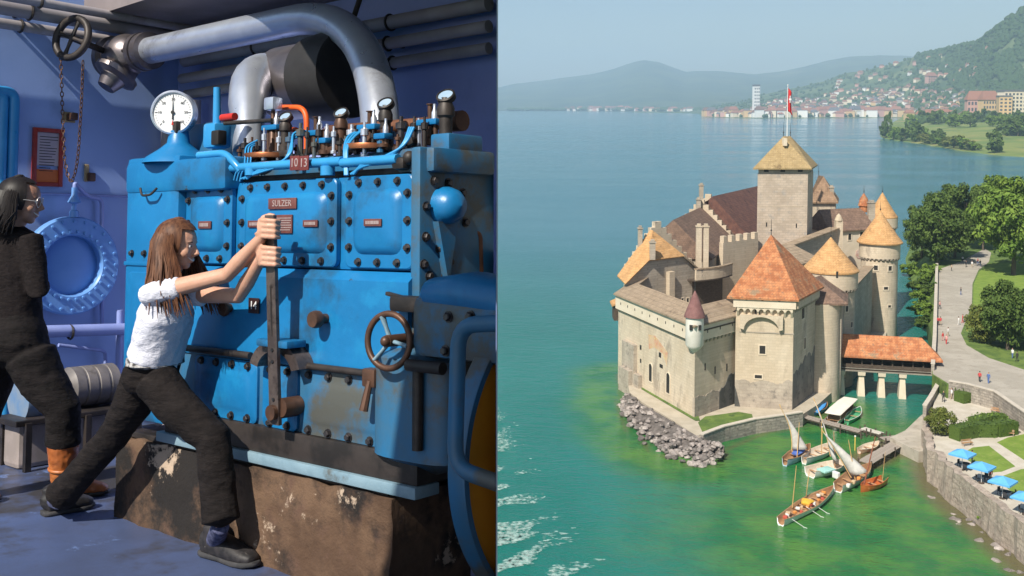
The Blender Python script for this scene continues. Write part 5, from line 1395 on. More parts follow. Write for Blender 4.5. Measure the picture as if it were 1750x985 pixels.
# ---- pipes and fittings on the walls
def add_pipe(label, pts, r, mat, name='wall_pipe', rr=.08, n=14, group=None, brackets=None):
    t = thing(name, label, 'pipe', ME, group)
    P = rounded(pts, rr, 6)
    mb = MB(); mb.tube(P, r, n); mb.build('tube', mat, t, smooth=60)
    for q in (brackets or []):
        c, d, w = q
        mb = MB(); mb.torus(c, d, r + .004, .008, 16, 6); mb.bbox(Vector(c) + Vector(w) * .5, (abs(w[0]) + .02, abs(w[1]) + .02, .02), .003); mb.build('bracket', M_dark, t)
    return t
def lw(u, v, off=.02): return ex(u, v, XL + off)
def wall_pipes():
    # fat aluminium exhaust pipe
    y = .9
    t = thing('exhaust_pipe', 'fat shiny aluminium pipe arching from the wall valve down to the engine top', 'pipe', ME)
    A = e(250, 88, y); B = e(505, 36, y); B.z = A.z
    P = [A, A + (B - A) * .5, B] + arc(B, e(600, 18, .78), e(634, 118, .50), 10)[1:] + arc(e(634, 118, .50), e(648, 160, .40), e(651, 225, .34), 5)[1:]
    mb = MB(); mb.tube(P, .088, 28); mb.build('tube', M_alu, t, smooth=60)
    mb = MB(); q = A + (B - A).normalized() * .02
    mb.cyl(q - (B - A).normalized() * .03, q + (B - A).normalized() * .03, .125, n=28); fl = mb.build('flange', M_duct, t, smooth=40)
    # valve body
    t = thing('gate_valve', 'grey cast valve with round flanges high in the wall corner', 'valve', ME)
    d = (B - A).normalized(); L = A - d * .02
    mb = MB(); mb.lathe([(.10, 0), (.13, -.005), (.13, -.05), (.085, -.06), (.085, -.10), (.12, -.13), (.145, -.20), (.145, -.28), (.12, -.36), (.15, -.37), (.15, -.42), (.08, -.43), (.0001, -.43)], o=L, axis=d, n=28)
    mb.build('valve_body', M_duct, t, smooth=40)
    mb = MB()
    c = L - d * .24
    mb.lathe([(.11, 0), (.12, .08), (.15, .09), (.15, .12), (.09, .14), (.06, .22), (.0001, .22)], o=c + Vector((0, 0, -.05)), axis=(-.1, -.55, -.8), n=24); mb.build('bonnet', M_duct, t, smooth=40)
    for k in range(8):
        a = k * pi / 4; o = d.orthogonal().normalized(); o2 = d.cross(o); p = L - d * .03 + (o * cos(a) + o2 * sin(a)) * .112
        mb = MB(); mb.cyl(p - d * .05, p + d * .05, .013, n=6); mb.build('bolt', M_bolt, t)
    mb = MB(); hw = ex(123, 65, XL + .35); mb.cyl(hw, c + Vector((-.05, -.05, 0)), .022, n=10); mb.build('spindle', M_dark, t, smooth=50)
    # chain wheel and chain
    axw = (hw - c).normalized(); axw = Vector((.30, -.93, .15)).normalized()
    mb = MB(); mb.torus(hw, axw, .135, .024, 36, 10)
    w = mb.build('chain_wheel', M_dark, t, smooth=60)
    sx = axw.orthogonal().normalized(); sy = axw.cross(sx)
    for k in range(4):
        a = .5 + k * pi / 2; q = sx * cos(a) + sy * sin(a)
        mb = MB(); mb.loft([hw, hw + q * .07, hw + q * .13], [(.014, .016), (.010, .012), (.012, .022)], side=axw, n=8); mb.build('spoke', M_dark, w, smooth=60)
    # chain, link by link
    tc = thing('hanging_chain', 'rusty link chain looped over the black chain wheel', 'chain', ME)
    yy = hw.y - .01
    pts = [e(104, 100, yy), e(107, 200, yy), e(110, 270, yy)] + arc(e(110, 270, yy), e(117, 318, yy), e(124, 308, yy), 5)[1:] + arc(e(124, 308, yy), e(133, 290, yy), e(136, 230, yy), 5)[1:] + [e(140, 160, yy), e(142, 100, yy)]
    # resample
    tot = sum((b - a).length for a, b in zip(pts, pts[1:])); n = int(tot / .030); out = []; acc = 0; i = 0
    for k in range(n):
        s = tot * k / n
        while i < len(pts) - 2 and acc + (pts[i + 1] - pts[i]).length < s: acc += (pts[i + 1] - pts[i]).length; i += 1
        f = (s - acc) / max((pts[i + 1] - pts[i]).length, 1e-6); out.append((pts[i].lerp(pts[i + 1], f), (pts[i + 1] - pts[i]).normalized()))
    lm = MB(); ring_ = []
    for k in range(10):
        a = 2 * pi * k / 10; ring_.append((.009 * cos(a), 0, .019 * sin(a)))
    lm.tube(ring_, .0035, 5, closed=True); me = lm.mesh('chain_link', M_brown, 60)
    for k, (p, tt) in enumerate(out):
        q = tt.to_track_quat('Z', 'Y').to_matrix().to_4x4()
        link('chain_link', me, tc, Matrix.Translation(p) @ q @ Matrix.Rotation((k % 2) * pi / 2 + .4, 4, 'Z'))
    # ceiling pipes along the back wall
    for y, h, r, lab in ((1.44, 1.02, .034, 'lowest grey pipe running along the back wall under the ceiling'), (1.40, 1.13, .036, 'middle grey pipe running along the back wall under the ceiling'), (1.42, 1.26, .042, 'topmost grey pipe running along the back wall under the ceiling')):
        xr = part_pt(part_t(y)).x - .06
        add_pipe(lab, [Vector((XL + .25, y, h + FLOOR_H)), Vector((xr, y, h + FLOOR_H))], r, M_greypipe, 'ceiling_pipe', brackets=[((-2.9, y, h + FLOOR_H), (1, 0, 0), (0, YB - y, 0)), ((-1.6, y, h + FLOOR_H), (1, 0, 0), (0, YB - y, 0))])
    # pipes along the left wall
    for x, h, r, lab in ((.10, 1.38, .035, 'outer pipe on the left wall passing above the black chain wheel'), (.22, 1.46, .05, 'thick grey pipe on the left wall close under the ceiling'), (.36, 1.50, .03, 'thin grey pipe on the left wall tight under the ceiling')):
        add_pipe(lab, [Vector((XL + x, -1.0, h + FLOOR_H - .02)), Vector((XL + x, 1.0, h + FLOOR_H - .02)), Vector((XL + x, YB - .03, h + FLOOR_H - .02))], r, M_greypipe, 'ceiling_pipe', brackets=[((XL + x, .3, h + FLOOR_H - .02), (0, 1, 0), (-x, 0, 0))])
    # uprights in the corner behind the gauge
    for u, r, lab in ((272, .045, 'stout upright pipe in the room corner behind the round gauge'), (292, .025, 'thin upright pipe between two stout ones in the room corner'), (330, .05, 'stout upright pipe behind the relief valve of the engine')):
        p = e(u, 250, 1.40); p.x = max(p.x, XL + .08)
        add_pipe(lab, [Vector((p.x, p.y, 0)), Vector((p.x, p.y, 2.32))], r, M_greypipe, 'wall_pipe')
    # blue uprights at the far left of the left wall
    for u, r, lab in ((22, .035, 'bright blue upright pipe on the left wall behind the woman'), (4, .03, 'blue upright pipe with a valve on the left wall behind the woman')):
        p = lw(u, 240, .07)
        add_pipe(lab, [Vector((p.x, p.y - .15, lw(u, 158, .07).z)), Vector((p.x, p.y, lw(u, 158, .07).z)), Vector((p.x, p.y, .02))], r, M_cyan, 'wall_pipe', rr=.06)
    # sheet duct elbow and drum
    t = thing('air_duct', 'silver sheet metal elbow rising from the engine into a dark drum', 'duct', ME)
    y = .55
    D0 = e(424, 262, .30); D1 = e(424, 180, .42)
    P = [D0, D0.lerp(D1, .5), D1] + arc(D1, e(424, 112, .6), e(478, 140, .80), 9)[1:]
    mb = MB(); mb.tube(P, [.075, .078, .10] + [.10 + .006 * k for k in range(len(P) - 3)], 24); mb.build('elbow', M_alu, t, smooth=60)
    a = e(470, 146, .80); b = e(545, 152, .80); b.z = a.z; c = e(598, 155, .80); c.z = a.z; dd = (b - a).normalized()
    mb = MB(); mb.lathe([(.0001, -.02), (.15, -.02), (.19, .04), (.205, .08), (.205, (b - a).length), (.0001, (b - a).length)], o=a, axis=dd, n=36); mb.build('drum', M_duct, t, smooth=40)
    mb = MB(); L = (c - b).length; mb.lathe([(.0001, -.015), (.225, -.015), (.23, 0), (.24, L * .5), (.23, L), (.0001, L)], o=b, axis=dd, n=36); mb.build('drum_sleeve', M_black, t, smooth=40)
    mb = MB(); mb.cyl(e(575, 120, .82) , Vector((e(575, 120, .82).x, 1.0, 2.7)), .015); mb.build('hanger', M_dark, t)
    # framed notice
    t = thing('framed_notice', 'printed notice in a red frame above an orange strip on the blue wall', 'notice', ME)
    a = lw(52, 318, .0); b = lw(107, 222, .0); x = XL + .012
    zc, yc = (a.z + b.z) / 2, (a.y + b.y) / 2; H, Wd = b.z - a.z, b.y - a.y
    mb = MB()
    fw = .028
    for cy, cz, sy, sz in ((a.y + fw / 2, zc, fw, H), (b.y - fw / 2, zc, fw, H), (yc, b.z - fw / 2, Wd - 2 * fw, fw), (yc, a.z + fw / 2, Wd - 2 * fw, fw)):
        mb.bbox((x, cy, cz), (.024, sy, sz), .004)
    mb.build('frame', pmat('frame_red', (.30, .028, .02), (.36, .04, .025), scale=9, rough=.5), t, smooth=30)
    mb = MB(); mb.box((x - .004, yc, zc + H * .14), (.006, Wd - 2 * fw, H * .64 - fw)); mb.build('paper', pmat('notice_paper', (.42, .36, .40), (.50, .42, .44), scale=8, rough=.7), t)
    mb = MB(); mb.box((x - .003, yc, a.z + fw + H * .11), (.006, Wd - 2 * fw, H * .22)); mb.build('strip', pmat('notice_orange', (.62, .15, .03), (.55, .12, .03), scale=6, rough=.6), t)
    mb = MB(); random.seed(2)
    for k in range(13):
        wl = (Wd - 2 * fw) * random.uniform(.45, .85); zz = b.z - fw - .03 - k * .019
        mb.box((x - .0004, a.y + fw + .02 + wl / 2, zz), (.0012, wl, .005))
    mb.build('print_lines', M_ink, t)
    # round hatch
    t = thing('wall_hatch', 'big round blue flanged hatch with a ring of bolts on the left wall', 'hatch', ME)
    c = ex(124, 454, XL + .14); R0 = abs(c.z - ex(124, 370, XL + .14).z)
    ax = Vector((1, -.02, 0)).normalized()
    Mh = pmat('hatch_paint', (.12, .29, .64), (.15, .33, .68), scale=3, rough=.4, stain=((.13, .25, .50), 3, .6))
    mb = MB(); mb.lathe([(R0 * .66, -.20), (R0 * .66, -.05), (R0, -.05), (R0 * 1.0, .0), (R0 * .97, .012), (R0 * .70, .012), (R0 * .64, .012), (R0 * .61, .0), (R0 * .60, -.07)], o=c, axis=ax, n=56); mb.build('flange_ring', Mh, t, smooth=35)
    mb = MB(); mb.lathe([(R0 * .62, -.055), (R0 * .5, -.045), (R0 * .30, -.035), (.0001, -.03)], o=c, axis=ax, n=48); mb.build('dished_cover', Mh, t, smooth=60)
    o = ax.orthogonal().normalized(); o2 = ax.cross(o)
    mb = MB(); mb.lathe([(.012, 0), (.011, .012), (.0001, .014)], n=6); bm_ = mb.mesh('bolt', Mh, 30)
    for n, rr in ((28, .69), (24, .90)):
        for k in range(n):
            a = 2 * pi * k / n; p = c + (o * cos(a) + o2 * sin(a)) * R0 * rr + ax * .011
            link('bolt', bm_, t, Matrix.Translation(p) @ ax.to_track_quat('Z', 'Y').to_matrix().to_4x4())
    mb = MB(); p = c + Vector((0, 0, R0 * .98)); mb.lathe([(.03, 0), (.03, .04), (.016, .05), (.016, .09), (.045, .10), (.02, .15), (.02, .2), (.0001, .2)], o=p, n=14); mb.build('vent_nipple', Mh, t, smooth=40)
    Mp = pmat('conduit_paint', (.24, .30, .60), (.28, .34, .64), scale=5, rough=.5)
    add_pipe('slim blue conduit bending down beside the round hatch', [p + Vector((0, 0, .2)), p + Vector((.0, .0, .23)), lw(150, 336, .09), lw(174, 340, .05), lw(174, 560, .05)], .014, Mp, 'conduit', rr=.05)
    add_pipe('thin conduit running level along the left wall beside the notice', [lw(30, 330, .02), Vector((XL + .02, YB - .02, lw(30, 330, .02).z))], .009, Mp, 'conduit')
    # level pipe below the hatch
    add_pipe('blue level pipe running along the left wall below the round hatch', [lw(-20, 570, .2), lw(235, 562, .2)], .04, Mp, 'wall_pipe', brackets=[(lw(120, 568, .2), (0, 1, 0), (-.2, 0, 0))])
    add_pipe('thin blue pipe with a drop near the corner below the hatch', [lw(100, 590, .08), lw(180, 600, .08), lw(180, 690, .08)], .012, Mp, 'conduit', rr=.04)
    add_pipe('upright blue pipe joining the level pipe beneath the hatch', [lw(205, 530, .15), Vector((lw(205, 530, .15).x, lw(205, 530, .15).y, .3))], .022, Mp, 'wall_pipe')
    # switch + bracket on wall
    t = thing('light_switch', 'small brown switch with pale cover plate on the left wall below the chain', 'switch', ME)
    q = lw(148, 296, .012); mb = MB(); mb.bbox(q, (.02, .03, .12), .006); mb.build('cover_plate', pmat('switch_tan', (.35, .26, .14), rough=.5), t)
    mb = MB(); q = lw(156, 303, .03); mb.bbox(q, (.04, .05, .06), .01); mb.build('switch_box', M_brown, t)
    t = thing('wall_bracket', 'small rusty bracket fixed to the left wall inside the chain loop', 'bracket', ME)
    q = lw(123, 200, .05); mb = MB(); mb.bbox(q, (.10, .04, .05), .008); mb.build('arm', M_brown, t)
    mb = MB(); mb.bbox((XL + .006, q.y, q.z), (.012, .09, .07), .003); mb.build('backplate', pmat('switch_tan', (.35, .26, .14), rough=.5), t)
    # lamp box top left
    t = thing('junction_box', 'small pale junction box hanging from the pipes on the left wall', 'box', ME)
    q = lw(29, 18, .06); mb = MB(); mb.bbox(q, (.10, .09, .07), .012); mb.build('box', M_greypipe, t); mb = MB(); mb.cyl(q, q + Vector((0, 0, .12)), .01); mb.build('stem', M_greypipe, t)
    # pump and motor behind the woman
    t = thing('feed_pump', 'grey ribbed pump motor on an iron frame low against the left wall', 'pump', ME)
    Mm = pmat('motor_paint', (.14, .13, .13), (.20, .18, .17), scale=6, rough=.55, metal=.2, stain=((.08, .07, .06), 4, .56))
    y0 = lw(20, 660, .45).y; a = ex(108, 664, XL + .62); b = ex(196, 656, XL + .62); b.z = a.z
    dd = (b - a).normalized(); L = (b - a).length; r = .125
    mb = MB(); prof = [(.0001, 0), (r * .8, 0), (r * .9, .02)]
    k = 0; s = .03
    while s < L - .05: prof += [(r * .97, s), (r, s + .004), (r, s + .06), (r * .97, s + .064)]; s += .075
    prof += [(r * .92, L - .03), (r * .75, L), (.0001, L)]
    mb.lathe(prof, o=a, axis=dd, n=28); mb.build('motor', Mm, t, smooth=40)
    mb = MB(); c = ex(45, 678, XL + .62); mb.lathe([(.0001, -.05), (.14, -.05), (.15, 0), (.13, .05), (.06, .06), (.05, .3)], o=(c.x, c.y, a.z - .03), axis=dd, n=28); mb.build('pump_head', pmat('pump_blue', (.12, .22, .38), (.2, .26, .34), scale=7, rough=.5), t, smooth=40)
    zt = a.z - r - .02
    mb = MB(); mb.bbox(((a.x + c.x) / 2 + .05, (b.y + c.y) / 2, zt), (.30, (b.y - c.y) + .3, .035), .006); mb.build('bed_plate', M_dark, t)
    for fx in (-.1, .2):
        for yy in (c.y - .08, (b.y + c.y) / 2, b.y + .05):
            mb = MB(); mb.box(((a.x + c.x) / 2 + fx, yy, zt / 2), (.035, .035, zt)); mb.build('leg', M_dark, t)
    mb = MB(); mb.bbox(((a.x + c.x) / 2 + .02, (b.y + c.y) / 2 - .1, .14), (.2, .55, .28), .03); mb.build('sump', pmat('sump_grey', (.26, .22, .2), (.36, .3, .28), scale=5, rough=.7), t)
wall_pipes()
# ================================================================== PEOPLE
def rp(u, v, d):
    """point at (u, v), d metres in front of the camera along the room's floor, in the room's frame"""
    r = MR.to_3x3().inverted() @ ray(u, v); p = r * (d / r.y)
    return MEI @ (MR @ p)
def fleshed(mb, name, mats, parent, voxel=.007, smooth_it=6, disp=None, M=None):
    o = mb.build(name, mats, parent, M=M)
    r = o.modifiers.new('remesh', 'REMESH'); r.mode = 'VOXEL'; r.voxel_size = voxel; r.use_smooth_shade = True
    s = o.modifiers.new('smooth', 'SMOOTH'); s.factor = .5; s.iterations = smooth_it
    if disp:
        for k, (strength, size) in enumerate(disp):
            tx = bpy.data.textures.new(name + '_folds', 'CLOUDS'); tx.noise_scale = size; tx.noise_depth = 2
            d = o.modifiers.new('folds', 'DISPLACE'); d.texture = tx; d.strength = strength; d.mid_level = .5; d.texture_coords = 'LOCAL'
    return o
def settle(objs):
    """apply the modifiers so that every part is a plain mesh"""
    bpy.context.view_layer.update()
    dg = bpy.context.evaluated_depsgraph_get()
    for o in objs:
        me = bpy.data.meshes.new_from_object(o.evaluated_get(dg)); me.name = o.name
        old = o.data; o.modifiers.clear(); o.data = me
        me.polygons.foreach_set('use_smooth', [True] * len(me.polygons))
        bpy.data.meshes.remove(old)
M_skin = pmat('skin', (.56, .31, .21), (.60, .34, .24), scale=14, rough=.5, c3=(.58, .29, .20)); M_skin.node_tree.nodes['Principled BSDF'].inputs['Subsurface Weight'].default_value = .12; M_skin.node_tree.nodes['Principled BSDF'].inputs['Subsurface Radius'].default_value = (.012, .005, .003)
M_skin2 = pmat('skin_tan', (.40, .20, .13), (.44, .23, .15), scale=14, rough=.5)
M_hairb = pmat('hair_brown', (.075, .030, .016), (.15, .066, .034), scale=9, rough=.55, stretch=(6, 6, .5), spec=.25, c3=(.045, .018, .011))
M_hairk = pmat('hair_black', (.008, .006, .006), (.016, .012, .011), scale=9, rough=.5, stretch=(6, 6, .5), spec=.3)
M_shirt = pmat('shirt_white', (.62, .63, .72), (.68, .68, .76), scale=9, rough=.85, bump=.75, bscale=11, dist=.022, stretch=(1, 1, 1.8), sheen=.1)
M_jean = pmat('jeans_charcoal', (.009, .007, .007), (.016, .0125, .012), scale=12, rough=.9, bump=.8, bscale=9, dist=.022, stretch=(1, 1, 2.6), stain=((.026, .021, .019), 5, .60), spec=.2)
M_pants = pmat('trousers_black', (.009, .0075, .0075), (.015, .012, .012), scale=12, rough=.9, bump=.8, bscale=8, dist=.022, stretch=(1, 1, 2.4), spec=.2)
M_knit = pmat('sweater_black', (.010, .0075, .008), (.016, .012, .012), scale=40, rough=.95, bump=.7, bscale=22, dist=.012, stretch=(1, 1, 2.2), spec=.2)
M_shoe = pmat('shoe_black', (.012, .011, .012), (.03, .026, .027), scale=30, rough=.6, wear=((.25, .22, .20), 60, .64))
M_shoe2 = pmat('shoe_plain_black', (.012, .011, .012), (.025, .022, .022), scale=30, rough=.6)
M_boot = pmat('boot_leather', (.36, .105, .025), (.46, .15, .04), scale=5, rough=.38, bump=.3, bscale=10, dist=.008, c3=(.27, .07, .018))
M_sole = pmat('sole_rubber', (.03, .03, .032), (.05, .048, .05), scale=20, rough=.8)
M_eye = pmat('eye_dark', (.02, .012, .01), rough=.15)
M_eyew = pmat('eye_white', (.75, .72, .70), rough=.2)
M_lip = pmat('lips', (.48, .15, .12), rough=.4)
M_teeth = pmat('teeth', (.75, .72, .68), rough=.3)
M_brow = pmat('brow', (.06, .03, .02), rough=.7)
def frame3(f, up):
    f = Vector(f).normalized(); r = f.cross(Vector(up)).normalized(); u = r.cross(f).normalized(); return f, r, u
def head_shape(mb, c, f, up, s):
    """skull, jaw, nose, ears; s = head height"""
    f, r, u = frame3(f, up)
    P = lambda a, b, z: c + f * (a * s) + r * (b * s) + u * (z * s)
    def ell(o, ra, rb, rc, n=16, m=12):
        vs = []; fs = []
        base = MB(); base.ball((0, 0, 0), 1.0, n, m)
        mb.add([o + f * (v[0] * ra * s) + r * (v[1] * rb * s) + u * (v[2] * rc * s) for v in base.v], base.f)
    ell(P(-.04, 0, .12), .42, .335, .38)
    ell(P(.10, 0, .02), .27, .29, .36)
    ell(P(.14, 0, -.22), .20, .235, .22)
    ell(P(.23, 0, -.37), .10, .12, .09)
    for b in (-1, 1): ell(P(.22, b * .17, -.10), .12, .10, .12)          # cheeks
    ell(P(.27, 0, .12), .10, .22, .07)                                 # brow ridge
    mb.loft([P(.33, 0, .08), P(.40, 0, -.02), P(.455, 0, -.09), P(.36, 0, -.135)], [.030 * s, .042 * s, .055 * s, .05 * s], side=r, n=10)   # nose
    ell(P(.345, 0, -.225), .05, .10, .028); ell(P(.335, 0, -.275), .05, .085, .03)   # lips
    for b in (-1, 1): ell(P(-.02, b * .335, -.02), .075, .035, .12)       # ears
    return P
def face_parts(parent, P, c, f, up, s, smile=False):
    f, r, u = frame3(f, up)
    for b in (-1, 1):
        mb = MB(); mb.ball(P(.30, b * .135, .035), .045 * s, 12, 8); mb.build('eye', M_eyew, parent, smooth=60)
        mb = MB(); mb.ball(P(.325, b * .14, .033), .028 * s, 10, 8); mb.build('iris', M_eye, parent, smooth=60)
        mb = MB(); mb.loft([P(.335, b * .06, .10), P(.335, b * .14, .13), P(.28, b * .22, .105)], [.012 * s, .016 * s, .008 * s], side=u, n=8); mb.build('eyebrow', M_brow, parent, smooth=60)
    mb = MB()
    if smile:
        mb.loft([P(.31, -.14, -.20), P(.365, -.06, -.245), P(.378, 0, -.255), P(.365, .06, -.245), P(.31, .14, -.20)], [.006 * s, .016 * s, .020 * s, .016 * s, .006 * s], side=u, n=10); mb.build('teeth', M_teeth, parent, smooth=60)
    else:
        mb.loft([P(.335, -.10, -.25), P(.385, -.04, -.245), P(.395, 0, -.25), P(.385, .04, -.245), P(.335, .10, -.25)], [.008 * s, .020 * s, .022 * s, .020 * s, .008 * s], side=u, n=10); mb.build('mouth', M_lip, parent, smooth=60)
def shoe(mb_u, mb_s, heel, toe, w=.045, h=.075):
    """upper and sole from heel point to toe point on the floor"""
    d = (toe - heel); L = d.length; d.normalize(); up = Vector((0, 0, 1)); s = d.cross(up)
    P = lambda a, z: heel + d * (a * L) + up * z
    mb_u.loft([P(-.02, .05), P(.02, .055), P(.2, .058), P(.42, .052), P(.65, .043), P(.85, .037), P(.97, .033)], [(w * .55, .040), (w * .85, .055), (w * .95, .058), (w * 1.0, .052), (w * 1.1, .040), (w * 1.0, .030), (w * .65, .020)], side=s, n=16, power=2.4)
    mb_u.loft([P(.17, .05), P(.19, h), P(.17, h + .035)], [(w * .95, w * 1.25), (w * .92, w * 1.15), (w * .88, w * 1.1)], side=s, n=14)
    mb_s.loft([P(-.04, .013), P(.05, .013), P(.4, .013), P(.7, .013), P(.9, .015), P(1.02, .02)], [(w * .7, .013), (w * .95, .013), (w * .9, .013), (w * 1.12, .013), (w * 1.0, .013), (w * .5, .010)], side=s, n=16, power=4)
def strands(mb, roots, n_seg, path_fn, r0, r1, n=5):
    for q in roots:
        P = path_fn(q); m = len(P)
        mb.tube(P, [r0 * (1 - .25 * k / m) if k < m - 1 else r1 for k in range(m)], n)

def girl():
    T = thing('person', 'child with long brown hair in white top and dark jeans pushing the steel lever', 'person', ME @ Matrix.Translation(ez(250, 920, 0)))
    off = ez(250, 920, 0)
    g = lambda u, v, d: rp(u, v, d) - off
    flo = lambda u, v: ez(u, v, 0) - off
    F = Vector((.80, .58, 0)).normalized(); Rt = Vector((F.y, -F.x, 0)); UPV = Vector((0, 0, 1))
    pelvis, waist, chest, neckb = g(256, 645, 4.53), g(266, 605, 4.49), g(284, 535, 4.44), g(288, 486, 4.42)
    hc = g(304, 420, 4.41)
    shN, shF = g(262, 502, 4.31), g(312, 502, 4.50)
    elN, wrN = g(388, 470, 4.23), g(449, 405, 4.135)
    elF, wrF = g(408, 506, 4.31), g(449, 438, 4.16)
    hipN, knN, anN = g(266, 660, 4.43), g(364, 752, 4.31), g(377, 892, 4.235)
    hipF, knF, anF = g(240, 668, 4.60), g(192, 748, 4.74), g(100, 852, 4.955)
    LX, LZ0, LZ1 = LEVER['x'] - off.x, LEVER['z0'] - off.z, LEVER['z1'] - off.z
    LYf = lambda z: LEVER['y0'] + (LEVER['y1'] - LEVER['y0']) * (z - LZ0) / (LZ1 - LZ0) - off.y
    b = MB()
    P = head_shape(b, hc, F + Vector((0, 0, -.16)), UPV, .205)
    b.loft([neckb - UPV * .03, neckb + UPV * .03, hc - UPV * .05], [.046, .040, .042], side=Rt, n=14)
    b.loft([pelvis, waist, chest, neckb - UPV * .03], [(.11, .08), (.095, .07), (.12, .08), (.06, .05)], side=Rt, n=16)
    b.loft([shN, shN.lerp(elN, .5), elN, elN.lerp(wrN, .35), wrN], [.043, .037, .032, .033, .022], side=UPV, n=14)
    b.loft([shF, shF.lerp(elF, .5), elF, elF.lerp(wrF, .35), wrF], [.043, .037, .032, .033, .022], side=UPV, n=14)
    for h, k, a in ((hipN, knN, anN), (hipF, knF, anF)): b.loft([h, h.lerp(k, .5), k, k.lerp(a, .4), a], [.06, .055, .045, .042, .030], side=Rt, n=12)
    for a, hl, to in ((anN, flo(352, 950), flo(432, 972)), (anF, flo(78, 883), flo(152, 868))):
        b.loft([a, hl.lerp(to, .22) + UPV * .08], [.030, .030], side=Rt, n=10)
    # hands: the palm sits on the lever's near left, four fingers wrap its front and right edge
    fing = MB()
    for wr, zc, flip in ((wrN, LZ1 - .055, 1), (wrF, LZ1 - .165, 1)):
        y0 = LYf(zc)
        pc = Vector((LX - .030, y0 - .026, zc))
        fing.loft([wr, wr.lerp(pc, .55) + Vector((-.004, -.004, .006)), pc, pc + Vector((.022, -.006, .0))], [(.022, .020), (.030, .020), (.040, .020), (.036, .014)], side=UPV, n=14)
        for k in range(4):
            z = zc + .033 - k * .0215; ln = (.92, 1.0, .96, .82)[k]
            q = [Vector((LX - .040, y0 - .026, z)), Vector((LX - .012, y0 - .033, z + .002)), Vector((LX + .020 * ln, y0 - .030, z)), Vector((LX + .043, y0 - .014, z - .002)), Vector((LX + .041, y0 + .010, z - .003)), Vector((LX + .016, y0 + .019, z - .003))]
            fing.loft(q, [.0105, .0108, .0102, .0095, .0088, .0072], side=UPV, n=10)
        q = [Vector((LX - .046, y0 - .018, zc + .018)), Vector((LX - .042, y0 - .004, zc + .046)), Vector((LX - .026, y0 + .014, zc + .056)), Vector((LX - .004, y0 + .020, zc + .052))]
        fing.loft(q, [.014, .0125, .0105, .009], side=UPV, n=10)
    hb = fleshed(b, 'body', M_skin, T, .006, 5)
    # the hands are part of the same surface
    b.add(fing.v, fing.f)
    COL.objects.unlink(hb); bpy.data.objects.remove(hb)
    hb = fleshed(b, 'body', M_skin, T, .0042, 3)
    face_parts(T, P, hc, F + Vector((0, 0, -.16)), UPV, .205, smile=True)
    # top
    m = MB(); Fm = F
    hem = g(267, 609, 4.485)
    m.loft([hem, hem.lerp(chest, .35), chest, chest.lerp(neckb, .55) + UPV * .0, neckb - UPV * .005], [(.142, .112), (.138, .108), (.152, .108), (.135, .085), (.062, .055)], side=Rt, n=24, power=2.3)
    m.loft([shN - (elN - shN) * .12, shN.lerp(elN, .18), shN.lerp(elN, .36)], [.044, .048, .046], side=UPV, n=16)
    m.loft([shF - (elF - shF) * .12, shF.lerp(elF, .18), shF.lerp(elF, .36)], [.050, .052, .049], side=UPV, n=16)
    m.loft([shN, neckb, shF], [.046, .052, .046], side=UPV, n=14)
    kn = hem + F * .10 + Rt * .03
    m.loft([kn + UPV * .03, kn, kn - UPV * .05, kn - UPV * .11 + F * .01], [.012, .012, .008, .006], side=Rt, n=8)
    sh = fleshed(m, 'shirt', M_shirt, T, .007, 4, [(.016, .09), (.006, .035)])
    # jeans
    m = MB()
    m.loft([waist - UPV * .0, waist.lerp(pelvis, .5), pelvis, pelvis - UPV * .05], [(.118, .095), (.135, .108), (.142, .112), (.12, .09)], side=Rt, n=22, power=2.3)
    m.loft([hipN + UPV * .03, hipN.lerp(knN, .3), hipN.lerp(knN, .7), knN, knN.lerp(anN, .3), knN.lerp(anN, .7), anN + UPV * .005], [(.09, .095), (.088, .09), (.078, .078), (.073, .076), (.070, .073), (.068, .072), (.072, .078)], side=Rt, n=20)
    m.loft([hipF + UPV * .03, hipF.lerp(knF, .3), hipF.lerp(knF, .7), knF, knF.lerp(anF, .3), knF.lerp(anF, .7), anF + (knF - anF).normalized() * .02], [(.088, .09), (.086, .086), (.074, .074), (.070, .070), (.068, .068), (.069, .070), (.073, .076)], side=Rt, n=20)
    je = fleshed(m, 'jeans', M_jean, T, .007, 3, [(.012, .08), (.004, .03)])
    # socks + shoes
    objs = [hb, sh, je]
    for a, hl, to, mt in ((anN, flo(352, 948), flo(436, 972), M_shoe), (anF, flo(76, 882), flo(158, 867), M_shoe2)):
        u_, s_ = MB(), MB(); shoe(u_, s_, hl, to, .050, .10)
        o = fleshed(u_, 'shoe', mt, T, .006, 3); objs.append(o)
        s_.build('sole', M_sole, o, smooth=50)
        d_ = (to - hl); sd = d_.normalized().cross(UPV)
        for k in range(4):
            q = hl + d_ * (.40 + k * .075) + UPV * (.100 - k * .012); lm = MB(); lm.tube([q - sd * .03 - UPV * .010, q + UPV * .004, q + sd * .03 - UPV * .010], .0032, 6); lm.build('lace', M_brow, o, smooth=60)
        m = MB(); m.loft([a - UPV * .015, hl.lerp(to, .2) + UPV * .07], [.036, .042], side=Rt, n=14); m.build('sock', pmat('sock_blue', (.03, .035, .09), (.10, .11, .2), scale=40, rough=.9), T, smooth=60)
    # hair: cap and long locks
    f, r, u = frame3(F + Vector((0, 0, -.16)), UPV); s = .205
    hm = MB(); rnd = random.Random(11)
    base = MB(); base.ball((0, 0, 0), 1.0, 24, 16)
    vs = []
    for v in base.v:
        q = Vector(v)
        rad = Vector((.47, .40, .45))
        p = P(-.055 + q.x * rad.x * 1.0, q.y * rad.y, .125 + q.z * rad.z)
        vs.append(p)
    fs = [fc for fc in base.f if not (sum(base.v[i][0] for i in fc) / len(fc) > .52 and sum(base.v[i][2] for i in fc) / len(fc) < .62) and sum(base.v[i][2] for i in fc) / len(fc) > -.6]
    hm.add(vs, fs)
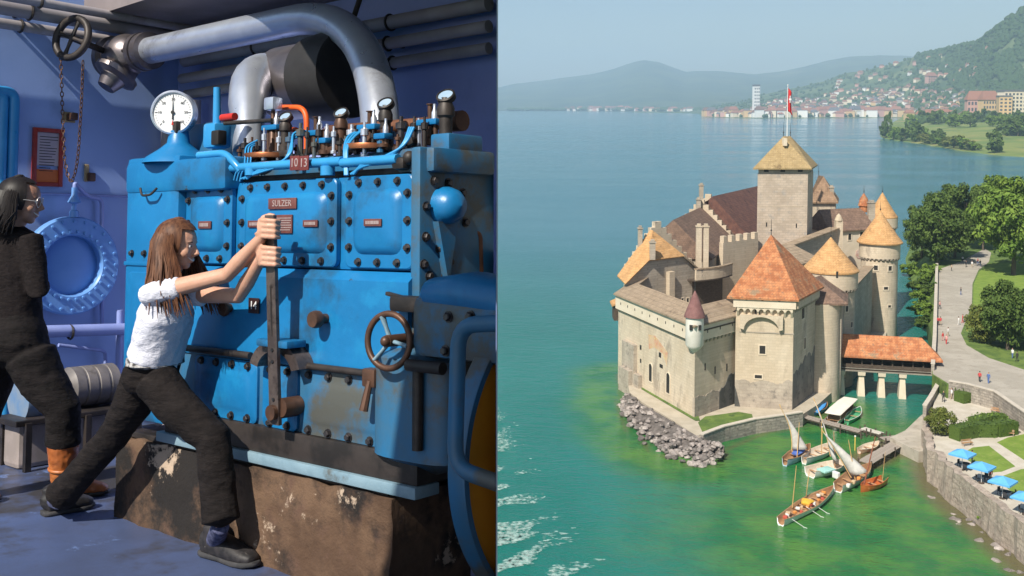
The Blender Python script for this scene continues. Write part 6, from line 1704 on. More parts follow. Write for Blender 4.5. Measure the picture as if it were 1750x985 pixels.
    for k in range(330):
        th = rnd.uniform(-2.25, 1.80)             # angle from the back of the head round to the temples
        ph = rnd.uniform(.05, 1.15)
        d = Vector((-cos(th), sin(th), 0))
        top = P(-.05 + d.x * .30 * sin(ph), d.y * .26 * sin(ph), .125 + .44 * cos(ph) + .02)
        sidep = P(-.055 + d.x * .49, d.y * .42, .0)
        front = abs(th) > 1.5
        L = rnd.uniform(.20, .31) if not front else rnd.uniform(.18, .30)
        drift = F * rnd.uniform(.035, .10) + Rt * rnd.uniform(-.012, .035) + d.x * f * .02 + d.y * r * .01
        p3 = sidep - UPV * L * .45 + drift * .45 + Vector((rnd.uniform(-.008, .008), rnd.uniform(-.008, .008), 0)) + (r * d.y + f * d.x) * .012
        p4 = sidep - UPV * L + drift + Vector((rnd.uniform(-.016, .016), rnd.uniform(-.016, .016), 0)) + (r * d.y + f * d.x) * .03
        Pth = [top, top.lerp(sidep, .5) + (r * d.y + f * d.x) * .012, sidep, sidep.lerp(p3, .5), p3, p3.lerp(p4, .5) + (r * d.y) * .01, p4]
        rr = rnd.uniform(.0042, .0078)
        hm.tube(Pth, [rr * .7, rr, rr, rr, rr * .95, rr * .8, rr * .25], 5)
    hm.build('hair', M_hairb, T, smooth=70)
    # belt loop pattern strip at the waist
    m = MB(); q = waist - UPV * .012
    m.loft([q, q - UPV * .03], [(.139, .112), (.142, .114)], side=Rt, n=24, power=2.3); m.build('belt', pmat('belt_pattern', (.05, .045, .045), (.5, .48, .47), scale=55, rough=.8), T, smooth=50)
    return objs

def woman():
    off = ez(110, 848, 0)
    T = thing('person', 'adult in black sweater and black trousers with tan leather boots and glasses, smiling', 'person', ME @ Matrix.Translation(off))
    g = lambda u, v, d: rp(u, v, d) - off
    flo = lambda u, v: ez(u, v, 0) - off
    F = Vector((-.50, .86, 0)).normalized(); Rt = Vector((F.y, -F.x, 0)); UPV = Vector((0, 0, 1))
    HF = Vector((.62, .78, -.12)).normalized()
    s = .235; d = 5.25
    hc = g(37, 345, d); neckb = g(18, 402, d + .02); chest = g(12, 455, d + .03); waist = g(18, 540, d + .02); pelvis = g(20, 590, d)
    shR, shL = g(52, 418, d - .02), g(-32, 420, d + .1)
    elR, elL = g(66, 500, d - .06), g(-55, 505, d + .1)
    wrR = elR + F * .20 + Vector((0, 0, .03)) - Rt * .12; wrL = elL + F * .22 + Rt * .08
    hipN, knN, anN = g(52, 622, d - .02), g(108, 700, d - .02), g(108, 838, d + .04)
    hipF, knF, anF = g(-8, 620, d + .08), g(-40, 730, d + .1), g(-62, 850, d + .1)
    b = MB(); P = head_shape(b, hc, HF, UPV, s)
    b.loft([neckb - UPV * .04, neckb + UPV * .02, hc - UPV * .05], [.06, .052, .052], side=Rt, n=14)
    b.loft([pelvis, waist, chest, neckb - UPV * .04], [(.14, .10), (.12, .09), (.15, .10), (.07, .06)], side=Rt, n=16)
    for a, q, w in ((shR, elR, wrR), (shL, elL, wrL)):
        b.loft([a, a.lerp(q, .5), q, q.lerp(w, .4), w], [.05, .044, .038, .036, .026], side=F, n=12)
        dd = (w - q).normalized(); b.loft([w, w + dd * .04, w + dd * .085], [(.026, .016), (.038, .016), (.036, .012)], side=UPV, n=12)
        for k in range(4): b.loft([w + dd * .08 + UPV * (.027 - k * .018), w + dd * .11 + UPV * (.027 - k * .019) - F * .005, w + dd * .135 + UPV * (.02 - k * .018) - Rt * .02], [.009, .0085, .007], side=UPV, n=8)
        b.loft([w + dd * .03 + UPV * .03, w + dd * .06 + UPV * .055, w + dd * .09 + UPV * .06], [.011, .0105, .008], side=F, n=8)
    for h, k, a in ((hipN, knN, anN), (hipF, knF, anF)): b.loft([h, h.lerp(k, .5), k, k.lerp(a, .4), a], [.08, .07, .055, .05, .036], side=Rt, n=12)
    hb = fleshed(b, 'body', M_skin2, T, .006, 3)
    face_parts(T, P, hc, HF, UPV, s, smile=True)
    # glasses
    f, r, u = frame3(HF, UPV)
    gl = MB()
    for bb in (-1, 1):
        c = P(.385, bb * .155, .03)
        gl.torus(c, f + r * bb * .15, .026, .0022, 20, 6)
        gl.tube([P(.37, bb * .27, .045), P(.15, bb * .345, .05), P(-.02, bb * .36, .04)], .0022, 6)
    gl.tube([P(.40, -.05, .045), P(.415, 0, .055), P(.40, .05, .045)], .002, 6)
    gl.build('glasses', pmat('glasses_metal', (.55, .50, .46), rough=.3, metal=.7), T, smooth=60)
    m = MB()
    m.loft([waist - UPV * .045, waist, chest - UPV * .05, chest + UPV * .03, neckb - UPV * .01, neckb + UPV * .05], [(.165, .135), (.155, .125), (.175, .13), (.165, .12), (.085, .085), (.062, .065)], side=Rt, n=24, power=2.2)
    for a, q, w in ((shR, elR, wrR), (shL, elL, wrL)):
        m.loft([a - (q - a) * .14, a.lerp(q, .4), q, q.lerp(w, .5), w], [.068, .062, .052, .048, .036], side=F, n=16)
    m.loft([shR, neckb, shL], [.062, .072, .062], side=UPV, n=14)
    sw = fleshed(m, 'sweater', M_knit, T, .007, 4, [(.012, .09)])
    m = MB()
    m.loft([waist - UPV * .0, waist.lerp(pelvis, .5), pelvis, pelvis - UPV * .07], [(.145, .12), (.17, .14), (.18, .15), (.15, .12)], side=Rt, n=22, power=2.3)
    m.loft([hipN + UPV * .04, hipN.lerp(knN, .4), knN, knN.lerp(anN, .30), knN.lerp(anN, .42)], [(.125, .13), (.112, .115), (.088, .09), (.082, .084), (.084, .086)], side=Rt, n=20)
    m.loft([hipF + UPV * .04, hipF.lerp(knF, .4), knF, knF.lerp(anF, .30), knF.lerp(anF, .42)], [(.125, .13), (.112, .115), (.088, .09), (.08, .082), (.082, .084)], side=Rt, n=20)
    tr = fleshed(m, 'trousers', M_pants, T, .009, 3, [(.012, .09), (.005, .035)])
    objs = [hb, sw, tr]
    for k, a, hl, to in ((knN, anN, flo(96, 848), flo(184, 846)), (knF, anF, flo(-80, 862), flo(0, 858))):
        u_, s_ = MB(), MB(); shoe(u_, s_, hl, to, .045, .1)
        t_ = k.lerp(a, .36)
        u_.loft([t_, k.lerp(a, .6), k.lerp(a, .85), hl.lerp(to, .2) + UPV * .06], [(.078, .08), (.072, .074), (.056, .06), (.044, .055)], side=Rt, n=18)
        o = fleshed(u_, 'boot', M_boot, T, .007, 3, [(.012, .04)]); objs.append(o); s_.build('sole', M_black, o, smooth=50)
        m = MB(); q = k.lerp(a, .72); dd = (a - k).normalized(); m.torus(q, dd, .066, .008, 24, 6); m.build('strap', M_boot, o, smooth=60)
    hm = MB(); rnd = random.Random(4)
    base = MB(); base.ball((0, 0, 0), 1.0, 24, 16)
    vs = [P(-.075 + v[0] * .47, v[1] * .40, .125 + v[2] * .43) for v in base.v]
    fs = [fc for fc in base.f if not (sum(base.v[i][0] for i in fc) / len(fc) > .45 and sum(base.v[i][2] for i in fc) / len(fc) < .70) and sum(base.v[i][2] for i in fc) / len(fc) > -.7]
    hm.add(vs, fs)
    for k in range(260):
        th = rnd.uniform(-1.75, 1.75); ph = rnd.uniform(.05, 1.15); dv = Vector((-cos(th), sin(th), 0))
        top = P(-.07 + dv.x * .30 * sin(ph), dv.y * .26 * sin(ph), .125 + .44 * cos(ph) + .01)
        sd = P(-.08 + dv.x * .49, dv.y * .42, -.02)
        L = rnd.uniform(.10, .17); out = (r * dv.y + f * dv.x)
        p3 = sd - UPV * L * .5 + out * .02; p4 = sd - UPV * L - f * .03 + Vector((rnd.uniform(-.02, .02), rnd.uniform(-.02, .02), 0)) + out * .01
        rr = rnd.uniform(.005, .009)
        hm.tube([top, top.lerp(sd, .5) + out * .014, sd, sd.lerp(p3, .5), p3, p4], [rr * .7, rr, rr, rr, rr * .9, rr * .3], 5)
    hm.build('hair', M_hairk, T, smooth=70)
    return objs
settle(girl() + woman())
# ================================================================== TREES
def leaf_crown(seed, clumps=44, leaves=70, shape=(.5, .5, .42), cz=.58, size=.04, hollow=.55, tall=1.0):
    """unit tree crown: leaf-sized faces gathered in clumps through the volume"""
    rnd = random.Random(seed); mb = MB(); cs = []
    for k in range(clumps):
        while True:
            q = V3((rnd.uniform(-1, 1), rnd.uniform(-1, 1), rnd.uniform(-1, 1)))
            if hollow < q.length < 1: break
        j = 1 + .22 * mnoise.noise(V3((q.x * 2 + seed, q.y * 2, q.z * 2)))
        c = V3((q.x * shape[0] * j, q.y * shape[1] * j, cz + q.z * shape[2] * j)); cs.append(c)
        r = rnd.uniform(.09, .18) * (.8 if q.z > .6 else 1)
        for i in range(leaves):
            n = V3((rnd.gauss(0, 1), rnd.gauss(0, 1), rnd.gauss(0, 1) + .35)).normalized()
            p = c + n * r * (rnd.random() ** .4) * 1.0; p.z = c.z + (p.z - c.z) * .8
            n2 = (n + V3((rnd.gauss(0, .5), rnd.gauss(0, .5), rnd.gauss(0, .5) + .3))).normalized()
            a = n2.orthogonal().normalized(); b = n2.cross(a); s = size * rnd.uniform(.6, 1.3); t = rnd.uniform(0, 6.3)
            u_ = a * cos(t) + b * sin(t); w_ = -a * sin(t) + b * cos(t)
            mb.add([p - u_ * s, p + w_ * s * .55 + n2 * s * .15, p + u_ * s, p - w_ * s * .55 + n2 * s * .15], [(0, 1, 2, 3)])
    return mb, cs
def plain_mesh(mb, name, mats):
    me = bpy.data.meshes.new(name); me.from_pydata(mb.v, [], mb.f)
    for m in (mats if isinstance(mats, (list, tuple)) else [mats]): me.materials.append(m)
    return me
def leafmat(name, a, b, c):
    m = pmat(name, a, b, scale=7, rough=.7, c3=c, spec=.25, detail=3)
    m.node_tree.nodes['Principled BSDF'].inputs['Transmission Weight'].default_value = 0
    return m
L_dark = leafmat('leaves_dark', (.050, .088, .015), (.092, .140, .025), (.028, .056, .011))
L_mid = leafmat('leaves_mid', (.095, .165, .020), (.16, .235, .034), (.055, .105, .015))
L_yel = leafmat('leaves_yellowish', (.095, .120, .022), (.16, .175, .035), (.055, .085, .018))
M_bark = pmat('bark', (.09, .068, .05), (.14, .11, .085), scale=3, rough=.95, bump=.5)
def trunk_mesh(cs, seed, h=.42):
    rnd = random.Random(seed); mb = MB()
    top = V3((0.02, 0, h)); mb.tube([(0, 0, -.02), (.005, .005, h * .4), top, (0.0, 0, .72)], [.034, .027, .022, .006], 8)
    for c in rnd.sample(cs, min(9, len(cs))):
        s = V3((0, 0, rnd.uniform(h * .6, h * 1.1))); mb.tube([s, s.lerp(c, .5) + V3((0, 0, .03)), s.lerp(c, .92)], [.013, .008, .003], 5)
    return mb.mesh('trunk', M_bark, 50)
TREES = []
for sd, mt, sh in ((1, L_dark, (.46, .46, .42)), (2, L_mid, (.5, .5, .40)), (3, L_dark, (.42, .44, .44)), (4, L_mid, (.54, .5, .38))):
    mb, cs = leaf_crown(sd, 74, 130, sh, size=.030)
    TREES.append((plain_mesh(mb, 'crown', mt), trunk_mesh(cs, sd)))
mb, cs = leaf_crown(9, 50, 110, (.5, .5, .42), .45, .034); TREES.append((plain_mesh(mb, 'crown', L_yel), trunk_mesh(cs, 9, .3)))
def put_tree(kind, p, h, w, label, group=None, name='broadleaf_tree', rot=0.0):
    M = Matrix.Translation(p) @ Matrix.Rotation(rot, 4, 'Z') @ Matrix.Diagonal((w, w, h, 1))
    t = thing(name, label, 'tree', M, group)
    link('crown', TREES[kind][0], t); link('trunk', TREES[kind][1], t); return t
def tree_px(kind, u, vb, vt, wpx, label, z=UP, group=None, rot=0, name='broadleaf_tree'):
    """tree with its foot at (u, vb) on level z, top at row vt, crown wpx wide"""
    p = W(u, vb, z); top = D(u, vt, p.y).z; put_tree(kind, p, top - z, wpx / FPX * p.y, label, group, name, rot)
G1 = 'dark trees between the canal and the road'
LB1S = ('dark green tree beside the far end of the road parapet', 'dark tree behind the others where the road bends away', 'dark tree overhanging the road bend', 'dark tree leaning out over the canal', 'low dark tree between the canal tree and the road bend', 'broad bright-edged tree across the road from the dark clump', 'dark tree on the far side of the road bend')
for i, (k, u, vb, vt, w) in enumerate(((0, 1603, 452, 345, 92), (2, 1650, 420, 318, 80), (0, 1632, 440, 362, 78), (2, 1575, 440, 352, 62), (0, 1612, 408, 322, 70), (3, 1700, 405, 302, 84), (2, 1680, 428, 338, 60))):
    tree_px(k, u, vb, vt, w, LB1S[i], group=G1, rot=i * 1.3)
tree_px(3, 1732, 470, 306, 128, 'large bright green broadleaf tree on the lawn beside the road', rot=.4)
tree_px(1, 1790, 450, 330, 120, 'bright green broadleaf tree behind the lawn at the roadside', rot=2.1)
tree_px(0, 1722, 598, 488, 92, 'dense green tree at the near end of the road beside the lawn', rot=1.1)
tree_px(0, 1752, 588, 498, 90, 'leafy dark green tree between the dense tree and the bushy one at the road edge', rot=3.0)
tree_px(2, 1790, 600, 500, 100, 'dark bushy tree at the road edge beside the dense green tree', rot=2.2)
tree_px(4, 1682, 585, 512, 66, 'olive tinged small tree at the near corner of the lawn', rot=.3)
tree_px(4, 1607, 742, 690, 52, 'rounded yellowish green tree by the garden stair', z=GA, rot=.7)
def bush_mesh(seed, mt, n=30, lv=90, shape=(.5, .5, .40), size=.05):
    mb, cs = leaf_crown(seed, n, lv, shape, .42, size, .2); return plain_mesh(mb, 'foliage', mt)
BUSH = [bush_mesh(21, L_mid), bush_mesh(22, L_dark), bush_mesh(23, L_yel)]
def stem_mesh():
    mb = MB()
    for k in range(5): a = k * 1.26; mb.tube([(.04 * cos(a), .04 * sin(a), 0), (.2 * cos(a), .2 * sin(a), .4)], [.025, .01], 5)
    return mb.mesh('stem', M_bark)
STEM = stem_mesh()
def put_bush(kind, p, w, h, label, group=None, name='shrub', d=None, rot=0):
    t = thing(name, label, 'shrub', Matrix.Translation(p) @ Matrix.Rotation(rot, 4, 'Z') @ Matrix.Diagonal((w, d or w, h, 1)), group)
    link('foliage', BUSH[kind], t); link('stem', STEM, t)
random.seed(31)
for i, (u, v, w, h) in enumerate(((1557, 470, 6, 5), (1570, 450, 7, 6), (1583, 480, 6.5, 5.5), (1577, 515, 6, 5), (1588, 505, 5, 4.5), (1586, 540, 5, 4), (1592, 470, 5, 4), (1562, 495, 5, 4), (1598, 448, 5, 5), (1568, 535, 4.5, 3.5), (1580, 558, 4, 3))):
    f = max(0, min(1, (u - 1552) / 44)); z = -.2 + 5.4 * f
    put_bush((0, 1, 0)[i % 3], W(u, v, z) + V3((0, 0, -.4)), w, h, 'leafy green bush on the canal bank below the road parapet', 'bushes on the canal bank', rot=i)
# clipped hedges and garden bushes
def hedge(label, pts, z, w, h, kind=1):
    t = thing('hedge', label, 'hedge', W(*pts[0], z)); o = t.location.copy(); rnd = random.Random(len(label)); k = 0
    P = [W(u, v, z) for u, v in pts]
    m = MB()
    for a, b in zip(P, P[1:]):
        n = max(2, int((b - a).length / .25))
        for i in range(n * 12):
            c = a.lerp(b, rnd.random()); side = (b - a).normalized(); nn = V3((-side.y, side.x, 0))
            q = c + nn * rnd.uniform(-w / 2, w / 2) + V3((0, 0, rnd.random() ** .6 * h * (1 + .25 * mnoise.noise(c * .7)))) - o
            nv = V3((rnd.gauss(0, 1), rnd.gauss(0, 1), rnd.gauss(0, 1) + .6)).normalized(); x = nv.orthogonal().normalized(); y = nv.cross(x); s = rnd.uniform(.10, .22)
            m.add([q - x * s, q + y * s * .7, q + x * s, q - y * s * .7], [(0, 1, 2, 3)])
    me = plain_mesh(m, 'foliage', (L_mid, L_dark, L_yel)[kind]); link('foliage', me, t)
    m = MB()
    for a, b in zip(P, P[1:]):
        c = (a + b) / 2 - o; d_ = (b - a); m.box(c + V3((0, 0, h * .42)), (d_.length * .98, w * .8, h * .84), Matrix.Rotation(atan2(d_.y, d_.x), 3, 'Z'))
    m.build('core', L_dark, t)
hedge('broad dark hedge on the garden terrace below the road', [(1638, 688), (1665, 684), (1692, 690)], GA, 2.4, 1.9, 1)
hedge('light green shrub hedge at the end of the broad dark hedge', [(1696, 688), (1712, 700)], GA, 2.0, 1.6, 0)
hedge('long clipped hedge along the lawns, dark green', [(1630, 752), (1665, 745), (1700, 745), (1732, 740)], GA, 2.2, 2.2, 1)
hedge('taller clipped hedge behind the long clipped hedge', [(1662, 735), (1690, 728), (1718, 728)], GA, 2.0, 2.0, 0)
hedge('green climber hedge at the foot of the road wall', [(1702, 698), (1735, 720), (1765, 742)], GA, 1.2, 1.4, 0)

# ================================================================== WALLS, ROCKS, QUAYS
def path_wall(name, label, pts, w, zb, zt, mat, cap=None, cat='wall', wob=0.0):
    P = pts; t = thing(name, label, cat, (P[0].x, P[0].y, zb)); o = t.location.copy()
    def band(hw, z0, z1, m, nm):
        fine = []
        for a, b in zip(P, P[1:]):
            n = max(1, int((b - a).length / 1.2)); fine += [a.lerp(b, i / n) for i in range(n)]
        fine.append(P[-1]); mb = MB(); vs = []; k = len(fine)
        for i in range(k):
            d_ = (fine[min(i + 1, k - 1)] - fine[max(i - 1, 0)]); d_.z = 0; d_.normalize(); nn = V3((d_.y, -d_.x, 0))
            for s, z in ((1, z0), (1, z1), (-1, z1), (-1, z0)):
                j = nn * (mnoise.noise(fine[i] * .9 + V3((0, 0, z))) * wob)
                q = fine[i] + nn * s * hw + j; vs.append((q.x - o.x, q.y - o.y, z - o.z + wob * .5 * mnoise.noise(fine[i] * .7) * (z == z1)))
        fs = [(4 * i + a, 4 * i + (a + 1) % 4, 4 * i + 4 + (a + 1) % 4, 4 * i + 4 + a) for i in range(k - 1) for a in range(4)] + [(0, 1, 2, 3), (4 * k - 4, 4 * k - 3, 4 * k - 2, 4 * k - 1)]
        mb.add(vs, fs); mb.build(nm, m, t)
    band(w / 2, zb, zt, mat, 'wall_body')
    if cap: band(w / 2 + .08, zt + .003, zt + .16, cap, 'coping')
    return t
M_cap = pmat('coping_stone', (.46, .41, .34), (.53, .47, .39), scale=1, rough=.9, bump=.4)
M_sea = pmat('sea_wall_stone', (.36, .29, .235), (.46, .38, .31), scale=.9, rough=.95, bump=1.0, bscale=1.8, dist=.25, c3=(.25, .20, .165), brick=(1.3, .6, .09, .4))
path_wall('sea_wall', 'rugged pinkish stone sea wall holding up the garden above the green water', [W(u, v, GA) for u, v in ((1584, 732), (1589, 770), (1640, 816), (1700, 861), (1760, 906), (1850, 986))], 1.0, -1.1, GA + .6, M_sea, wob=.7)
path_wall('road_parapet', 'pale stone parapet along the canal side of the road', [W(u, v, UP) for u, v in ((1601, 458), (1597, 585), (1594, 634))], .5, UP - .6, UP + 1.1, M_stone, M_cap)
path_wall('retaining_wall', 'stone retaining wall with pale coping between road and garden', [W(u, v, UP) for u, v in ((1622, 657), (1652, 662), (1700, 675), (1750, 710), (1830, 758))], .5, GA - .5, UP + .5, M_stone, M_cap)
path_wall('quay_wall', 'low quay parapet with light coping at the foot of the castle', [W(u, v, 1.7) for u, v in ((1199, 749), (1236, 735), (1290, 722), (1340, 715), (1370, 710))], .6, -.5, 2.2, M_stone, M_cap)
path_wall('garden_stair_wall', 'curved pale stair wall from the bridge head down to the garden', [W(u, v, GA) for u, v in ((1608, 655), (1600, 672), (1590, 690), (1580, 705))], .5, .2, GA + 1.0, M_stone, M_cap)
def rock_mesh(seed, sub=2):
    rnd = random.Random(seed * 13 + 1); bm = bmesh.new()
    for k in range(16):
        q = V3((rnd.gauss(0, 1), rnd.gauss(0, 1), rnd.gauss(0, 1))).normalized() * rnd.uniform(.8, 1.1); bm.verts.new((q.x * 1.1, q.y * .85, q.z * .7))
    bmesh.ops.convex_hull(bm, input=bm.verts[:])
    bmesh.ops.delete(bm, geom=[v for v in bm.verts if not v.link_faces], context='VERTS')
    bmesh.ops.bevel(bm, geom=bm.edges[:], offset=.07, segments=1, affect='EDGES')
    me = bpy.data.meshes.new('boulder'); bm.to_mesh(me); bm.free(); me.materials.append(M_rock); return me
M_rock = pmat('boulder_stone', (.17, .145, .13), (.30, .26, .235), scale=.9, rough=.95, bump=.8, bscale=3, dist=.1, c3=(.11, .095, .088))
def vary_by_object(m, lo, hi):
    t = m.node_tree; b = t.nodes['Principled BSDF']; src = b.inputs['Base Color'].links[0].from_socket
    oi = t.nodes.new('ShaderNodeObjectInfo'); mr = t.nodes.new('ShaderNodeMapRange'); mr.inputs[3].default_value = lo; mr.inputs[4].default_value = hi
    mx = t.nodes.new('ShaderNodeMix'); mx.data_type = 'RGBA'; mx.blend_type = 'MULTIPLY'; mx.inputs[0].default_value = 1
    t.links.new(oi.outputs['Random'], mr.inputs[0]); t.links.new(src, mx.inputs[6]); t.links.new(mr.outputs[0], mx.inputs[7]); t.links.new(mx.outputs[2], b.inputs['Base Color'])
vary_by_object(M_rock, .55, 1.75)
ROCKS = [rock_mesh(k, 1 if k % 2 else 2) for k in range(8)]
def boulders():
    rnd = random.Random(77)
    inner = [(1070, 672), (1096, 690), (1135, 712), (1168, 732), (1200, 750), (1238, 762)]
    outer = [(1059, 690), (1068, 722), (1100, 758), (1140, 782), (1190, 797), (1234, 794)]
    mb = MB(); I = [W(u, v, 1.72) for u, v in inner]; O_ = [W(u, v, -.5) for u, v in outer]; n_ = len(I); mb.add(I + O_ + [V3((p.x, p.y, -1.4)) for p in O_] + [V3((p.x, p.y, -1.4)) for p in I], [(j * n_ + i, j * n_ + i + 1, (j + 1) % 4 * n_ + i + 1, (j + 1) % 4 * n_ + i) for j in range(4) for i in range(n_ - 1)]); tag(mb.build('rock_bank', pmat('bank_rubble', (.10, .085, .075), (.17, .145, .13), scale=1.5, rough=1, bump=1, bscale=3, dist=.2)), kind='structure')
    for k in range(290):
        s = rnd.random() * 4.999; i = int(s); f = s - i; g = rnd.random() ** .85
        a = V3(inner[i]).lerp(V3(inner[i + 1]), f); b = V3(outer[i]).lerp(V3(outer[i + 1]), f); q = a.lerp(b, g)
        z = 1.65 * (1 - g) + rnd.uniform(-.2, .25); r = rnd.uniform(.32, .66) * (1.2 if g > .7 else 1)
        o = link('boulder', ROCKS[k % 8], None, Matrix.Translation(W(q[0], q[1], z)) @ Matrix.Rotation(rnd.uniform(0, 6.3), 4, 'Z') @ Matrix.Rotation(rnd.uniform(-.4, .4), 4, 'X') @ Matrix.Scale(r, 4))
        tag(o, 'grey boulder in the rip-rap heap below the curtain wall', 'boulder', 'boulders piled below the curtain wall')
    for k in range(26):
        f = rnd.random(); p = W(1604, 836, 0).lerp(W(1770, 985, 0), f) + V3((rnd.uniform(-2.4, .4), rnd.uniform(-1.5, 1.5), -.15)); r = rnd.uniform(.3, .85)
        o = link('boulder', ROCKS[k % 8], None, Matrix.Translation(p) @ Matrix.Rotation(rnd.uniform(0, 6.3), 4, 'Z') @ Matrix.Scale(r, 4)); tag(o, 'brown boulder lying in shallow water along the sea wall', 'boulder', 'boulders along the sea wall')
    for k in range(6):
        p = W(1648 + 12 * k, 868 + 9 * k, .2); put_bush(k % 3, p, rnd.uniform(1, 2.2), rnd.uniform(1, 2), 'small green shrub growing from the foot of the sea wall', 'shrubs at the sea wall foot', rot=k)
boulders()
def planked(name, label, a, b, w, z, mat, th=.25, posts=True):
    d_ = b - a; L = d_.length; ang = atan2(d_.y, d_.x)
    t = thing(name, label, 'jetty', Matrix.Translation((a.x, a.y, z)) @ Matrix.Rotation(ang, 4, 'Z'))
    n = int(L / .55); m = MB(); m.bbox((0, 0, 0), (.50, w, .09), .015); me = m.mesh('plank', mat)
    for k in range(n): link('plank', me, t, Matrix.Translation((.27 + k * .55, random.uniform(-.03, .03), .12)))
    m = MB(); m.box((L / 2, w * .38, -.03), (L, .18, .2)); m.box((L / 2, -w * .38, -.03), (L, .18, .2)); m.build('beam', M_wood, t)
    if posts:
        for k in range(max(2, int(L / 3)) + 1):
            for s in (-1, 1):
                m = MB(); m.cyl((k * L / max(2, int(L / 3)), s * w * .46, -z - 1), (k * L / max(2, int(L / 3)), s * w * .46, .5), .11, n=8); m.build('pile', M_wood, t)
    return t
M_plank = pmat('grey_planks', (.27, .225, .185), (.36, .31, .26), scale=2, rough=.95, bump=.4, c3=(.22, .18, .15))
planked('boardwalk', 'plank walkway from the castle quay into the harbour', W(1374, 713, .8), W(1476, 740, .8), 1.7, .8, M_plank)
planked('landing_stage', 'short pale landing stage floating beside the plank walkway', W(1474, 733, .6), W(1511, 744, .6), 1.3, .6, pmat('pale_planks', (.52, .48, .42), (.58, .54, .47), scale=2, rough=.9))
planked('jetty', 'broad plank jetty reaching from the ramp to the moored boats', W(1478, 792, .9), W(1538, 757, .9), 2.0, .9, M_plank)
planked('footbridge', 'short plank bridge joining the ramp and the landing stage', W(1508, 752, .9), W(1545, 748, .9), 1.7, .9, M_plank)
# ================================================================== BOATS
def hull_mb(L, Bm, H, stern=.35, n=14, sheer=.35):
    """open hull: outside, inside and gunwale; x forward"""
    mb = MB(); sec = []
    for i in range(n + 1):
        s = i / n; w = Bm / 2 * (stern + (1 - stern) * (s / .45) ** .8 if s < .45 else max(0.02, 1 - ((s - .45) / .55) ** 2.2)); z = H * (1 + sheer * ((s - .45) ** 2) * 3)
        x = (s - .5) * L; sec.append((x, w, z))
    prof_o = [(0, -.25), (.55, -.18), (.9, .35), (1.0, 1.0)]; prof_i = [(.93, .97), (.82, .40), (.5, .12), (0, .08)]
    vs = []
    for (x, w, z) in sec:
        ring_ = [(x, -w * a, z * b if b > 0 else b * H) for a, b in reversed(prof_o)] + [(x, w * a, z * b if b > 0 else b * H) for a, b in prof_o[1:]]
        ring_ += [(x * .98, w * a, z * b) for a, b in prof_i] + [(x * .98, -w * a, z * b) for a, b in reversed(prof_i[:-1])]
        vs += ring_
    k = len(vs) // (n + 1); fs = []; mi = []
    for i in range(n):
        for j in range(k): fs.append((i * k + j, i * k + (j + 1) % k, (i + 1) * k + (j + 1) % k, (i + 1) * k + j)); mi.append(0 if j < 6 else 1)
    fs.append(tuple(range(k))); mi.append(0); fs.append(tuple(n * k + j for j in range(k))); mi.append(0)
    mb.add(vs, fs); mb.m = mi; return mb, sec
M_hullw = pmat('hull_white', (.66, .66, .64), (.72, .71, .68), scale=1, rough=.4)
M_woodl = pmat('boat_wood', (.36, .20, .10), (.46, .27, .14), scale=2, rough=.5, stretch=(1, 6, 6))
M_sail = pmat('sailcloth', (.42, .40, .37), (.50, .48, .44), scale=1.1, rough=.9, bump=.4, bscale=2, dist=.1)
M_spar = pmat('spar_wood', (.50, .30, .12), (.58, .37, .16), scale=3, rough=.5)
def boat(label, a, b, Bm, H, hm, im, seats=4, cat='boat', name='sailing_boat', stern=.35, extra=None, group=None, rim=None):
    """a = stern, b = bow on the water"""
    d_ = b - a; L = d_.length
    MM = Matrix.Translation((a + b) / 2) @ Matrix.Rotation(atan2(d_.y, d_.x), 4, 'Z'); t = thing(name, label, cat, MM, group); BOATM[t.name] = MM.inverted()
    mb, sec = hull_mb(L, Bm, H, stern); mb.build('hull', [hm, im], t, 50)
    for s in (1, -1):
        m = MB(); m.tube([(x, s * w, z + .01) for x, w, z in sec], .05, 6); m.build('gunwale', rim or im, t, 50)
    for k in range(seats):
        x = (-.36 + .66 * k / max(1, seats - 1)) * L; i = min(range(len(sec)), key=lambda q: abs(sec[q][0] - x)); m = MB(); m.bbox((x, 0, H * .62), (.28, sec[i][1] * 1.75, .06), .01); m.build('thwart', M_woodl, t)
    return t, L
BOATM = {}
def local(t, p): return BOATM[t.name] @ p
def mast(t, foot, top, r=.07, mat=None, name='mast'):
    m = MB(); m.cyl(local(t, foot), local(t, top), r, r * .6, 8); return m.build(name, mat or M_spar, t, 50)
def sail(t, peak, tack, clew, belly=.6, bow_=.35):
    """lateen sail hung from a curved yard between tack and peak"""
    peak, tack, clew = [local(t, q) for q in (peak, tack, clew)]
    nrm = (tack - peak).cross(clew - peak).normalized(); n = 12; m = MB(); vs = []
    side = ((tack - peak).normalized().cross(nrm)).normalized()
    if side.dot(clew - peak) > 0: side = -side
    yard = []
    for i in range(n + 1):
        s = i / n; e0 = peak.lerp(tack, s) + side * (-bow_ * 4 * s * (1 - s)); e1 = peak.lerp(clew, s) + side * (-.25 * bow_ * 4 * s * (1 - s)); yard.append(e0)
        for j in range(7): q = j / 6; vs.append(e0.lerp(e1, q) + nrm * (belly * 4 * q * (1 - q) * (.25 + s) * .6 + .10 * sin(s * 17 + q * 5) * q))
    fs = [(i * 7 + j, i * 7 + j + 1, (i + 1) * 7 + j + 1, (i + 1) * 7 + j) for i in range(n) for j in range(6)]
    m.add(vs, fs); o = m.build('sail', M_sail, t, 60); so = o.modifiers.new('thick', 'SOLIDIFY'); so.thickness = .03
    m = MB(); ext = peak + (peak - tack).normalized() * .5; m.tube([ext] + yard + [tack + (tack - peak).normalized() * .4], .07, 7); m.build('yard', M_spar, t, 50)
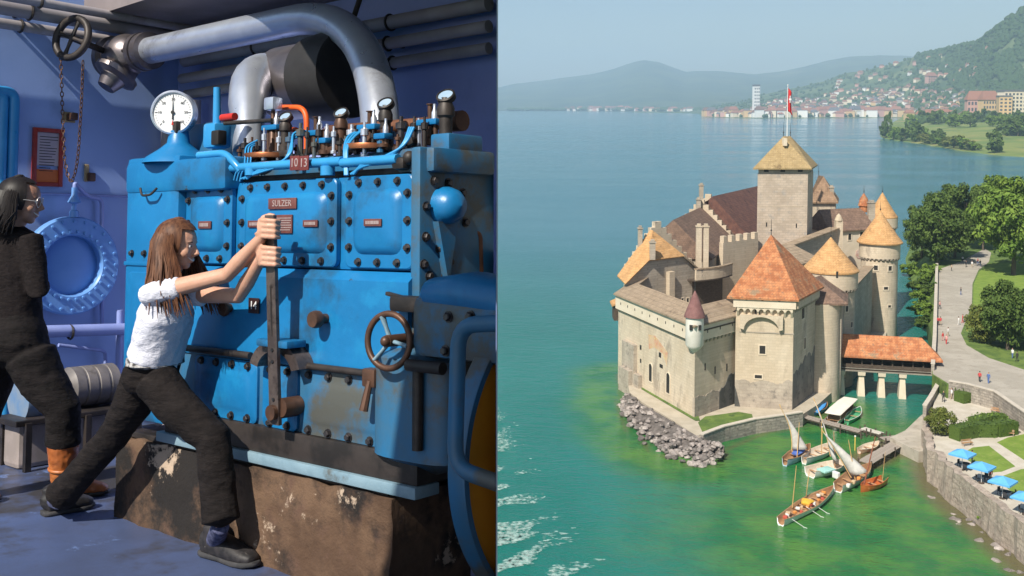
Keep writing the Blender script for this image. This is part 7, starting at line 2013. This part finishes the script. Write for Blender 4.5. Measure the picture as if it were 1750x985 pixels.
def boats():
    # long rowing boat in front
    a, b = W(1334, 899, 0), W(1424, 843, 0)
    t, L = boat('long white open boat with wooden inside and yellow bundle, lying free of the others', a, b, 2.5, .75, M_hullw, M_woodl, 7, stern=.4)
    m = MB(); m.loft([(-.6, .1, .75), (0, .2, .95), (.9, .0, .75)], [(.5, .2), (.7, .3), (.45, .18)], n=12); m.build('bundle', pmat('yellow_cloth', (.70, .42, .04), (.62, .34, .04), scale=2, rough=.8), t, 50)
    rnd = random.Random(5); mats = [pmat('cargo_%s' % n, c, rough=.8) for n, c in (('red', (.45, .08, .05)), ('white', (.65, .62, .58)), ('tan', (.5, .36, .22)), ('orange', (.62, .25, .06)))]
    for k in range(16):
        m = MB(); x = -L * .40 + k * L * .75 / 15; m.bbox((x, rnd.uniform(-.55, .55), .62), (rnd.uniform(.3, .6), rnd.uniform(.3, .6), .3), .08, Matrix.Rotation(rnd.uniform(0, 2), 3, 'Z')); m.build('cargo', mats[k % 4], t, 50)
    for u0, v0, u1, v1 in ((1354, 868, 1361, 796), (1377, 852, 1383, 806)):
        f = W(u0, v0, .6); mast(t, f, D(u1, v1, f.y), .07)
    for u, v in ((1359, 890), (1388, 872), (1398, 866)):
        p = W(u, v, .5); m = MB(); q = local(t, p); m.cyl(q + V3((0, .8, .2)), q + V3((0, -1.2, -.5)), .03, n=6); m.bbox(q + V3((0, -1.3, -.55)), (.06, .5, .18), .02); m.build('oar', M_hullw, t)
    # boat with the left sail
    a, b = W(1341, 797, 0), W(1384, 772, 0)
    t, L = boat('blue and white boat whose sail leans over the quay wall', a, b, 2.4, .9, pmat('hull_bluegrey', (.30, .42, .52), (.40, .50, .58), scale=1, rough=.45), M_woodl, 3)
    y = (a.y + b.y) / 2
    m = MB(); m.loft([(-.9, 0, .9), (.3, 0, 1.05), (1.6, .1, .9)], [(.5, .2), (.75, .25), (.5, .2)], n=12); m.build('cover', pmat('tarp_blue', (.06, .12, .40), (.08, .16, .48), scale=2, rough=.7), t, 50)
    sail(t, D(1334, 697, y + 1), D(1353, 768, y), D(1381, 768, y - .5), .5, .5); mast(t, W(1362, 783, .5), D(1366, 722, y), .07)
    # middle pair
    a, b = W(1374, 794, 0), W(1424, 768, 0)
    t, L = boat('white boat with thin bare mast beside the blue and white one', a, b, 2.4, .85, M_hullw, pmat('deck_cream', (.58, .48, .36), (.66, .56, .44), scale=2, rough=.6), 4)
    p = W(1404, 780, .5); mast(t, p, D(1404, 720, p.y), .06)
    a, b = W(1384, 816, 0), W(1448, 800, 0)
    t, L = boat('broad white boat with turquoise cover under the tallest sail', a, b, 2.9, .95, M_hullw, pmat('deck_cream', (.58, .48, .36), (.66, .56, .44), scale=2, rough=.6), 3, stern=.7)
    m = MB(); m.bbox(local(t, W(1412, 803, 1.1)), (2.1, 1.5, .3), .1); m.build('cover', pmat('tarp_turquoise', (.30, .55, .50), (.36, .60, .55), scale=2, rough=.7), t, 50)
    p = W(1427, 800, .5); y = p.y
    sail(t, D(1392, 686, y + 2), D(1418, 775, y), D(1432, 790, y - 1), .4, .35); mast(t, p, D(1425, 738, y), .09, M_woodl)
    m = MB(); m.bbox(local(t, W(1429, 812, .9)), (.5, 1.0, .9), .12); m.build('engine_box', M_hullw, t)
    # right sail
    a, b = W(1432, 842, 0), W(1488, 806, 0)
    t, L = boat('white boat with timber deck under the broad grey sail', a, b, 2.6, .95, M_hullw, M_woodl, 4, stern=.5)
    p = W(1462, 822, .5); y = p.y
    sail(t, D(1408, 740, y + 2.5), D(1452, 812, y + .6), D(1484, 806, y - .5), 1.0, .1); mast(t, p, D(1450, 752, y + .5), .08)
    for k in range(3):
        m = MB(); m.bbox(local(t, W(1450 + k * 9, 830 - k * 6, 1.0)), (.55, .5, .5), .15); m.build('cargo', mats[(k + 1) % 4], t, 50)
    # varnished orange boat
    a, b = W(1512, 826, 0), W(1471, 842, 0)
    Mo = pmat('varnish_orange', (.42, .10, .025), (.50, .14, .04), scale=2, rough=.3, coat=.4)
    t, L = boat('small varnished orange boat with leaning red brown mast', a, b, 2.0, .75, Mo, Mo, 3, stern=.5)
    p = W(1476, 832, .5); mast(t, p, D(1496, 746, p.y), .10, pmat('mast_redbrown', (.24, .07, .04), (.30, .10, .06), scale=3, rough=.5)); p = W(1508, 822, .4); mast(t, p, D(1513, 772, p.y), .04)
    # inner harbour
    a, b = W(1386, 713, 0), W(1412, 694, 0)
    t, L = boat('small boat under a bright blue cover in the castle inlet', a, b, 2.2, .7, pmat('hull_blue', (.04, .20, .50), (.05, .24, .55), scale=1, rough=.5), M_woodl, 2, name='moored_boat')
    m = MB(); m.loft([(-L * .42, 0, .72), (0, 0, .95), (L * .40, 0, .78)], [(.9, .1), (1.0, .22), (.3, .1)], n=14); m.build('cover', pmat('tarp_bright_blue', (.06, .30, .68), (.08, .34, .72), scale=1, rough=.6), t, 50)
    a, b = W(1421, 728, 0), W(1456, 696, 0)
    t, L = boat('boat with long white canopy moored by the plank walkway', a, b, 2.6, .8, M_hullw, M_woodl, 2, name='moored_boat', stern=.8)
    m = MB(); m.loft([(-L * .46, 0, 1.75), (-L * .2, 0, 1.85), (L * .2, 0, 1.85), (L * .42, 0, 1.75)], [(1.25, .08), (1.3, .12), (1.3, .12), (1.15, .08)], n=14, power=3); m.build('canopy', pmat('canopy_white', (.70, .64, .56), (.75, .69, .62), scale=1, rough=.8), t, 50)
    for sx in (-.4, .35):
        for sy in (-1, 1): m = MB(); m.cyl((sx * L, sy * 1.0, .5), (sx * L, sy * 1.0, 1.78), .04, n=6); m.build('canopy_post', M_hullw, t)
    a, b = W(1447, 726, 0), W(1470, 703, 0)
    Mg = pmat('hull_green', (.04, .36, .14), (.05, .42, .18), scale=1, rough=.45); boat('small bright green rowing boat beside the white canopy', a, b, 2.0, .6, Mg, pmat('green_inside', (.06, .30, .14), (.10, .36, .18), scale=2, rough=.6), 3, name='rowing_boat', rim=M_hullw)
    a, b = W(1468, 776, 0), W(1502, 763, 0)
    boat('red and cream dinghy lying behind the plank jetty', a, b, 1.8, .6, pmat('hull_redcream', (.55, .22, .12), (.62, .45, .30), scale=1.2, rough=.5), pmat('deck_cream', (.58, .48, .36), rough=.6), 3, name='rowing_boat')
    # yellow mooring poles
    for u, v0, v1 in ((1461, 770, 746), (1404, 770, 730)):
        p = W(u, v0, 0); m = MB(); m.cyl((0, 0, -1.5), (0, 0, D(u, v1, p.y).z), .09, n=8); t = thing('mooring_pole', 'thin yellow mooring pole standing among the boats', 'pole', p, 'yellow mooring poles'); m.build('pole', pmat('pole_yellow', (.60, .45, .10), rough=.6), t); m = MB(); m.ball((0, 0, D(u, v1, p.y).z), .14, 8, 6); m.build('cap', M_hullw, t)
boats()
# ================================================================== FAR TOWN
def pmix(cols): return cols
M_hw = [pmat('house_%s' % n, c, rough=.85) for n, c in (('white', (.74, .72, .68)), ('cream', (.70, .60, .45)), ('ochre', (.58, .40, .20)), ('pink', (.52, .30, .25)), ('grey', (.42, .40, .38)))]
M_hr = [pmat('far_roof_%s' % n, c, rough=.9) for n, c in (('red', (.27, .125, .085)), ('brown', (.17, .10, .075)), ('slate', (.12, .12, .13)))]
HN = ('white', 'cream', 'ochre', 'pink', 'grey'); RN = ('red', 'brown', 'slate')
def house_mesh(flat=False, floors=2):
    w = MB(); w.box((0, 0, .5), (1, 1, 1)); r = MB()
    if flat: r.box((0, 0, 1.03), (1.04, 1.04, .06))
    else:
        r.add([(-.55, -.58, .97), (.55, -.58, .97), (.55, .58, .97), (-.55, .58, .97), (-.36, 0, 1.42), (.36, 0, 1.42)], [(0, 1, 5, 4), (2, 3, 4, 5), (1, 2, 5), (3, 0, 4), (3, 2, 1, 0)])
    return w, r
HW, HR = {}, {}
for fl in (0, 1):
    for i, m in enumerate(M_hw):
        w, r = house_mesh(fl); HW[i, fl] = w.mesh('wall', m)
    for j, m in enumerate(M_hr):
        w, r = house_mesh(fl); HR[j, fl] = r.mesh('roof', m)
def win_row_mesh(n, w, h):
    pass
PANE = None
def put_house(p, w, d, h, rot, wc, rc, flat, label, group, wins=None, name='town_house'):
    t = thing(name, label, 'house', Matrix.Translation(p + V3((0, 0, -1.0))) @ Matrix.Rotation(rot, 4, 'Z') @ Matrix.Diagonal((w, d, h + 1.0, 1)), group)
    link('wall', HW[wc, flat], t); link('roof', HR[rc, flat], t)
    if wins:
        nx, nz = wins
        for i in range(nx):
            for j in range(nz):
                link('window', WINM, t, Matrix.Translation((-.5 + (i + .5) / nx, -.502, (j + .62) / (nz + .3))) @ Matrix.Diagonal((.55 / nx, 1, .5 / nz, 1)))
    return t
_m = MB(); _m.box((0, 0, 0), (1, .012, 1)); WINM = _m.mesh('window', pmat('far_window', (.06, .07, .085), rough=.25))
def town():
    rnd = random.Random(2024)
    def lab(wc, rc, where): return '%s walled house with %s roof %s' % (HN[wc], RN[rc], where)
    # waterfront of the middle town
    for k in range(74):
        u = 1207 + (1545 - 1207) * (k + rnd.uniform(-.3, .3)) / 74; t = rnd.choice((.004, .008, .014, .02)) + rnd.uniform(0, .008); p = hill(u, t)
        wc = rnd.choice((0, 0, 0, 1, 1, 2, 3)); rc = rnd.choice((0, 0, 1, 2)); fl = int(rnd.random() < .25); h = rnd.uniform(13, 28)
        put_house(p, rnd.uniform(18, 42), rnd.uniform(14, 20), h, rnd.uniform(-.3, .3), wc, rc, fl, lab(wc, rc, 'on the far waterfront of the town'), 'houses on the far waterfront')
    for k in range(112):
        u = rnd.uniform(1285, 1700); t = rnd.uniform(.03, .40) ** 1.1; p = hill(u, t)
        if u > 1640 and t > .25: continue
        wc = rnd.choice((0, 0, 1, 1, 2, 3, 4)); rc = rnd.choice((0, 0, 1, 1, 2)); s = rnd.uniform(.8, 1.5)
        put_house(p, 14 * s, 12 * s, 10 * s, rnd.uniform(-.7, .7), wc, rc, int(rnd.random() < .1), lab(wc, rc, 'on the slope behind the waterfront'), 'houses on the town slope')
    for k in range(42):
        u = rnd.uniform(1420, 1690); t = rnd.uniform(.45, .97); p = hill(u, t); wc = rnd.choice((0, 1, 1, 3, 3)); rc = rnd.choice((0, 0, 1))
        put_house(p, rnd.uniform(14, 30), 14, rnd.uniform(9, 15), rnd.uniform(-.5, .5), wc, rc, 0, lab(wc, rc, 'high on the hillside'), 'houses high on the hillside')
    for k in range(46):
        u = rnd.uniform(960, 1200); t = rnd.uniform(.004, .05); p = mtn(u, max(.022, t)); wc = rnd.choice((0, 0, 1, 3)); rc = rnd.choice((0, 0, 1)); s = rnd.uniform(1, 2.2)
        put_house(p, 18 * s, 14 * s, 10 * s, rnd.uniform(-.4, .4), wc, rc, 0, lab(wc, rc, 'on the most distant shore'), 'houses on the most distant shore')
    for k in range(24):
        u = rnd.uniform(1545, 1745); d_ = rnd.uniform(2100, 2800); t = (d_ - lerp_tab(PEN_D, u)) / (lerp_tab(HILL_D0, u) + 60 - lerp_tab(PEN_D, u)); p = pen(u, t); wc = rnd.choice((0, 1, 2, 3, 4)); rc = rnd.choice((0, 0, 1))
        put_house(p, rnd.uniform(16, 34), 14, rnd.uniform(9, 18), rnd.uniform(-.6, .6), wc, rc, 0, lab(wc, rc, 'behind the meadow of the peninsula'), 'houses behind the peninsula')
    # landmark blocks
    p = hill(1292, .03); put_house(p, 21, 20, (D(1292, 148, p.y).z - p.z), .1, 0, 2, 1, 'tall slim white tower block rising over the far waterfront', None, (3, 9), 'tower_block')
    p = at_bearing(1732, 2050, 14); d_ = p.y
    put_house(p, 56, 24, D(1720, 157, d_).z - p.z, .15, 1, 2, 1, 'big stepped apartment block with cream front above the peninsula', None, (7, 8), 'apartment_block')
    p = at_bearing(1716, 2040, 14); put_house(p, 24, 24, D(1712, 166, p.y).z - p.z, -.2, 2, 2, 1, 'yellow wing of the big apartment block above the peninsula', None, (3, 7), 'apartment_block')
    p = at_bearing(1690, 2300, 16); put_house(p, 40, 22, D(1690, 170, p.y).z - p.z, .1, 2, 0, 0, 'yellow hotel with red roof beside the big apartment block', None, (6, 4), 'hotel')
    p = at_bearing(1668, 2350, 16); put_house(p, 44, 20, D(1666, 170, p.y).z - p.z, -.1, 3, 0, 0, 'long pink house beside the yellow hotel', None, (6, 3), 'hotel')
    p = hill(1590, .62); put_house(p, 40, 26, 34, .2, 3, 0, 0, 'large red and pink building standing out on the hillside', None, (5, 4), 'hotel')
town()
def far_houses():
    rnd = random.Random(8); mb = MB()
    for k in range(520):
        if k < 400: u = rnd.uniform(1290, 1680); t = rnd.uniform(.02, .62) ** 1.25; p = hill(u, t)
        else: u = rnd.uniform(1207, 1545); p = hill(u, rnd.uniform(.005, .06))
        s = rnd.uniform(.8, 1.5); w, d, h = 14 * s, 12 * s, 9 * s; R = Matrix.Rotation(rnd.uniform(-.7, .7), 3, 'Z')
        mb.mi = rnd.choice((0, 0, 1, 1, 2, 3)); mb.box(p + V3((0, 0, h / 2 - 1)), (w, d, h + 2), R)
        mb.mi = 4 + rnd.choice((0, 1, 1, 2)); q = p + V3((0, 0, h))
        mb.add([q + R @ V3(v) for v in ((-w * .55, -d * .58, -.2), (w * .55, -d * .58, -.2), (w * .55, d * .58, -.2), (-w * .55, d * .58, -.2), (-w * .36, 0, h * .45), (w * .36, 0, h * .45))], [(0, 1, 5, 4), (2, 3, 4, 5), (1, 2, 5), (3, 0, 4), (3, 2, 1, 0)])
    me = plain_mesh(mb, 'far_houses', M_hw[:4] + M_hr); me.polygons.foreach_set('material_index', mb.m)
    tag(link('far_houses', me), 'mass of small pale houses packed on the town slope across the lake', 'houses', kind='stuff')
far_houses()
# ---- far trees
def blob(rnd, mb, p, r, h):
    n = 6; vs = []
    a0 = rnd.random() * 6
    for z, k in ((.1, .75), (.45, 1.0), (.8, .62)):
        for i in range(n): a = a0 + 2 * pi * (i + rnd.uniform(-.2, .2)) / n; q = k * rnd.uniform(.75, 1.2); vs.append(p + V3((cos(a) * r * q, sin(a) * r * q, h * (z + rnd.uniform(-.07, .07)))))
    vs += [p + V3((rnd.uniform(-.2, .2) * r, 0, h * 1.05)), p + V3((0, 0, -1))]
    fs = []
    for j in range(2):
        for i in range(n): fs.append((j * n + i, j * n + (i + 1) % n, (j + 1) * n + (i + 1) % n, (j + 1) * n + i))
    fs += [(2 * n + i, 2 * n + (i + 1) % n, 3 * n) for i in range(n)] + [((i + 1) % n, i, 3 * n + 1) for i in range(n)]
    mb.add(vs, fs)
def woods():
    rnd = random.Random(99); mb = MB(); mb2 = MB()
    for k in range(7000):
        u = rnd.uniform(1560, 1890); t = rnd.uniform(.12, 1.05)
        thr = lerp_tab([(1560, .93), (1600, .80), (1640, .5), (1680, .28), (1750, .16), (1800, .12)], u)
        if t < thr and rnd.random() < .85: continue
        if mnoise.noise(V3((u * .05, t * 9, 0))) < -.33: continue
        p = hill(u, t); s = rnd.uniform(.8, 1.5); blob(rnd, mb, p, 9 * s, 15 * s)
    o = link('wood', plain_mesh(mb, 'wood', leafmat('far_leaves', (.024, .052, .016), (.045, .085, .022), (.016, .036, .012)))); tag(o, 'dense dark green wood covering the steep right-hand mountain', 'wood', kind='stuff')
    for k in range(2600):
        u = rnd.uniform(1210, 1720); t = rnd.uniform(.0, 1.0) ** 1.3; p = hill(u, max(.004, t)); s = rnd.uniform(.6, 1.3)
        if mnoise.noise(V3((u * .06, t * 11, 5))) < -.12: continue
        blob(rnd, mb2, p, 7 * s, 12 * s)
    for k in range(420):
        u = rnd.uniform(870, 1205); p = mtn(u, rnd.uniform(.02, .035) if u < 1000 else rnd.uniform(.02, .06)); s = rnd.uniform(1, 2.2); blob(rnd, mb2, p, 12 * s, 11 * s)
    for k in range(420):
        u = rnd.uniform(1560, 1760); d_ = rnd.uniform(1900, 2900); t = (d_ - lerp_tab(PEN_D, u)) / (lerp_tab(HILL_D0, u) + 60 - lerp_tab(PEN_D, u)); p = pen(u, t); s = rnd.uniform(.6, 1.3); blob(rnd, mb2, p, 7 * s, 13 * s)
    o = link('town_trees', plain_mesh(mb2, 'town_trees', leafmat('far_leaves_town', (.035, .070, .022), (.065, .105, .030), (.024, .046, .016)))); tag(o, 'mass of green trees among the houses of the far town', 'trees', kind='stuff')
woods()
def peninsula_trees():
    rnd = random.Random(12)
    # leafy low-count crowns
    CR = []
    for sd, mt in ((51, L_dark), (52, L_mid), (53, L_yel)):
        mb, cs = leaf_crown(sd, 22, 34, (.5, .5, .44), .5, .10, .35); CR.append(plain_mesh(mb, 'crown', mt))
    tm = MB(); tm.tube([(0, 0, -.05), (0, 0, .3), (0, 0, .6)], [.04, .035, .01], 6); TM = tm.mesh('trunk', M_bark)
    def put(u, d_, h, w, kind, label, group='trees along the peninsula shore'):
        d0 = lerp_tab(PEN_D, u); d1 = lerp_tab(HILL_D0, u) + 60 if u > 1545 else d0 + (u - 1506) / 39 * 1500 + 40
        p = pen(u, max(.0005, (d_ - d0) / (d1 - d0)))
        t = thing('shore_tree', label, 'tree', Matrix.Translation(p) @ Matrix.Rotation(rnd.uniform(0, 6), 4, 'Z') @ Matrix.Diagonal((w, w, h, 1)), group); link('crown', CR[kind], t); link('trunk', TM, t)
    put(1518, 1470, 39, 15, 0, 'tall dark poplar at the tip of the peninsula', None); put(1512, 1490, 20, 14, 0, 'low dark tree at the tip of the peninsula beside the poplar', None)
    LBL = ('dark green tree on the peninsula shore', 'bright green tree on the peninsula shore', 'yellowish green tree on the peninsula shore')
    for i, (u, h, w, k, back) in enumerate(((1528, 15, 18, 1, 6), (1538, 20, 20, 1, 14), (1548, 17, 20, 0, 8), (1560, 26, 20, 0, 30), (1567, 24, 18, 0, 12), (1574, 20, 22, 1, 40), (1582, 14, 16, 2, 10), (1590, 12, 16, 2, 12), (1600, 15, 14, 0, 20), (1607, 16, 18, 0, 90), (1612, 11, 16, 1, 10), (1622, 13, 17, 2, 12), (1632, 14, 18, 2, 10), (1642, 17, 18, 2, 8), (1650, 15, 18, 1, 12), (1660, 12, 16, 2, 10), (1668, 10, 15, 1, 14), (1704, 24, 16, 0, 12), (1700, 12, 13, 0, 10))):
        put(u, lerp_tab(PEN_D, u) + back, h, w, k, LBL[k])
    for k in range(34):
        u = rnd.uniform(1555, 1760); back = rnd.uniform(520, 900); put(u, lerp_tab(PEN_D, u) + back, rnd.uniform(14, 28), rnd.uniform(14, 24), rnd.choice((0, 0, 1)), 'leafy tree behind the peninsula meadow', 'trees behind the peninsula meadow')
    for k in range(9): put(1722 + 4 * k, 1330 + rnd.uniform(-40, 60), rnd.uniform(18, 28), rnd.uniform(18, 26), 0, 'dark tree in the grove at the meadow edge', 'grove at the meadow edge')
    # sheet('straw_field', [at_bearing(u, d_, 0) for u, d_ in ((1712, 1260), (1790, 1200), (1790, 1330), (1740, 1340), (1712, 1320))], 12.8, pmat('straw', (.42, .29, .11), (.48, .34, .14), scale=.02, rough=.95), .5)
peninsula_trees()
# ================================================================== PEOPLE, PARASOLS, BENCHES ON THE SHORE
M_crowd = {n: pmat('cloth_' + n, c, rough=.8) for n, c in (('red', (.50, .05, .05)), ('white', (.70, .68, .66)), ('blue', (.08, .14, .34)), ('dark', (.03, .03, .035)), ('pink', (.60, .30, .28)), ('tan', (.42, .32, .22)))}
def walker(p, rot, top, leg, label, stride=.18):
    t = thing('person', label, 'person', Matrix.Translation(p) @ Matrix.Rotation(rot, 4, 'Z'), 'visitors strolling by the castle')
    b = MB(); b.loft([(0, .0, .85), (0, 0, 1.05), (0, 0, 1.35), (0, 0, 1.45)], [(.15, .10), (.15, .10), (.19, .11), (.08, .07)], side=(0, 1, 0), n=10)
    for s in (1, -1): b.loft([(0, s * .19, 1.38), (.03 * s, s * .25, 1.1), (.08 * s, s * .24, .86)], [.05, .045, .035], n=8)
    b.mi = 1; n0 = len(b.f)
    for s in (1, -1): b.loft([(0, s * .08, .9), (stride * .4 * s, s * .09, .48), (stride * s, s * .09, .06), (stride * s + .1, s * .09, .04)], [.085, .065, .05, .04], n=8)
    b.mi = 2; b.cyl((0, 0, 1.42), (0, 0, 1.52), .05, n=8); b.ball((.01, 0, 1.63), (.10, .085, .125), 10, 8)
    b.build('body', [M_crowd[top], M_crowd[leg], M_skin], t, 60)
    m = MB(); m.ball((-.015, 0, 1.665), (.11, .095, .11), 10, 8); m.build('hair', M_brow, t, 60)
def shore_people():
    rnd = random.Random(3)
    spots = [(1645, 448, UP, 'white', 'dark', 'walking by the tree clump on the road'), (1651, 457, UP, 'dark', 'dark', 'standing beside the tree clump shade on the road'), (1671, 452, UP, 'red', 'blue', 'walking on the road past the far lawn corner'), (1675, 455, UP, 'dark', 'blue', 'walking close to the far lawn corner on the road'),
             (1661, 457, UP, 'white', 'tan', 'in the middle of the far road bend'), (1626, 463, UP, 'tan', 'dark', 'beside the road parapet at its far end'), (1642, 504, UP, 'dark', 'blue', 'alone in the middle of the road'),
             (1606, 528, UP, 'pink', 'dark', 'leaning by the road parapet, alone'), (1603, 556, UP, 'red', 'dark', 'with the group at the parapet in the middle'), (1607, 556, UP, 'red', 'tan', 'beside a friend in red at the parapet'), (1638, 556, UP, 'white', 'white', 'walking in white near the lawn tip'), (1645, 552, UP, 'red', 'red', 'walking in red near the lawn tip'),
             (1611, 583, UP, 'red', 'pink', 'walking near the bridge end of the parapet'), (1620, 575, UP, 'white', 'tan', 'walking in pale clothes near the bridge end'), (1617, 588, UP, 'pink', 'red', 'walking a step behind near the bridge end'),
             (1674, 653, UP, 'red', 'dark', 'standing at the coping of the retaining wall'), (1689, 655, UP, 'blue', 'blue', 'standing in blue at the coping of the retaining wall'), (1620, 676, GA, 'white', 'white', 'in white on the garden stair landing'), (1626, 682, GA, 'white', 'tan', 'on the garden stair landing beside the person in white'),
             (1677, 742, GA, 'white', 'white', 'dressed in white standing by the clipped hedge'), (1692, 822, GA, 'red', 'dark', 'in red between the blue parasols'), (1661, 792, GA, 'tan', 'dark', 'standing behind the first blue parasol'), (1612, 687, GA, 'dark', 'dark', 'in dark clothes descending the garden stair'),
             (1730, 612, UP, 'white', 'blue', 'under the roadside trees in a white shirt'), (1738, 618, UP, 'dark', 'dark', 'under the roadside trees in dark clothes')]
    for u, v, z, a, b, lb in spots: walker(W(u, v, z + .05), rnd.uniform(0, 6.3), a, b, 'visitor in %s top %s' % (a, lb))
shore_people()
def parasol(p, label, rot):
    t = thing('parasol', label, 'parasol', Matrix.Translation(p) @ Matrix.Rotation(rot, 4, 'Z'), 'blue parasols above the sea wall')
    m = MB(); m.cyl((0, 0, 0), (0, 0, 2.6), .04, n=8); m.build('pole', M_hullw, t); m = MB(); m.lathe([(.35, 0), (.35, .1), (.0001, .12)], n=14); m.build('base', M_wood, t)
    m = MB(); s = 1.25; e_ = [(-s, -s, 2.1), (s, -s, 2.1), (s, s, 2.1), (-s, s, 2.1)]; l = [(x, y, z - .22) for x, y, z in e_]
    m.add(e_ + l + [(0, 0, 2.7)], [(0, 1, 8), (1, 2, 8), (2, 3, 8), (3, 0, 8)] + [(i, (i + 1) % 4, 4 + (i + 1) % 4, 4 + i) for i in range(4)])
    o = m.build('canopy', pmat('parasol_blue', (.10, .36, .66), (.12, .40, .70), scale=1, rough=.7), t); so = o.modifiers.new('thick', 'SOLIDIFY'); so.thickness = .02
def table_set(p, label, rot):
    t = thing('cafe_table', label, 'table', Matrix.Translation(p) @ Matrix.Rotation(rot, 4, 'Z'), 'tables under the parasols')
    m = MB(); m.lathe([(.0001, .74), (.5, .74), (.5, .70), (.0001, .70)], n=16); m.build('table_top', M_crowd['dark'], t); m = MB(); m.cyl((0, 0, 0), (0, 0, .7), .04, n=8); m.build('leg', M_crowd['dark'], t)
def cafe_chair(p, label, rot):
    t = thing('cafe_chair', label, 'chair', Matrix.Translation(p) @ Matrix.Rotation(rot, 4, 'Z'), 'dark chairs under the parasols')
    m = MB(); m.bbox((0, 0, .45), (.45, .45, .05), .01); m.build('seat', M_crowd['dark'], t); m = MB(); m.bbox((-.21, 0, .72), (.05, .45, .45), .01); m.build('backrest', M_crowd['dark'], t)
    for x in (-.19, .19):
        for y in (-.19, .19): m = MB(); m.box((x, y, .22), (.04, .04, .43)); m.build('leg', M_crowd['dark'], t)
for i, (u, v) in enumerate(((1644, 803), (1677, 826), (1713, 852), (1752, 880))):
    p = W(u, v, GA + .02); parasol(p, 'square bright blue parasol on the garden terrace above the sea wall', .75); table_set(p + V3((.62, .35, 0)), 'small dark round table in the shade of a blue parasol', 0)
    for k in range(3): a = k * 2.1 + i; cafe_chair(p + V3((.62 + cos(a) * .85, .35 + sin(a) * .85, 0)), 'dark chair at the small table under a blue parasol', a + pi)
def bench(p, rot, label):
    t = thing('park_bench', label, 'bench', Matrix.Translation(p) @ Matrix.Rotation(rot, 4, 'Z'), 'benches on the garden paths')
    for y in (-.15, 0, .15): m = MB(); m.box((0, y, .45), (1.7, .11, .04)); m.build('seat_slat', M_woodl, t)
    for z in (.62, .78): m = MB(); m.box((0, .24, z), (1.7, .04, .11)); m.build('back_slat', M_woodl, t)
    for x in (-.7, .7): m = MB(); m.box((x, 0, .22), (.08, .45, .43)); m.box((x, .23, .55), (.07, .05, .6)); m.build('leg', M_foot, t)
bench(W(1653, 762, GA), .3, 'wooden bench beside the first lawn and clipped hedge'); bench(W(1722, 745, GA), -.4, 'wooden bench at the corner of the clipped hedge'); bench(W(1703, 707, GA), -.7, 'wooden bench below the retaining wall')
# ---- wake at the left edge of the lake view
def foam_mat():
    m = pmat('foam', (.46, .60, .55), (.30, .50, .45), scale=2, rough=.8); t = m.node_tree; b = t.nodes['Principled BSDF']
    tc = t.nodes.new('ShaderNodeTexCoord'); nz = t.nodes.new('ShaderNodeTexNoise'); nz.inputs['Scale'].default_value = 1.6; nz.inputs['Detail'].default_value = 6
    mr = t.nodes.new('ShaderNodeMapRange'); mr.inputs[1].default_value = .38; mr.inputs[2].default_value = .68; mr.inputs[4].default_value = .75
    t.links.new(tc.outputs['Object'], nz.inputs[0]); t.links.new(nz.outputs[0], mr.inputs[0]); t.links.new(mr.outputs[0], b.inputs['Alpha']); return m
def wake():
    rnd = random.Random(17); mb = MB()
    for k in range(15000):
        v = 985 - (985 - 690) * rnd.random() ** 1.25; spread = (v - 660) / 325
        u = 838 + rnd.gauss(0, 1) * 66 * spread
        row = mnoise.noise(V3((v * .045 + u * .01, u * .012, 2)))
        if row < .02 + abs(u - 840) * .0010: continue
        c = W(u, v, 0); n = rnd.randint(5, 8); r = rnd.uniform(.05, .22) * (.4 + spread); a0 = rnd.random() * 6; L = rnd.uniform(1.2, 3.2)
        pts = [c + V3((cos(a0 + 2 * pi * i / n) * r * L * rnd.uniform(.5, 1.2), sin(a0 + 2 * pi * i / n) * r * rnd.uniform(.5, 1.2), .03 + rnd.uniform(0, .05))) for i in range(n)]
        mb.add(pts, [tuple(range(n))])
    o = link('wake_foam', plain_mesh(mb, 'wake_foam', foam_mat())); tag(o, 'streaks of white wake foam on the open green water', 'foam', kind='stuff')
wake()
